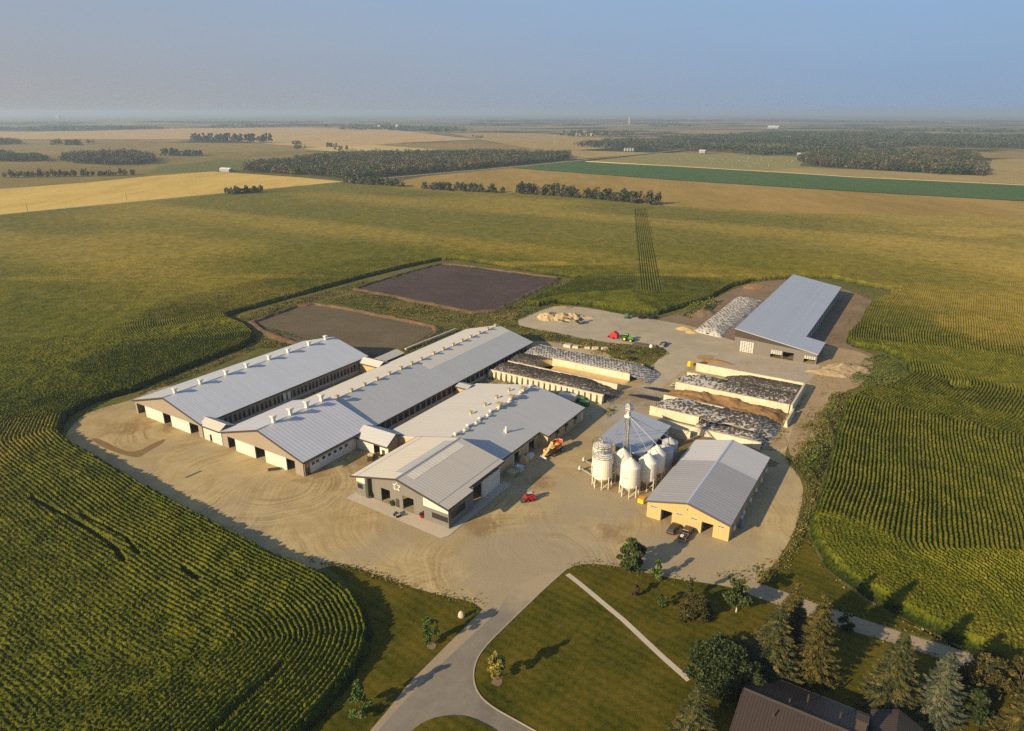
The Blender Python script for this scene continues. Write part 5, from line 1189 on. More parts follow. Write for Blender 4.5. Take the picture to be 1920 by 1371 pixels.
LB = ['front-left flat-topped white silo with a railed roof', 'rear flat-topped white silo with a railed roof', 'white cone-topped silo in the middle behind the front one', 'nearest white cone-topped silo with faint lettering on its side', 'white cone-topped silo nearest the front of the tan shed', 'rearmost white cone-topped silo on the right of the cluster']
for q, l in zip(FS, LB):
    F = silo(*q[:6], l, q[6])
    if 'lettering' in l:
        mb = MB()
        for k, (a, z, dz) in enumerate([(-1.90, 5.6, .12), (-1.86, 5.62, .2), (-1.80, 5.58, .14), (-1.74, 5.6, .10), (-1.69, 5.56, .14), (-1.62, 5.5, .2), (-1.57, 5.5, .12), (-1.51, 5.48, .12), (-1.46, 5.48, .18)]):
            r = 2.43; x, y = q[0] + r * math.cos(a), q[1] + r * math.sin(a); mb.box(x - .05, x + .05, y - .02, y + .02, z, z + dz)
        F.part('lettering', mb, M['dark_metal'])
silo(-51.3, 158.6, 2.1, 0, 6.8, 8.2, 'front bluish galvanised bin in the shade behind the white silos', mat='silver', group='galvanised bins')
silo(-52.0, 164.0, 2.1, 0, 6.2, 7.4, 'rear bluish galvanised bin beside the low grey shed', mat='silver', group='galvanised bins')
tv, tu = -60.7, 154.2
F = Farm('grain_elevator', 'tall lattice grain elevator with spouts fanning down to the silos', 'elevator', tv, tu)
mb = MB(); hw = .62
for sx in (-1, 1):
    for sy in (-1, 1): mb.tube((tv + sx * hw, tu + sy * hw, 0), (tv + sx * hw * .8, tu + sy * hw * .8, 17.2), .075, n=5)
for k in range(11):
    z0, z1 = k * 1.55, (k + 1) * 1.55
    for a, b in (((-1, -1), (1, -1)), ((1, -1), (1, 1)), ((1, 1), (-1, 1)), ((-1, 1), (-1, -1))):
        mb.tube((tv + a[0] * hw, tu + a[1] * hw, z0), (tv + b[0] * hw, tu + b[1] * hw, z1), .045, n=4); mb.tube((tv + a[0] * hw, tu + a[1] * hw, z1), (tv + b[0] * hw, tu + b[1] * hw, z1), .045, n=4)
F.part('lattice_tower', mb, M['galv'])
F.part('leg_casing', MB().box(tv - .5, tv - .12, tu - .2, tu + .2, 0, 17.6).box(tv + .12, tv + .5, tu - .2, tu + .2, 0, 17.6), M['galv'])
F.part('head', MB().box(tv - .65, tv + .65, tu - .45, tu + .45, 17.603, 18.6).prism([(tv - .65, 18.603), (tv + .65, 18.603), (tv + .3, 19.2), (tv - .3, 19.2)], tu - .45, tu + .45), M['galv'])
mb = MB().box(tv - 1.3, tv + 1.3, tu - 1.2, tu + 1.2, 17.3, 17.4)
for z in (17.9, 18.4):
    for s in (-1, 1): mb.box(tv - 1.3, tv + 1.3, tu + s * 1.2 - .04, tu + s * 1.2 + .04, z, z + .08).box(tv + s * 1.3 - .04, tv + s * 1.3 + .04, tu - 1.2, tu + 1.2, z, z + .08)
F.part('platform', mb, M['galv'])
F.part('distributor', MB().lathe([(.3, 16.8), (.35, 16.3), (.95, 15.5), (.9, 15.2), (.4, 15.1)], 14, (tv, tu, 0)), M['white_metal'])
for v, u, r, zc, ze, zp, fl in FS:
    d = Vector((v - tv, u - tu, 0)).normalized(); F.part('spout', MB().tube((tv + d.x * .7, tu + d.y * .7, 15.3), (v, u, (ze + 1.6) if fl else zp), .075, n=6), M['galv'])
for v, u, z in ((-51.3, 158.6, 8.2), (-52.0, 164.0, 7.4), (-66.5, 160, 6.0), (-62.0, 163, 5.4)):
    d = Vector((v - tv, u - tu, 0)).normalized(); F.part('spout', MB().tube((tv + d.x * .7, tu + d.y * .7, 15.3), (v, u, z), .07, n=6), M['galv'])
def auger(px, py, qx, qy, label):
    a = at(px, py); b = at(qx, qy); L = math.hypot(b[0] - a[0], b[1] - a[1]); t = thing('auger', label, 'auger', a, math.atan2(b[1] - a[1], b[0] - a[0]), 'grain augers')
    MB().tube((0, 0, .9), (L, 0, .5), .14, n=7).build('auger_tube', M['galv'], t)
    MB().box(-.5, .35, -.4, .4, .55, 1.25, .1).box(-.3, .2, -.25, .25, 1.253, 1.6).build('drive_head', M['silver'], t)
    for s in (-1, 1): MB().tube((.1, s * .3, 0), (.1, s * .25, .6), .06, n=5).build('leg', M['dark_metal'], t)
auger(*s1(135, 850), *s1(245, 915), 'farther of two augers reaching out from the silo legs'); auger(*s1(85, 960), *s1(260, 1050), 'nearer of two augers reaching out from the silo legs')
F = Farm('fuel_box', 'yellow box on the ground under the silos by the tan shed', 'box', -50.3, 140.4)
F.part('case', MB().box(-51.1, -49.6, 139.7, 141.1, .12, 1.3, .06), M['yellow']); F.part('lid', MB().box(-51.15, -49.55, 139.65, 141.15, 1.303, 1.42), M['orange']); F.part('skid', MB().box(-51.0, -49.7, 139.8, 141.0, 0, .117), M['dark_metal'])

# ------------------------------------------------------------------ vehicles (x forward)
def wheel(t, x, y, r, w, rim='silver', label=None):
    mb = MB(); n = 16
    s = 1 if y > 0 else -1; mb.tube((x, y - w / 2, r), (x, y + w / 2, r), r, n=n)
    o = mb.build('wheel', M['rubber'], t)
    MB().tube((x, y + s * (w / 2 + .003), r), (x, y + s * (w / 2 + .05), r), r * .56, n=n).build('rim', M[rim], o)
    return o
def pickup(label, px, py, rot, paint, load=False):
    t = thing('pickup_truck', label, 'pickup', at(px, py), rot)
    mb = MB()
    mb.prism([(-2.85, .55), (2.85, .55), (2.9, .75), (2.85, 1.05), (1.45, 1.16), (-.55, 1.16), (-.55, .78), (-2.85, .78)], -.95, .95)
    mb.box(-2.85, -.56, -.95, -.86, .783, 1.18).box(-2.85, -.56, .86, .95, .783, 1.18).box(-2.88, -2.78, -.86, .86, .783, 1.18)
    mb.build('body', paint, t, bevel=.05)
    mb = MB(); mb.hexa([(-.5, -.9, 1.163), (1.5, -.9, 1.163), (1.5, .9, 1.163), (-.5, .9, 1.163), (-.38, -.72, 1.83), (.75, -.72, 1.83), (.75, .72, 1.83), (-.38, .72, 1.83)])
    cb_ = mb.build('cab', paint, t, bevel=.06)
    mb = MB(); mb.hexa([(.86, -.74, 1.74), (1.46, -.82, 1.24), (1.46, .82, 1.24), (.86, .74, 1.74), (.90, -.74, 1.80), (1.51, -.82, 1.28), (1.51, .82, 1.28), (.90, .74, 1.80)])
    for s in (-1, 1): mb.add([(-.4, s * .905, 1.24), (1.2, s * .905, 1.24), (.72, s * .76, 1.74), (-.33, s * .76, 1.74)], [(0, 1, 2, 3) if s < 0 else (3, 2, 1, 0)])
    mb.box(-.53, -.45, -.7, .7, 1.25, 1.7); mb.build('window', M['glass'], cb_)
    for x in (-1.75, 1.8):
        for s in (-1, 1): wheel(t, x, s * .84, .4, .26)
    MB().box(-2.95, -2.885, -.9, .9, .5, .68).build('bumper', M['silver'], t); MB().box(2.86, 2.97, -.92, .92, .48, .7).build('bumper', M['silver'], t)
    for s in (-1, 1):
        MB().box(2.84, 2.92, s * .72 - .17, s * .72 + .17, .82, 1.0).build('headlight', M['lamp'], t)
        MB().box(-2.905, -2.85, s * .87 - .07, s * .87 + .07, .82, 1.1).build('tail_light', M['red'], t)
    if load:
        o = MB().box(-2.3, -1.5, -.1, .6, .786, 1.25).build('white_bag', M['frame_white'], None); o.location = t.location; o.rotation_euler = t.rotation_euler; tag(o, 'white bag lying in the bed of the brown pickup', 'bag')
    return t
U_ROT = math.pi / 2 - PSI
x, y = W(-36.5, 132.4)
def px_of(v, u):
    x, y = W(v, u); zc = y * CP + CAM_H * SP; yc = y * SP - CAM_H * CP
    return 960 + FOC * x / zc, 685.5 - FOC * yc / zc
pickup('dark brown crew-cab pickup parked by the tan shed, bed open', *px_of(-36.5, 132.4), U_ROT, M['brown_paint'], True)
pickup('grey pickup parked on the back gravel near the green tractor', *px_of(-88.5, 258.2), U_ROT + .12, M['grey_paint'])
t = thing('parked_car', 'black hatchback car parked beside the brown pickup', 'car', W(-39.6, 132.9), U_ROT)
MB().prism([(-2.25, .35), (2.2, .35), (2.3, .6), (2.15, .86), (1.15, .98), (-2.2, 1.0), (-2.32, .7)], -.9, .9).build('body', M['black_paint'], t, bevel=.07)
cb_ = MB().hexa([(-2.1, -.84, .985), (1.2, -.84, .985), (1.2, .84, .985), (-2.1, .84, .985), (-1.75, -.66, 1.5), (.35, -.66, 1.5), (.35, .66, 1.5), (-1.75, .66, 1.5)]).build('cabin', M['black_paint'], t, bevel=.08)
mb = MB().hexa([(.45, -.66, 1.42), (1.12, -.76, 1.04), (1.12, .76, 1.04), (.45, .66, 1.42), (.50, -.66, 1.47), (1.18, -.76, 1.08), (1.18, .76, 1.08), (.50, .66, 1.47)]).hexa([(-2.12, -.72, 1.06), (-1.86, -.66, 1.42), (-1.86, .66, 1.42), (-2.12, .72, 1.06), (-2.17, -.72, 1.08), (-1.9, -.66, 1.46), (-1.9, .66, 1.46), (-2.17, .72, 1.08)])
mb.build('window', M['glass'], cb_)
for x in (-1.4, 1.4):
    for s in (-1, 1): wheel(t, x, s * .8, .33, .22)
for s in (-1, 1):
    MB().box(2.12, 2.27, s * .62 - .18, s * .62 + .18, .62, .78).build('headlight', M['lamp'], t); MB().box(-2.33, -2.25, s * .68 - .15, s * .68 + .15, .72, .92).build('tail_light', M['red'], t)
# green tractor
t = thing('tractor', 'green tractor with yellow wheels hitched to the red baler', 'tractor', W(-103.3, 256.4), -PSI - .06)
MB().prism([(-.6, .9), (2.6, .85), (2.75, 1.1), (2.6, 1.75), (.5, 1.95), (-.6, 1.95)], -.48, .48).build('bonnet', M['green'], t, bevel=.05)
MB().box(-1.6, -.6, -.55, .55, .8, 1.3).build('chassis', M['dark_metal'], t)
c_ = MB().hexa([(-1.5, -.8, 1.303), (.35, -.8, 1.303), (.35, .8, 1.303), (-1.5, .8, 1.303), (-1.35, -.7, 2.85), (.2, -.7, 2.85), (.2, .7, 2.85), (-1.35, .7, 2.85)]).build('cab', M['glass'], t)
MB().box(-1.55, .4, -.85, .85, 2.853, 3.05, .08).build('cab_roof', M['green'], c_)
for x, y, r, w in ((-.9, 1.05, .98, .55), (-.9, -1.05, .98, .55), (1.95, .95, .68, .42), (1.95, -.95, .68, .42)): wheel(t, x, y, r, w, 'yellow')
for s in (-1, 1): MB().prism([(-1.9, 1.5), (-1.4, 2.1), (-.4, 2.1), (.1, 1.5), (-.1, 1.45), (-.5, 1.98), (-1.3, 1.98), (-1.75, 1.45)], s * 1.05 - .28, s * 1.05 + .28).build('fender', M['green'], t)
MB().tube((1.0, .45, 1.7), (1.0, .45, 2.9), .06).build('exhaust_pipe', M['dark_metal'], t)
t = thing('baler', 'bright red round baler behind the green tractor', 'baler', W(-109.3, 256.7), -PSI - .06)
MB().prism([(-1.7, .8), (-1.0, .45), (1.3, .45), (1.7, 1.0), (1.5, 2.3), (.6, 2.75), (-.8, 2.7), (-1.7, 2.0)], -1.15, 1.15).build('body', M['red'], t, bevel=.05)
MB().prism([(-.6, 2.72), (.5, 2.78), (.3, 3.2), (-.5, 3.1)], -.9, .9).build('net_box', M['red'], t); MB().tube((1.6, 0, .7), (3.0, 0, .7), .1).build('drawbar', M['red'], t)
MB().box(-2.9, -1.6, -1.0, 1.0, .12, .3).box(-2.9, -2.75, -.9, .9, .303, .7).build('bale_ramp', M['red'], t)
for s in (-1, 1): wheel(t, -.1, s * 1.3, .52, .38, 'red')
# red skid steer
t = thing('skid_steer', 'small red skid-steer loader with lowered bucket driving across the yard', 'loader', at(*cs(425, 1195)), math.radians(196))
MB().prism([(-1.35, .45), (.9, .4), (1.0, .8), (.8, 1.1), (-1.2, 1.35), (-1.45, 1.1)], -.62, .62).build('body', M['red'], t, bevel=.05)
c_ = MB().hexa([(-.75, -.5, 1.2), (.75, -.5, 1.1), (.75, .5, 1.1), (-.75, .5, 1.2), (-.65, -.48, 2.1), (.45, -.48, 2.1), (.45, .48, 2.1), (-.65, .48, 2.1)]).build('cab', M['glass'], t)
MB().box(-.72, .55, -.53, .53, 2.103, 2.2).build('cab_roof', M['silver'], c_)
for s in (-1, 1): MB().prism([(-1.3, 1.35), (-1.0, 1.75), (.6, 1.35), (1.55, .45), (1.7, .6), (.8, 1.5), (-.9, 1.95), (-1.4, 1.6)], s * .74 - .09, s * .74 + .09).build('lift_arm', M['red'], t)
MB().prism([(1.5, .08), (2.3, .1), (2.2, .16), (1.68, .25), (1.6, .8), (1.5, .8)], -.95, .95).build('bucket', M['dark_metal'], t)
for x in (-.65, .6):
    for s in (-1, 1): wheel(t, x, s * .78, .42, .3, 'red')
# self-propelled feed mixer
t = thing('feed_mixer', 'red feed mixer with tan loading arm beside the milking barn, yellow feed inside', 'feed mixer', (11.6, 171.6), math.radians(231))
oct_ = [(math.cos(a) * rx, math.sin(a) * ry) for a, rx, ry in [(math.pi / 8 + i * math.pi / 4, 2.35, 1.45) for i in range(8)]]
mb = MB(); n = 8
for i in range(n):
    a, b = oct_[i], oct_[(i + 1) % n]; k = .72
    mb.hexa([(a[0] * k - 1.5, a[1] * k, .9), (b[0] * k - 1.5, b[1] * k, .9), (b[0] * k * .94 - 1.5, b[1] * k * .94, .9), (a[0] * k * .94 - 1.5, a[1] * k * .94, .9), (a[0] - 1.5, a[1], 2.9), (b[0] - 1.5, b[1], 2.9), (b[0] * .95 - 1.5, b[1] * .95, 2.9), (a[0] * .95 - 1.5, a[1] * .95, 2.9)])
mb.add([(p[0] * .8 - 1.5, p[1] * .8, 1.3) for p in oct_], [tuple(range(8))])
tub = mb.build('mixer_tub', M['red'], t)
mb = MB()
for i in range(n): a, b = oct_[i], oct_[(i + 1) % n]; mb.tube((a[0] - 1.5, a[1], 2.93), (b[0] - 1.5, b[1], 2.93), .11, n=5)
mb.build('rim_band', M['tan_paint'], tub)
MB().lathe([(1.5, 1.6), (1.2, 2.3), (.6, 2.7), (.1, 2.8)], 10, (-1.5, 0, 0)).build('feed_load', M['yellow'], tub)
MB().box(-3.6, 1.6, -.9, .9, .55, .87).build('chassis', M['dark_metal'], t)
c_ = MB().hexa([(.9, .1, .9), (2.3, .1, .9), (2.3, 1.25, .9), (.9, 1.25, .9), (.95, .15, 2.6), (2.0, .15, 2.6), (2.0, 1.2, 2.6), (.95, 1.2, 2.6)]).build('cab', M['glass'], t)
MB().box(.85, 2.15, .05, 1.3, 2.603, 2.75).build('cab_roof', M['tan_paint'], c_)
MB().hexa([(1.0, -1.2, 1.6), (4.4, -.85, .35), (4.4, .1, .35), (1.0, -.1, 1.6), (1.0, -1.2, 2.0), (4.5, -.85, .75), (4.5, .1, .75), (1.0, -.1, 2.0)]).build('loading_arm', M['tan_paint'], t)
MB().hexa([(-.2, -1.0, 2.9), (1.0, -1.0, 1.7), (1.0, -.2, 1.7), (-.2, -.2, 2.9), (-.2, -1.0, 3.3), (1.1, -1.0, 2.1), (1.1, -.2, 2.1), (-.2, -.2, 3.3)]).build('elevator_chute', M['tan_paint'], t)
MB().tube((4.6, -1.2, .42), (4.6, 1.0, .42), .38, n=10).build('milling_head', M['lamp'], t)
MB().box(1.2, 2.6, -1.55, -1.0, .9, 1.8).build('engine_cover', M['tan_paint'], t)
for x in (-2.4, 1.6):
    for s in (-1, 1): wheel(t, x, s * 1.2, .6, .45)
# loader working the sand heap
t = thing('wheel_loader', 'dark wheel loader parked against the sand heap on the back gravel', 'loader', W(-131.6, 268.6), U_ROT + .9)
MB().prism([(-2.2, .7), (-.2, .7), (-.2, 1.5), (-2.1, 1.6), (-2.4, 1.2)], -.7, .7).build('body', M['grey_paint'], t, bevel=.05); MB().box(-.2, 1.4, -.5, .5, .6, 1.1).build('chassis', M['dark_metal'], t)
c_ = MB().hexa([(-.7, -.65, 1.5), (.5, -.65, 1.1), (.5, .65, 1.1), (-.7, .65, 1.5), (-.6, -.6, 2.7), (.4, -.6, 2.7), (.4, .6, 2.7), (-.6, .6, 2.7)]).build('cab', M['glass'], t); MB().box(-.7, .5, -.7, .7, 2.703, 2.85).build('cab_roof', M['grey_paint'], c_)
for s in (-1, 1): MB().prism([(.3, 1.4), (.6, 1.6), (2.6, .7), (2.5, .45)], s * .5 - .1, s * .5 + .1).build('lift_arm', M['dark_metal'], t)
MB().prism([(2.4, .1), (3.3, .1), (3.2, .2), (2.65, .3), (2.5, 1.1), (2.4, 1.1)], -1.1, 1.1).build('bucket', M['dark_metal'], t)
for x in (-1.35, 1.0):
    for s in (-1, 1): wheel(t, x, s * .85, .62, .42, 'dark_metal')
# quad bike and utility cart
t = thing('quad_bike', 'dark quad bike standing on the concrete before the shop', 'quad bike', at(*c4(590, 1062)), -PSI - .3)
MB().prism([(-.95, .45), (.9, .45), (.95, .75), (.3, .85), (-.1, .75), (-.9, .85)], -.3, .3).build('body', M['dark_metal'], t, bevel=.04)
MB().box(-.7, .0, -.22, .22, .853, .98).build('seat', M['black_paint'], t); MB().tube((.3, -.4, 1.1), (.3, .4, 1.1), .035).tube((.3, 0, .8), (.3, 0, 1.1), .04).build('handlebar', M['dark_metal'], t)
MB().box(-1.05, -.5, -.42, .42, .9, .96).box(.55, 1.05, -.42, .42, .86, .92).build('rack', M['silver'], t)
for x in (-.62, .66):
    for s in (-1, 1): wheel(t, x, s * .45, .3, .24, 'dark_metal')
t = thing('utility_cart', 'yellow-and-black utility cart beside the heap near the link', 'utility cart', at(*c4(310, 462)), -PSI - .9)
MB().box(-1.5, 1.4, -.7, .7, .4, .85, .04).build('body', M['dark_metal'], t); MB().box(-1.5, -.2, -.75, .75, .853, 1.2).build('cargo_box', M['yellow'], t)
mb = MB()
for x in (.0, 1.0):
    for s in (-1, 1): mb.tube((x, s * .65, .85), (x * .9, s * .6, 1.8), .04, n=5)
mb.build('roll_cage', M['black_paint'], t); MB().box(-.05, 1.0, -.66, .66, 1.8, 1.86).build('canopy', M['frame_white'], t)
for x in (-.95, .95):
    for s in (-1, 1): wheel(t, x, s * .68, .33, .26)
def heap(name, label, cat, px, py, rx, ry, h, mat, rot=0.0, seed=1, n=26, rough=.35):
    """free heap with a ragged outline"""
    mb = MB(); g = np.random.default_rng(seed)
    X, Y = np.meshgrid(np.linspace(-1.15, 1.15, n), np.linspace(-1.15, 1.15, n), indexing='ij')
    nz = fbm(X + seed * 3.1, Y + seed, .7, seed) - .5; d = np.hypot(X, Y) + nz * .5
    Z = h * np.clip(1 - d, 0, 1) ** .8 + (fbm(X * 3 + seed, Y * 3, .6, seed + 4) - .5) * rough * h * (d < .95) - .04
    v = np.stack([X * rx, Y * ry, Z], -1).reshape(-1, 3); id_ = np.arange(n * n).reshape(n, n)
    f = np.stack([id_[:-1, :-1], id_[1:, :-1], id_[1:, 1:], id_[:-1, 1:]], -1).reshape(-1, 4); k = (Z.reshape(-1)[f] > -.035).any(1)
    o = link(name, np_mesh(name, v, f[k], M[mat], smooth=True)); o.location = at(px, py) + (0,); o.rotation_euler = (0, 0, rot); return tag(o, label, cat)
heap('feed_heap', 'small orange-brown heap beside the utility cart', 'heap', *c4(375, 420), 2.4, 1.2, .9, 'manure', -PSI, 3)
for k, (x, y, rx, ry, h, l) in enumerate(((250, 235, 5.5, 6.5, 2.4, 'left hump of the pale sand heap on the back gravel'), (420, 245, 6.0, 7.0, 2.2, 'middle hump of the pale sand heap streaked with dark bark'), (580, 235, 5, 6, 2.2, 'right hump of the pale sand heap behind the dark loader'), (740, 240, 5, 2.5, .8, 'low tail of the pale sand heap'))): heap('sand_heap', l, 'heap', *c10(x, y), rx, ry, h, 'sand', .3, 10 + k, rough=.8)
for k, (x, y, l) in enumerate(((212, 218, 'short dark log on the left of the sand heap'), (312, 182, 'dark log on the far side of the sand heap'), (405, 275, 'long dark log on the front of the sand heap'), (465, 245, 'dark log in the middle of the sand heap'))):
    o = MB().tube((-1.6, 0, 0), (1.6, .3, .25), .42, .3, 8).build('log', M['bark']); o.location = at(*c10(x, y), 1.2) + (1.25,); o.rotation_euler = (0, 0, -.9); tag(o, l, 'log')
heap('soil_heap', 'small reddish soil heap at the far corner of the back gravel', 'heap', *c10(430, 115), 6, 3, 1.1, 'dirt_tan', .3, 21)
heap('soil_heap', 'reddish soil heap on the bare ground behind the white clamp', 'heap', *c6(800, 140), 9, 5, 1.6, 'manure', .5, 22)
heap('soil_heap', 'weathered soil heap by the front corner of the charcoal shed', 'heap', *c6(1420, 720), 9, 6, 3.0, 'soil_heap', .2, 23, 34, .6)
heap('soil_heap', 'low soil heap along the track below the charcoal shed', 'heap', *c6(1330, 740), 9, 4, 1.6, 'soil_heap', -.3, 24, 30, .6)
heap('soil_heap', 'brown earth mound topped with weeds at the corn edge', 'heap', *cb(1000, 215), 10, 5, 2.2, 'dirt', .45, 25)
heap('feed_heap', 'small yellow feed heap beside the front of the white clamp', 'heap', *cb(755, 420), 3.6, 3, 1.3, 'silage_face', 0, 26)
heap('feed_heap', 'flat yellow feed heap touching the white clamp', 'heap', *cb(860, 470), 3.0, 2.2, .9, 'silage_face', 0, 27)
heap('soil_heap', 'long low soil heap behind the bare bunker wall', 'heap', *c7(790, 95), 8, 2.2, 1.0, 'manure', -PSI, 28)
heap('tarp', 'crumpled black tarp beside the road by the bunkers', 'tarp', *c7(150, 448), 7, 1.8, .7, 'black_paint', -.45, 31, 22, .8)
heap('tarp', 'second crumpled black tarp above the first, nearer the bunker end', 'tarp', *c7(250, 370), 6, 1.3, .6, 'black_paint', -.45, 32, 22, .8)
for k, (x, y, s, l) in enumerate(((495, 600, 1.7, 'largest pale stone block behind the white tyre pile'), (590, 610, 1.3, 'stone block right beside the largest one'), (735, 620, 1.2, 'stone block in the middle of the weedy row'), (835, 628, 1.4, 'pale flat block in the weeds, second from the right'), (950, 632, 1.4, 'pale flat block at the right end of the weedy row'))):
    mb = MB().box(-s, s, -.7 * s, .7 * s, 0, .75 * s, .12 * s); o = mb.build('stone_block', M['rock'], bevel=.12); o.location = at(*c10(x, y)) + (-.1,); o.rotation_euler = (0, 0, -PSI + .2 * k); tag(o, l, 'block', 'stone blocks behind the tyre pile')
for (v, u), l, s, m_ in (((-71.3, 241.0), 'yellow concrete block standing by the road near the bunkers', 1.0, 'yellow'), ((-48.0, 152.6), 'tan crate on the ground behind the silos', .7, 'tan_paint')):
    o = MB().box(-.8 * s, .8 * s, -.8 * s, .8 * s, 0, 1.7 * s, .1).box(-.5 * s, .5 * s, -.5 * s, .5 * s, 1.703 * s, 1.9 * s).build('block', M[m_], bevel=.05); o.location = W(v, u) + (0,); o.rotation_euler = (0, 0, .4); tag(o, l, 'block')
t = thing('loading_ramp', 'dark wooden ramp lying on the gravel near the grey pickup', 'ramp', at(*c10(1450, 590)), -PSI + .05)
MB().hexa([(-5, -1.1, 0), (5, -1.1, 0), (5, 1.1, 0), (-5, 1.1, 0), (-5, -1.1, .25), (5, -1.1, .75), (5, 1.1, .75), (-5, 1.1, .25)]).build('deck', M['black_paint'], t); MB().box(-5, 5, -1.2, -1.103, 0, .9).box(-5, 5, 1.103, 1.2, 0, .9).build('side_board', M['dark_metal'], t)
o = MB().lathe([(.3, 0), (.75, .15), (.8, .8), (.5, 1.3), (.1, 1.4)], 14).build('water_tank', M['white_metal'], smooth=True); o.location = at(*c10(1528, 610)) + (0,); tag(o, 'small white tank at the end of the dark ramp', 'tank')
o = MB().tube((0, 0, 0), (0, 0, 3.2), .14, .11, 7).box(-.5, .5, -.05, .05, 2.9, 3.05).build('gate_post', M['lumber']); o.location = at(*c10(1575, 610)) + (0,); tag(o, 'single wooden post standing between the ramp and grey pickup', 'post')
t = thing('spray_tank', 'green spray tank on a frame at the corn edge', 'tank', at(*c10(1232, 245)), -PSI); MB().lathe([(.5, .7), (1.1, 1.0), (1.1, 2.3), (.5, 2.6)], 14).build('tank', plain('green_plastic', (.05, .12, .08)), t); MB().box(-1.2, 1.2, -1.2, 1.2, .3, .68).build('frame', M['dark_metal'], t)
# things by the milking barn doors
for (x, y), (sx, sy, h), l, m_, cat in (((345, 615), (1.15, 1.0, 1.5), 'cream bulk bag beside the first milking barn door', 'tan_paint', 'bulk bag'), ((418, 565), (.8, .7, 1.1), 'pinkish feed bag left of the second milking barn door', 'frame_white', 'bulk bag'), ((452, 540), (.8, .7, 1.1), 'pinkish feed bag closest to the second milking barn door', 'frame_white', 'bulk bag')):
    o = MB().box(-sx, sx, -sy, sy, 0, h, .14).box(-sx * .7, sx * .7, -sy * .7, sy * .7, h + .003, h + .15).build('bulk_bag', M[m_], bevel=.15); o.location = at(*cs(x, y)) + (0,); o.rotation_euler = (0, 0, -PSI + .2); tag(o, l, cat)
t = thing('milk_tank', 'grey cubic tank with round lid beside the shop end', 'tank', at(*cs(268, 755)), -PSI); MB().box(-1.0, 1.0, -.9, .9, .1, 1.7, .05).build('tank', M['silver'], t, bevel=.1); MB().lathe([(.4, 1.703), (.4, 1.85), (.2, 1.95)], 12, (-.2, -.3, 0)).build('lid', M['lamp'], t)
t = thing('calf_tub', 'pale plastic tub with a green side next to the shop end', 'tub', at(*cs(172, 812)), -PSI); MB().box(-1.2, 1.2, -1.1, 1.1, 0, 1.2, -.08).build('tub', M['cream'], t); MB().box(1.303, 1.5, -.9, .5, 0, 1.0).build('side_panel', M['green'], t)
for (x, y), l in (((930, 722), 'white trailer roof showing above the milking barn eave'),):
    t = thing('trailer', l, 'trailer', at(*c8(x, y + 22)), -PSI + .1); MB().box(-3.0, 3.0, -1.1, 1.1, .7, 2.5, .05).build('body', M['frame_white'], t, bevel=.06)
    for a in (-.5, .6):
        for s in (-1, 1): wheel(t, a, s * 1.0, .35, .24)
for (x, y), l in (((1058, 745), 'green bin nearer the white trailer by the buttressed wall'), ((1108, 785), 'green bin nearer the milking barn corner')):
    t = thing('waste_bin', l, 'bin', at(*c8(x, y + 10)), -PSI); MB().box(-1.3, 1.3, -.9, .9, .1, 1.5, -.1).build('body', plain('dark_green_paint', (.02, .10, .045)), t); MB().box(-1.45, 1.45, -1.05, 1.05, 1.503, 1.62).build('lid', M['green'], t)
t = thing('feed_bunk', 'dark narrow feed bunk lying in front of the ribbed barn', 'feed bunk', at(*c2(920, 1110)), .25); MB().box(-1.6, 1.6, -.35, .35, .25, .32).box(-1.6, 1.6, -.4, -.32, .25, .62).box(-1.6, 1.6, .32, .4, .25, .62).build('trough', M['dark_metal'], t)
for x in (-1.3, 1.3): MB().box(x - .06, x + .06, -.3, .3, 0, .247).build('leg', M['dark_metal'], t)
o = MB().box(-2.2, 2.2, -.15, .15, 0, .25).build('plank', M['lumber']); o.location = at(*crop(100, 560, 3)(785, 990)) + (0,); o.rotation_euler = (0, 0, .95); tag(o, 'loose plank lying on the gravel before the left barns', 'plank')
# ------------------------------------------------------------------ vegetation
def leaf_mesh(name, cen, size, tone, mat, rg, aspect=.7, nrm=None, up=.2):
    v, f = quad_cloud(cen, size, nrm, rg, aspect, up)
    return np_mesh(name, v, f, mat, {'tone': np.repeat(np.clip(tone, 0, 1), 4)})

def clump_points(rg, centres, radii, n_each, flat=.8, nmin=4):
    P_ = []; T_ = []
    for c, r in zip(centres, radii):
        n = max(nmin, int(n_each * r ** 1.6)); d = rg.normal(size=(n, 3)); d /= np.linalg.norm(d, axis=1, keepdims=True)
        q = d * (rg.random((n, 1)) ** .45) * r; q[:, 2] *= flat
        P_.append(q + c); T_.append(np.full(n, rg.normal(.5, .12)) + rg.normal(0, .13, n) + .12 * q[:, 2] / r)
    return np.vstack(P_), np.concatenate(T_)

def crown_mesh(name, h0, h, w, seed, mat, n_cl=26, n_each=34, leaf=.34, shape='round', gap=.0):
    """crown of many leaf clumps on an uneven outline"""
    g = np.random.default_rng(seed); cs_ = []; rs = []
    for _ in range(n_cl):
        a = g.uniform(0, 2 * math.pi); t = g.uniform(0, 1)
        if shape == 'round': prof = math.sin(math.pi * (0.12 + .82 * t)) ** .7
        elif shape == 'column': prof = .55 + .45 * math.sin(math.pi * t)
        elif shape == 'cone': prof = (1 - t) ** .8 + .08
        else: prof = math.sqrt(max(0, 1 - t ** 2)) + .1
        R = w / 2 * prof * g.uniform(.35, .95)
        cs_.append((R * math.cos(a), R * math.sin(a), h0 + (h - h0) * t * .94)); rs.append(g.uniform(.11, .2) * w * (1 if shape != 'column' else 1.15))
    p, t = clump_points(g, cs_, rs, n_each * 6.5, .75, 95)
    return leaf_mesh(name, p, leaf * g.uniform(.65, 1.25, len(p)), t, mat, g)
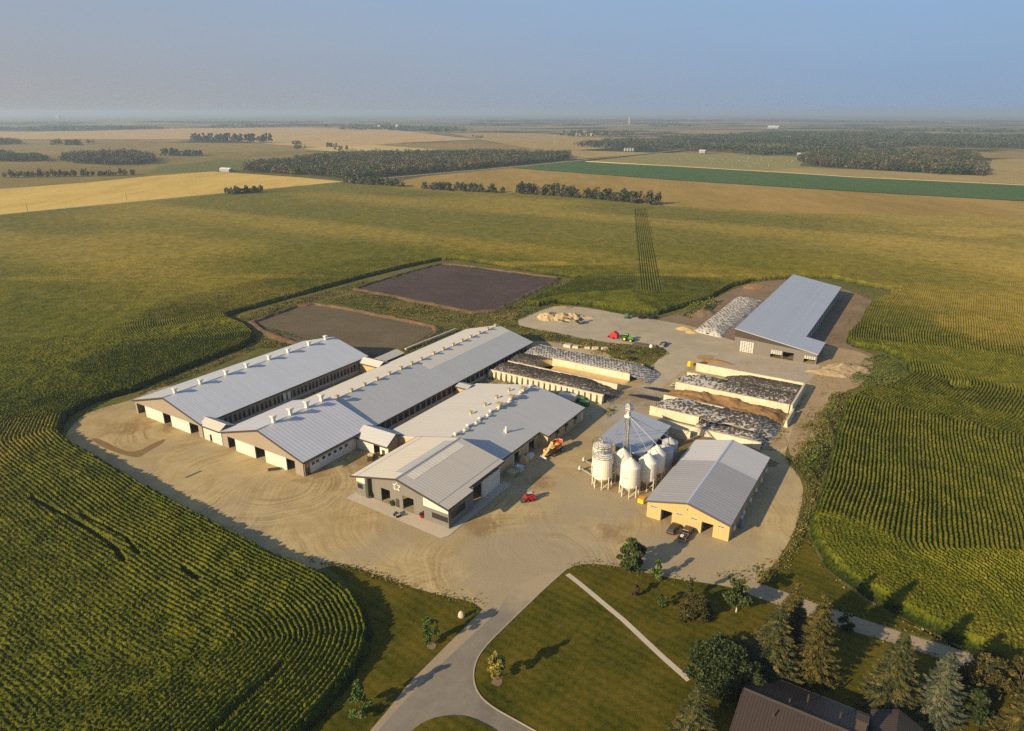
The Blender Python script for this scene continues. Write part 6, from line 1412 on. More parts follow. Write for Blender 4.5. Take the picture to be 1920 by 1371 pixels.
def trunk_mesh(h, r, limbs, seed, mat, spread):
    g = np.random.default_rng(seed); mb = MB(); mb.tube((0, 0, -.1), (g.uniform(-.1, .1), g.uniform(-.1, .1), h * .55), r, r * .7, 7).tube((0, 0, h * .5), (0, 0, h * .9), r * .7, r * .2, 6)
    for i in range(limbs):
        a = 2 * math.pi * i / max(1, limbs) + g.uniform(-.3, .3); z = h * g.uniform(.35, .6)
        mb.tube((0, 0, z), (math.cos(a) * spread * .7, math.sin(a) * spread * .7, z + h * .28), r * .45, r * .1, 5)
    return mb.mesh('trunk', mat)
def tree(name, label, px, py, h, w, mat, seed, cat='tree', h0=None, shape='round', n_cl=26, n_each=40, leaf=.32, r=.16, bark='bark', limbs=5, group=None):
    t = thing(name, label, cat, at(px, py), 0, group); h0 = h * .22 if h0 is None else h0
    link('crown', crown_mesh('crown', h0, h, w, seed, M[mat], n_cl, n_each, leaf, shape), t)
    link('trunk', trunk_mesh(h * .85, r, limbs, seed, M[bark], w / 2 * .7), t); return t
def frond_quads(cen, t, n, ln, wd):
    t = t / np.linalg.norm(t, axis=1, keepdims=True); b = np.cross(n, t); b /= np.linalg.norm(b, axis=1, keepdims=True)
    t = t * (ln / 2)[:, None]; b = b * (wd / 2)[:, None]
    return np.stack([cen - t - b, cen - t + b, cen + t + b * .35, cen + t - b * .35], 1).reshape(-1, 3), np.arange(len(cen) * 4).reshape(-1, 4)
def spruce(name, label, px, py, h, r, mat, seed, group='spruces round the farmhouse', sparse=1.0, h0=.04):
    """whorls of drooping feathered boughs round one stem"""
    t = thing(name, label, 'spruce', at(px, py), 0, group); g = np.random.default_rng(seed)
    CE, TT, LN, WD, TN = [], [], [], [], []
    nw = int(h * 1.75 * sparse)
    for i in range(nw):
        f = (i + g.uniform(-.2, .2)) / nw; z = h * (h0 + (1 - h0) * max(0, f)); R = r * (1 - max(0, f)) ** .82 + .15
        nb = max(6, int((16 - 7 * f) * (.6 + .4 * sparse)))
        for b in range(nb):
            a = 2 * math.pi * (b + g.uniform(-.4, .4)) / nb + i * 1.9; L = R * g.uniform(.70, 1.15); zb = z + g.uniform(-.25, .25); bt = g.normal(.53, .13); dr = g.uniform(.28, .5)
            ns = int(L * 4.5) + 3; s = np.linspace(.1, 1, ns)
            for side in (-1, 0, 1):
                wd = side * (.20 + .16 * L) * (1.08 - s) ** .8 * g.uniform(.7, 1.2)
                x = np.cos(a) * L * s - np.sin(a) * wd; y = np.sin(a) * L * s + np.cos(a) * wd
                zz = zb - dr * L * s + .22 * L * s ** 3 - .12 * abs(side) + g.normal(0, .035, ns)
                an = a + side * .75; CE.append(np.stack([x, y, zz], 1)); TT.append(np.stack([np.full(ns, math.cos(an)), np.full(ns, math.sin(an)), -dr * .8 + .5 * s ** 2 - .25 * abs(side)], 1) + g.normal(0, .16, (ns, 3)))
                LN.append(g.uniform(.42, .72, ns)); WD.append(g.uniform(.16, .30, ns)); TN.append(bt + g.normal(0, .11, ns) + .13 * (s - .5))  # tone lightened towards the bough tips, as if sunlit
    cen = np.vstack(CE); n = np.stack([g.normal(0, .3, len(cen)), g.normal(0, .3, len(cen)), np.ones(len(cen))], 1)
    v, f = frond_quads(cen, np.vstack(TT), n, np.concatenate(LN), np.concatenate(WD))
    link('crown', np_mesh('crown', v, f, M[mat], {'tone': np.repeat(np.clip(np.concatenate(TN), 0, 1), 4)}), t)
    link('trunk', MB().tube((0, 0, -.1), (0, 0, h * .97), .26, .03, 8).mesh('trunk', M['bark']), t); return t

spruce('spruce', 'tall spruce left of the pair, bluish lower boughs', 1442, 1270, 15.2, 5.5, 'spruce_blue', 1)
spruce('spruce', 'spruce peeking up behind the tall left pair, tip highest of that group', 1474, 1222, 15.0, 3.8, 'spruce_warm', 2)
spruce('spruce', 'broad brownish-green spruce right of the tall pair by the lane', 1520, 1270, 17.4, 4.4, 'spruce_warm', 3)
spruce('spruce', 'full green spruce beyond the brown roof ridge', 1666, 1322, 14.9, 4.8, 'spruce_blue', 4)
spruce('spruce', 'pale blue spruce with open drooping boughs beside the green one', 1752, 1345, 13.2, 4.3, 'spruce_pale', 5, sparse=.8)
spruce('spruce', 'dark spruce at the bottom edge beside the garden path', 1298, 1398, 11.8, 3.9, 'spruce_blue', 6)
spruce('spruce', 'small bluish spruce half hidden behind the tall left one', 1385, 1262, 8.0, 2.6, 'spruce_blue', 7)
tree('lawn_tree', 'big leafy green tree at the top edge of the lawn', 1181, 1070, 7.0, 6.2, 'leaf_green', 11, n_cl=34, h0=1.0, leaf=.36)
tree('lawn_tree', 'small young yellow-green tree right of the big lawn tree', 1231, 1086, 4.6, 2.8, 'leaf_fresh', 12, shape='cone', n_cl=18, h0=.3)
tree('purple_shrub', 'small purple-leaved shrub alone on the lawn', 1191, 1118, 2.6, 1.9, 'leaf_purple', 13, 'shrub', .3, n_cl=12, n_each=30, leaf=.26, r=.06)
tree('thin_shrub', 'thin sparse shrub on the lawn left of the round bush', 1240, 1140, 3.2, 2.2, 'leaf_green', 14, 'shrub', .5, n_cl=9, n_each=20, leaf=.26, r=.06)
tree('round_bush', 'large round yellowish bush on the lawn', 1303, 1156, 4.2, 5.6, 'leaf_rust', 15, 'bush', .1, 'dome', 44, 42, .3, .1)
tree('narrow_conifer', 'narrow evergreen rising behind the round yellowish bush', 1291, 1128, 5.6, 2.4, 'spruce_blue', 16, 'tree', .3, 'cone', 16, 36, .28)
tree('lane_tree', 'airy tree with a pale trunk where the lane leaves the yard', 1380, 1148, 7.2, 5.4, 'leaf_green', 17, h0=2.2, n_cl=24, n_each=34, bark='bark_white', r=.14)
tree('shade_tree', 'large dark round-crowned tree over the end of the garden path', 1345, 1290, 8.8, 10.5, 'leaf_dark', 18, h0=1.2, n_cl=64, n_each=30, leaf=.33, r=.3)
tree('shade_tree', 'dark leafy tree pressed between the shade tree and left spruces', 1400, 1305, 6.6, 6.5, 'leaf_dark', 19, h0=.8, n_cl=36, n_each=32, leaf=.32, r=.2)
tree('lane_shrub', 'small dark upright shrub standing by the lane', 1588, 1182, 3.9, 3.0, 'leaf_dark', 20, 'shrub', .2, n_cl=16, n_each=30, leaf=.3)
tree('young_tree', 'young green tree nearest the corn on the verge beside the drive', 675, 1337, 6.9, 3.5, 'leaf_fresh', 21, shape='cone', h0=.9, n_cl=24, n_each=34, leaf=.3, r=.08, group='young trees along the drive')
tree('young_tree', 'young green columnar tree on the verge near the boulder', 808, 1208, 5.9, 2.9, 'leaf_fresh', 22, shape='column', h0=1.0, n_cl=20, n_each=34, leaf=.28, r=.07, group='young trees along the drive')
tree('young_tree', 'yellow-leaved young tree on the curved lawn corner', 931, 1276, 6.4, 2.9, 'leaf_yellow', 23, shape='column', h0=1.3, n_cl=24, n_each=34, leaf=.28, r=.07, group='young trees along the drive')
tree('rusty_tree', 'bushy grey-brown tree at the lane end by the corn', 1838, 1300, 7.5, 7.0, 'leaf_rust', 24, h0=.4, n_cl=40, n_each=24, leaf=.34, r=.2)
tree('rusty_tree', 'bare-topped brownish tree at the right edge behind the tall one', 1905, 1312, 9.5, 6.0, 'leaf_rust', 25, h0=.5, n_cl=26, n_each=22, leaf=.34, r=.2, limbs=9)
spruce('edge_conifer', 'big dense conifer cut by the lower right edge', 1895, 1420, 13.0, 4.6, 'spruce_warm', 26)
tree('edge_tree', 'dark low trees filling the gap right of the blue spruce', 1825, 1345, 5.0, 5.0, 'leaf_dark', 27, h0=.3, n_cl=26, n_each=24, leaf=.36)
for k, (x, y) in enumerate(((1852, 1290), (1853, 1318), (1855, 1346), (1857, 1374))):
    o = MB().tube((0, 0, 0), (0, 0, 1.4), .09, .09, 7).box(-.13, .13, -.13, .13, 1.4, 1.46).build('fence_post', M['bark_white']); o.location = at(x, y) + (0,); tag(o, ('pale fence post farthest along the short row at lower right', 'second pale fence post from the lane at lower right', 'third pale fence post from the lane at lower right', 'pale fence post at the bottom edge of the picture')[k], 'post', 'pale fence posts')
o = MB().lathe([(.5, -.1), (.85, .3), (.75, .9), (.4, 1.35), (.1, 1.5)], 9).build('boulder', M['rock'], smooth=True, bevel=0); o.location = at(865, 1158) + (0,); o.scale = (.8, .55, 1.0); tag(o, 'pale upright boulder on the verge beside the drive', 'boulder')
def planter(label, px, py, mat, s=1.0):
    t = thing('planter', label, 'planter', at(px, py)); MB().lathe([(.38 * s, 0), (.5 * s, .55 * s), (.45 * s, .55 * s)], 12).build('pot', M['red'] if mat == 'leaf_purple' else M['dark_metal'], t)
    g = np.random.default_rng(int(px)); p, tt = clump_points(g, [(0, 0, .75 * s), (.2, .1, .95 * s), (-.2, -.1, .9 * s)], [.55 * s, .42 * s, .42 * s], 160); link('plant', leaf_mesh('plant', p, .22, tt, M[mat], g), t)
planter('dark potted plant by the left wing of the star-sign shop', *c4(310, 865), 'leaf_dark', 1.3); planter('green potted plant left of the small shop door', *c4(542, 948), 'leaf_green', 1.2); planter('red pot with a purple plant near the right shop wing', *c4(858, 1078), 'leaf_purple', 1.3)

# ---- belts and groves where single trees can be told apart
def far_tree_mesh(seed, mat, h, w, n=90, shape='dome', lf=1.0):
    g = np.random.default_rng(seed); n_cl = 12; cs_ = []; rs = []
    for _ in range(n_cl):
        a = g.uniform(0, 6.283); t = g.uniform(.05, 1); prof = math.sqrt(max(0, 1 - (t * 1.2 - .35) ** 2)) if shape == 'dome' else (1 - t) + .1
        R = w / 2 * prof * g.uniform(.2, .85); cs_.append((R * math.cos(a), R * math.sin(a), h * .1 + h * .82 * t)); rs.append(w * g.uniform(.13, .22))
    p, t = clump_points(g, cs_, rs, n / n_cl / (w * .17) ** 1.6, 1.0)
    return leaf_mesh('crown', p, lf * g.uniform(.7, 1.3, len(p)), t, M[mat], g, .8)
FT = [far_tree_mesh(100 + i, m_, h, w, 150, sh, lf) for i, (m_, h, w, sh, lf) in enumerate((('leaf_far', 11, 8, 'dome', 1.1), ('leaf_far', 9, 9, 'dome', 1.2), ('leaf_far_grey', 11, 7, 'dome', .9), ('leaf_far_autumn', 10, 7, 'dome', 1.0), ('leaf_far', 13, 6, 'cone', 1.1), ('leaf_far_grey', 9, 8, 'dome', 1.0)))]
FTR = MB().tube((0, 0, -.3), (0, 0, 6.5), .3, .12, 6).mesh('trunk', M['bark'])
def belt(pts, n, hs, kinds, group, lab, width=8, seed=1):
    g = np.random.default_rng(seed); p = np.array(P(pts)); L = np.r_[0, np.cumsum(np.hypot(*np.diff(p, axis=0).T))]
    for i in range(n):
        s = (i + .5 + g.uniform(-.3, .3)) / n * L[-1]; x = np.interp(s, L, p[:, 0]) + g.uniform(-1, 1) * width / 2; y = np.interp(s, L, p[:, 1]) + g.uniform(-1, 1) * width / 2
        k = kinds[g.integers(len(kinds))]; t = thing('belt_tree', lab, 'tree', (x, y), g.uniform(0, 6.28), group); sc_ = hs * g.uniform(.75, 1.2) / 11.0; t.scale = (sc_ * g.uniform(.9, 1.25), sc_, sc_)
        link('crown', FT[k], t); link('trunk', FTR, t)
belt([(968, 364), (1040, 368), (1130, 376), (1230, 386)], 78, 13.5, [0, 1, 2, 2, 3, 5, 0], 'trees of the right shelterbelt behind the corn', 'tree of the long shelterbelt behind the corn, right of the gap', 14, 1)
belt([(798, 356), (860, 359), (940, 364)], 42, 10.5, [0, 1, 0, 5], 'trees of the low belt left of the gap', 'tree of the lower dark belt left of the gap', 12, 2)
belt([(655, 346), (700, 349), (745, 352)], 34, 12.0, [0, 2, 1, 5], 'trees where the road meets the big wood', 'tree in the dense clump where the road reaches the wood', 22, 3)
belt([(422, 368), (440, 368), (462, 366), (490, 364)], 16, 11.0, [0, 1, 0], 'trees in the clump on the road edge', 'tree in the small dark clump standing on the gravel road', 10, 4)
belt([(5, 334), (90, 333), (180, 331), (255, 329)], 56, 12.0, [0, 2, 5, 2], 'trees of the thin row at the left', 'tree of the thin straggly row beyond the stubble field', 6, 5)
belt([(308, 292), (345, 293), (380, 293)], 24, 16.0, [0, 1], 'trees of the small dark grove left of centre', 'tree of the small grove in the pasture left of centre', 16, 6)
belt([(357, 267), (430, 268), (505, 269)], 64, 24.0, [0, 4, 4], 'dark planted trees on the straw field', 'tree of the dark planted block on the straw field', 30, 7)
belt([(97, 272), (125, 272), (152, 273)], 18, 18.0, [0, 1], 'trees of the round grove far left', 'tree of the round grove far left', 16, 8)
# ---- woods that read as one mass
def wood(label, px, spacing, h, mats_i, seed, dens=70, lf=1.6, jig=.5, name='woods', gaps=40.0, thr=.2):
    poly = np.array(P(px)); g = np.random.default_rng(seed); lo, hi = poly.min(0), poly.max(0)
    X, Y = np.meshgrid(np.arange(lo[0], hi[0], spacing), np.arange(lo[1], hi[1], spacing), indexing='ij'); X = X.ravel() + g.uniform(-jig, jig, X.size) * spacing; Y = Y.ravel() + g.uniform(-jig, jig, Y.size) * spacing
    k = inside(poly, X, Y); k &= vnoise(X, Y, gaps * 3, seed + 7) * .6 + vnoise(X, Y, gaps, seed + 8) * .4 > thr; X, Y = X[k], Y[k]; n = len(X)
    if n == 0: return
    hh = h * g.uniform(.7, 1.15, n) * (.8 + .4 * vnoise(X, Y, 60, seed)); ww = spacing * g.uniform(1.0, 1.7, n)
    # leaf faces spread through each crown
    d = g.normal(size=(n, dens, 3)); d /= np.linalg.norm(d, axis=2, keepdims=True); d *= g.random((n, dens, 1)) ** .35
    c = np.stack([X, Y, hh * .55], 1)[:, None] + d * np.stack([ww / 2, ww / 2, hh * .47], 1)[:, None]
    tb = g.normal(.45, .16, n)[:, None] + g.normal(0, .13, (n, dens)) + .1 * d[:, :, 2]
    sel = g.random(n); cut = np.cumsum([w_ for _, w_ in mats_i]); cut = cut / cut[-1]; mi = np.searchsorted(cut, np.clip(sel * .55 + vnoise(X, Y, 120, seed + 3) * .45, 0, .999))
    V_, F_ = quad_cloud(c.reshape(-1, 3), lf * g.uniform(.7, 1.4, n * dens), None, g, .8, .3)
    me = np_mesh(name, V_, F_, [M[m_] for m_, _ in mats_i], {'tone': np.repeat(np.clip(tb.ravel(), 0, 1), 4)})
    me.polygons.foreach_set('material_index', np.repeat(mi, dens).astype(np.int32))
    o = link(name, me); tag(o, label, None, kind='stuff'); print(label, n)
G3 = [('leaf_far', .62), ('leaf_far_grey', .2), ('leaf_far_autumn', .18)]; G2 = [('leaf_far', .8), ('leaf_far_grey', .2)]
wood('mixed wood turning yellow in the middle distance', [(455, 323), (480, 312), (560, 303), (640, 294), (740, 291), (900, 289), (1060, 292), (1072, 300), (960, 311), (870, 319), (740, 331), (650, 339), (610, 332), (520, 327)], 8.5, 13, [('leaf_far', .55), ('leaf_far_grey', .17), ('leaf_far_autumn', .28)], 1, 60, 1.5)
wood('broad dark wood across the right distance', [(1080, 276), (1120, 266), (1300, 262), (1400, 256), (1600, 252), (1920, 262), (2100, 262), (2100, 280), (1930, 280), (1700, 276), (1520, 292), (1440, 293), (1330, 288), (1270, 284), (1180, 281)], 20, 17, G2, 2, 36, 3.0, gaps=110.0, thr=.43)
wood('dark wood standing in the hay field at the right', [(1496, 302), (1530, 292), (1650, 290), (1740, 288), (1825, 292), (1850, 318), (1846, 331), (1760, 328), (1640, 320), (1520, 312)], 9.5, 15, G3, 3, 55, 1.8)
wood('brownish wood in the left middle distance', [(114, 303), (130, 296), (200, 292), (260, 292), (290, 300), (285, 309), (210, 311), (140, 308)], 9, 14, [('leaf_far', .4), ('leaf_far_grey', .6)], 4, 55, 1.6)
wood('wood cut by the left edge', [(-60, 292), (10, 290), (30, 297), (80, 298), (93, 304), (20, 304), (-60, 302)], 9, 13, G2, 5, 55, 1.6)
wood('dark wood strip at the far left', [(-80, 268), (20, 266), (42, 270), (-80, 274)], 12, 14, G2, 6, 40, 2.2)
for k, (l, px) in enumerate((('long wood strip on the far straw field', [(160, 251), (240, 247), (305, 249), (300, 254), (170, 256)]), ('far wood line behind the straw field', [(-60, 241), (60, 238), (180, 240), (300, 241), (300, 243), (100, 245), (-60, 246)]),
        ('far wood strip above the middle', [(640, 242), (780, 240), (1000, 246), (1150, 250), (1170, 253), (1000, 252), (840, 250), (760, 245), (640, 244)]), ('small bluish grove beyond the tan field', [(1050, 253), (1180, 250), (1190, 254), (1110, 258), (1050, 257)]),
        ('far wood line right of centre', [(400, 236), (560, 235), (760, 238), (760, 240), (560, 238), (400, 239)]), ('very far wooded country on the right', [(1250, 244), (1500, 240), (1920, 246), (2100, 246), (2100, 252), (1700, 250), (1400, 250)]),
        ('very far wooded country across the middle', [(700, 233), (1000, 231), (1300, 234), (1300, 237), (1000, 236), (700, 236)]), ('very far wooded country on the left', [(-60, 232), (300, 229), (600, 230), (600, 232), (300, 232), (-60, 235)]), ('faint wooded belt along the horizon', [(900, 226.5), (1500, 226), (1950, 228), (1950, 230), (1400, 229), (900, 229)]))):
    wood(l, px, 34 if k < 2 else 75, 15 if k < 5 else 11, G2, 20 + k, 16, 9.0 if k > 1 else 6.0, gaps=250.0, thr=.48)
for k, (x, y, n_) in enumerate(((168, 269, 5), (555, 271, 8), (620, 276, 7), (640, 282, 5), (895, 259, 6), (560, 279, 6))):
    belt([(x - 8, y), (x + 12, y)], n_, 11, [0, 1], 'trees of tiny far groves', 'small tree in a tiny grove on the far fields', 12, 40 + k)
# far farmsteads
M['far_wall'] = plain('weathered_white_wall', (0.27, 0.265, 0.25), 0.7)
def shedlet(label, px, py, L, Wd, H, mat='far_wall', rot=0.0, cat='building'):
    t = thing('distant_shed', label, cat, at(px, py), -PSI + rot); mb = MB().box(-L / 2, L / 2, -Wd / 2, Wd / 2, 0, H); mb.build('wall', M[mat], t)
    MB().prism_x([(-Wd / 2 - .5, H + .02), (Wd / 2 + .5, H + .02), (0, H + Wd * .25)], -L / 2 - .4, L / 2 + .4).build('roof', M['roof_white'], t)
for i, (x, y, L, Wd, H, l) in enumerate(((425, 322, 24, 9, 4, 'long white shed at the end of the big wood'), (1317, 287, 14, 9, 5, 'white house at the edge of the broad dark wood'), (1502, 293, 16, 8, 5, 'white shed at the tip of the right-hand wood'), (1085, 254, 28, 12, 6, 'left of two far white barns by the bluish grove'), (1105, 255, 26, 12, 6, 'right of two far white barns by the bluish grove'), (745, 240, 22, 14, 14, 'tall pale far block on the horizon wood'), (715, 239, 60, 20, 8, 'wide pale far sheds near the horizon'), (1560, 253, 40, 18, 7, 'pale far sheds in the right-hand woods'), (110, 222, 90, 40, 40, 'pale far plant on the left horizon'), (1180, 232, 14, 14, 45, 'faint pale tower on the horizon right of centre'), (1450, 241, 60, 25, 9, 'far pale roofs in the hazy country at the right'), (1480, 262, 30, 16, 8, 'small pale roof among the right-hand woods'))):
    shedlet(l, x, y, L, Wd, H)
for k in range(4): 
    o = MB().lathe([(3.4, 0), (3.4, 6), (.4, 8.2)], 12).build('distant_bin', M['galv']); o.location = at(1172 + 5 * k, 283.5) + (0,); tag(o, 'small bright far bin, one of four in a row by the wood', 'bin', 'four far bins')
g = np.random.default_rng(5); bm_m = MB().tube((-.7, 0, .75), (.7, 0, .75), .8, n=10).mesh('hay_bale', M['far_wall'])
hay = np.array(P([(1250, 296), (1420, 294), (1490, 300), (1500, 313), (1400, 315), (1280, 309)])); lo, hi = hay.min(0), hay.max(0); c_ = 0
while c_ < 45:
    x, y = g.uniform(lo, hi)
    if inside(hay, np.array([x]), np.array([y]))[0]:
        o = link('hay_bale', bm_m); o.location = (x, y, .35); o.rotation_euler = (0, 0, g.uniform(0, 3)); tag(o, 'small pale hay bale lying on the far hay field', 'hay bale', 'bales on the hay field'); c_ += 1
for k, (x, y, h, l) in enumerate(((935, 258, 34, 'thin far power pylon left of the other'), (1040, 272, 30, 'thin power pylon on the tan field, nearest of the two'), (238, 377, 9, 'lone power pole on the stubble field'), (52, 398, 9, 'power pole beside the gravel road at the left'))):
    t = thing('power_pole', l, 'pole', at(x, y)); MB().tube((0, 0, 0), (0, 0, h), .3 + h * .012, .2, 6).build('mast', M['lumber'], t); MB().box(-h * .12, h * .12, -.12, .12, h * .86, h * .89).box(-h * .09, h * .09, -.12, .12, h * .94, h * .96).build('crossarm', M['lumber'], t)

# ---- weeds and scrub: masses nobody could count
def scrub(label, polys, dens, hmax, mat, seed, sz=(.25, .6), name='weeds', lump=4.0, zb=0.0):
    cs_, tn, ss = [], [], []; g = np.random.default_rng(seed)
    for px in polys:
        poly = np.array(P(px)); lo, hi = poly.min(0), poly.max(0); n = int((hi - lo).prod() * dens)
        X = g.uniform(lo[0], hi[0], n); Y = g.uniform(lo[1], hi[1], n); k = inside(poly, X, Y); X, Y = X[k], Y[k]
        lum = np.clip((vnoise(X, Y, lump, seed) * .65 + vnoise(X, Y, lump * .35, seed + 1) * .35 - .28) * 1.9, 0, 1); k = g.random(len(X)) < .25 + .75 * lum; X, Y, lum = X[k], Y[k], lum[k]
        dE = np.clip(dist_poly(poly, X, Y) / 2.5, .15, 1)
        Z = zb * dE + hmax * lum ** 1.4 * dE * g.random(len(X)) ** .7 + .08
        cs_.append(np.stack([X, Y, Z], 1)); ss.append(g.uniform(*sz, len(X))); tn.append(.42 + .5 * (vnoise(X, Y, 7, seed + 2) - .5) + g.normal(0, .17, len(X)) + .05 * lum)
    c = np.vstack(cs_); me = leaf_mesh(name, c, np.concatenate(ss), np.concatenate(tn), M[mat], g, .75, None, .5)
    tag(link(name, me), label, None, kind='stuff')
scrub('scrubby ditch bank between the yard and the right cornfield', [[(1560, 735), (1606, 738), (1586, 752), (1574, 780), (1560, 832), (1543, 892), (1527, 940), (1513, 985), (1498, 1040), (1470, 1078), (1440, 1086), (1466, 1045), (1492, 1000), (1506, 950), (1510, 905), (1482, 872), (1478, 850), (1505, 800), (1545, 760)], [(1420, 1075), (1450, 1060), (1460, 1090), (1420, 1100)]], 16.0, 3.0, 'weeds', 1, (.18, .45))
scrub('bushes along the ditch bank', [[(1560, 745), (1590, 750), (1570, 800), (1552, 860), (1520, 960), (1500, 1030), (1470, 1070), (1490, 1010), (1512, 960), (1518, 905), (1495, 860), (1520, 800)]], 8.0, 3.8, 'weeds_green', 2, (.22, .48), 'ditch_scrub', 5)
scrub('tall grass island beside the soil heap', [[(1600, 690), (1622, 672), (1655, 664), (1690, 682), (1699, 700), (1680, 716), (1630, 728), (1598, 722), (1590, 705)]], 12.0, 2.0, 'weeds_green', 3, (.2, .45))
scrub('weedy bank between the lagoons and the barns', [[(432, 600), (520, 571), (600, 549), (690, 526), (665, 545), (570, 570), (500, 592), (468, 608), (478, 630), (520, 640), (560, 648), (480, 655), (450, 668), (400, 690), (330, 716), (260, 745), (255, 740), (330, 704), (452, 657), (478, 642), (480, 626), (462, 611)],
      [(600, 566), (680, 545), (780, 568), (880, 590), (940, 577), (985, 560), (1000, 590), (960, 604), (900, 606), (820, 605), (780, 597), (700, 584), (640, 572)], [(800, 640), (825, 612), (880, 604), (960, 606), (985, 616), (930, 612), (860, 622), (800, 648)], [(690, 672), (760, 656), (800, 636), (815, 640), (760, 665), (720, 680)]], 7.5, 1.0, 'weeds', 4, (.22, .5), lump=5)
def rimband(px, w0, w1):
    q = P(px); cx = sum(a for a, b in q) / len(q); cy = sum(b for a, b in q) / len(q); out = []
    for (x0, y0), (x1, y1) in zip(q, q[1:] + q[:1]):
        for t0, t1 in ((0, 1),):
            def off(x, y, w): L = math.hypot(x - cx, y - cy); return (x + (x - cx) / L * w, y + (y - cy) / L * w)
            out.append([off(x0, y0, w0), off(x1, y1, w0), off(x1, y1, w1), off(x0, y0, w1)])
    return out
_P = P; P = lambda l, z=0.0: l if isinstance(l[0], tuple) and isinstance(l[0][0], float) else _P(l, z)
L1 = [(480, 606), (500, 599), (560, 577), (592, 573), (640, 580), (700, 593), (780, 608), (806, 614), (812, 622), (790, 637), (750, 655), (700, 668)]
L2 = [(670, 543), (700, 533), (770, 512), (828, 497), (870, 500), (935, 509), (1042, 523), (1030, 532), (985, 553), (940, 576), (925, 582), (882, 585), (840, 576), (760, 560)]
scrub('weeds on the rims of the two lagoons', rimband(L1, 1.6, 7) + rimband(L2, .7, 5), 6.5, 1.3, 'weeds_green', 11, (.25, .5), lump=4)
P = _P
scrub('bright grass between brown lagoon, corn and back gravel', [[(940, 578), (985, 556), (1050, 528), (1070, 530), (1050, 545), (1010, 562), (1045, 572), (1008, 586), (960, 604), (985, 588)], [(830, 494), (900, 500), (1000, 516), (1055, 523), (1040, 526), (930, 510), (828, 498), (690, 536), (690, 530)]], 7, .9, 'weeds_green', 5, (.22, .5), lump=5)
scrub('weedy bank behind the left tyre piles', [[(960, 608), (1020, 620), (1090, 634), (1165, 646), (1242, 653), (1256, 664), (1226, 680), (1200, 678), (1150, 664), (1080, 650), (1010, 638), (985, 640)], [(1080, 648), (1180, 668), (1225, 690), (1222, 705), (1180, 690), (1100, 660)]], 7.5, 1.2, 'weeds', 6, (.22, .5), lump=5)
scrub('weeds between the milking barn and buttressed wall', [[(880, 722), (915, 700), (950, 712), (1010, 727), (1100, 752), (1090, 765), (1000, 735), (900, 725)], [(700, 790), (760, 760), (840, 715), (880, 715), (830, 745), (760, 782), (720, 800)], [(450, 790), (560, 745), (680, 700), (690, 705), (560, 755), (470, 790)], [(1128, 765), (1150, 757), (1160, 770), (1140, 785)]], 5, 1.0, 'weeds_green', 7, (.25, .6))
scrub('tall weeds on the mound by the corn edge', [[(1272, 590), (1290, 573), (1340, 564), (1348, 570), (1322, 590), (1290, 598)]], 6, 2.4, 'weeds_green', 8, (.35, .8), zb=1.3)
scrub('dry weeds at the yard corner by the lane', [[(1330, 1078), (1400, 1060), (1440, 1050), (1430, 1085), (1400, 1094)], [(1258, 840), (1262, 830), (1290, 835), (1260, 860)], [(1455, 800), (1500, 740), (1512, 742), (1478, 812), (1462, 848), (1440, 845)]], 3.5, .7, 'weeds', 9, (.2, .5))
scrub('ragged grass along the corn and verge edges', [[(560, 1042), (600, 1050), (650, 1056), (700, 1072), (760, 1096), (840, 1118), (882, 1125), (905, 1142), (880, 1132), (835, 1124), (750, 1104), (690, 1082), (640, 1068), (600, 1062)], [(1517, 985), (1522, 1018), (1543, 1060), (1585, 1097), (1640, 1132), (1700, 1166), (1830, 1230), (1830, 1237), (1696, 1172), (1580, 1103), (1537, 1064), (1514, 1018)], [(1588, 748), (1700, 700), (1705, 705), (1690, 722), (1600, 745)]], 5, .5, 'weeds', 10, (.2, .5))
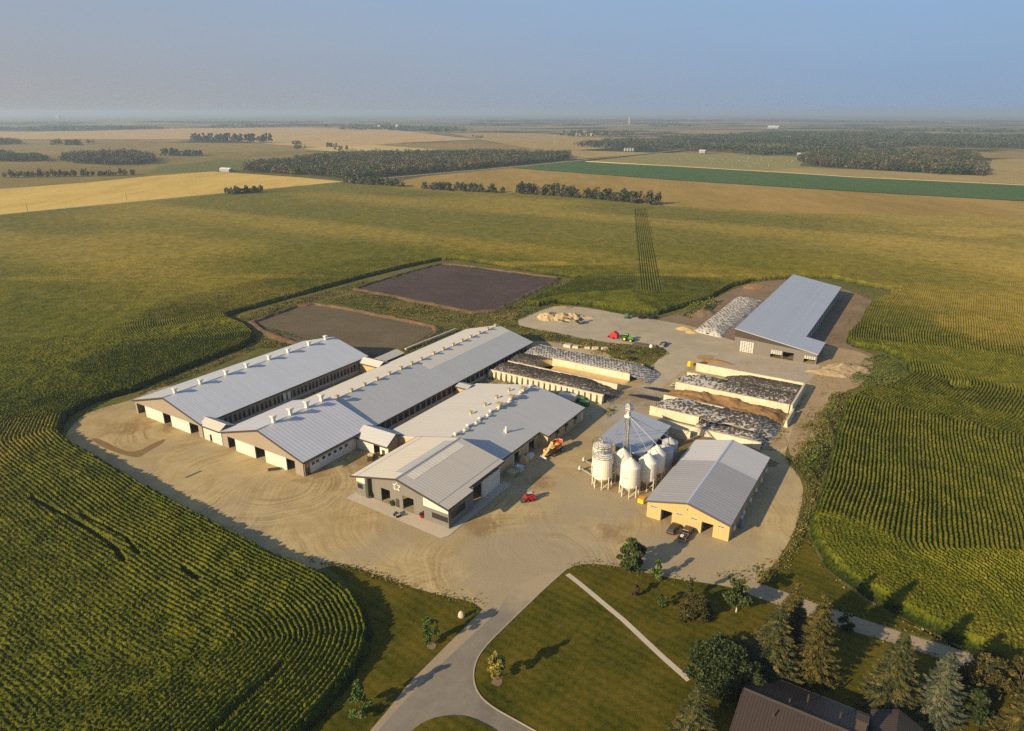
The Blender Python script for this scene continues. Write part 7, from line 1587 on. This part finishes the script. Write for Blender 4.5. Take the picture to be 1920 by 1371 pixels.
def edge_tufts(label, lines, per_m, wd, mat, seed):
    g = np.random.default_rng(seed); cs_ = []
    for px in lines:
        q = np.array(P(px)); L = np.r_[0, np.cumsum(np.hypot(*np.diff(q, axis=0).T))]; n = int(L[-1] * per_m); s = g.random(n) * L[-1]
        x = np.interp(s, L, q[:, 0]); y = np.interp(s, L, q[:, 1]); k = vnoise(x, y, 6, seed) > .38; x, y = x[k], y[k]; m_ = len(x)
        cs_.append(np.stack([x + g.normal(0, wd, m_) * vnoise(x, y, 11, seed + 1) * 1.6, y + g.normal(0, wd, m_) * vnoise(x, y, 11, seed + 1) * 1.6, .05 + .3 * g.random(m_) ** 2], 1))
    c = np.vstack(cs_); tag(link('weeds', leaf_mesh('weeds', c, g.uniform(.14, .36, len(c)), .52 + g.normal(0, .2, len(c)), M[mat], g, .75, None, .6)), label, None, kind='stuff')
edge_tufts('straggling weeds along the edges of the yard and tracks', [[(255, 748), (200, 762), (155, 778), (135, 798)], [(1345, 1094), (1400, 1106), (1432, 1080), (1462, 1045), (1488, 1000), (1503, 950), (1507, 905), (1478, 868), (1470, 845), (1500, 800), (1545, 735)], [(958, 606), (1008, 584), (1045, 572), (1100, 577), (1175, 591), (1240, 601), (1300, 612)], [(1020, 622), (1090, 636), (1160, 645), (1240, 652), (1252, 663), (1226, 680), (1222, 705)],
  [(1262, 590), (1290, 578), (1330, 564), (1370, 545), (1415, 528), (1500, 522)], [(1628, 556), (1612, 600), (1590, 640), (1612, 655), (1640, 668)], [(1645, 690), (1612, 726), (1580, 735), (1560, 760), (1530, 820), (1500, 862)], [(655, 1060), (700, 1076), (760, 1098), (840, 1120), (882, 1127), (906, 1143)], [(1062, 1068), (1110, 1057), (1150, 1061), (1190, 1069), (1260, 1085), (1345, 1096)], [(1440, 1128), (1550, 1169), (1650, 1198), (1780, 1239)], [(1470, 1109), (1560, 1141), (1690, 1185), (1800, 1217)], [(300, 990), (450, 1075), (560, 1085)]], 9, .8, 'weeds', 77)
edge_tufts('low weeds creeping over the bare ground by the charcoal shed and bunkers', [[(1290, 585), (1340, 590), (1400, 570), (1440, 545)], [(1600, 570), (1590, 610), (1560, 650)], [(1560, 700), (1540, 740), (1510, 800)], [(1310, 668), (1400, 680), (1500, 700)], [(1240, 745), (1260, 790), (1255, 820)]], 9, 3.0, 'weeds', 78)
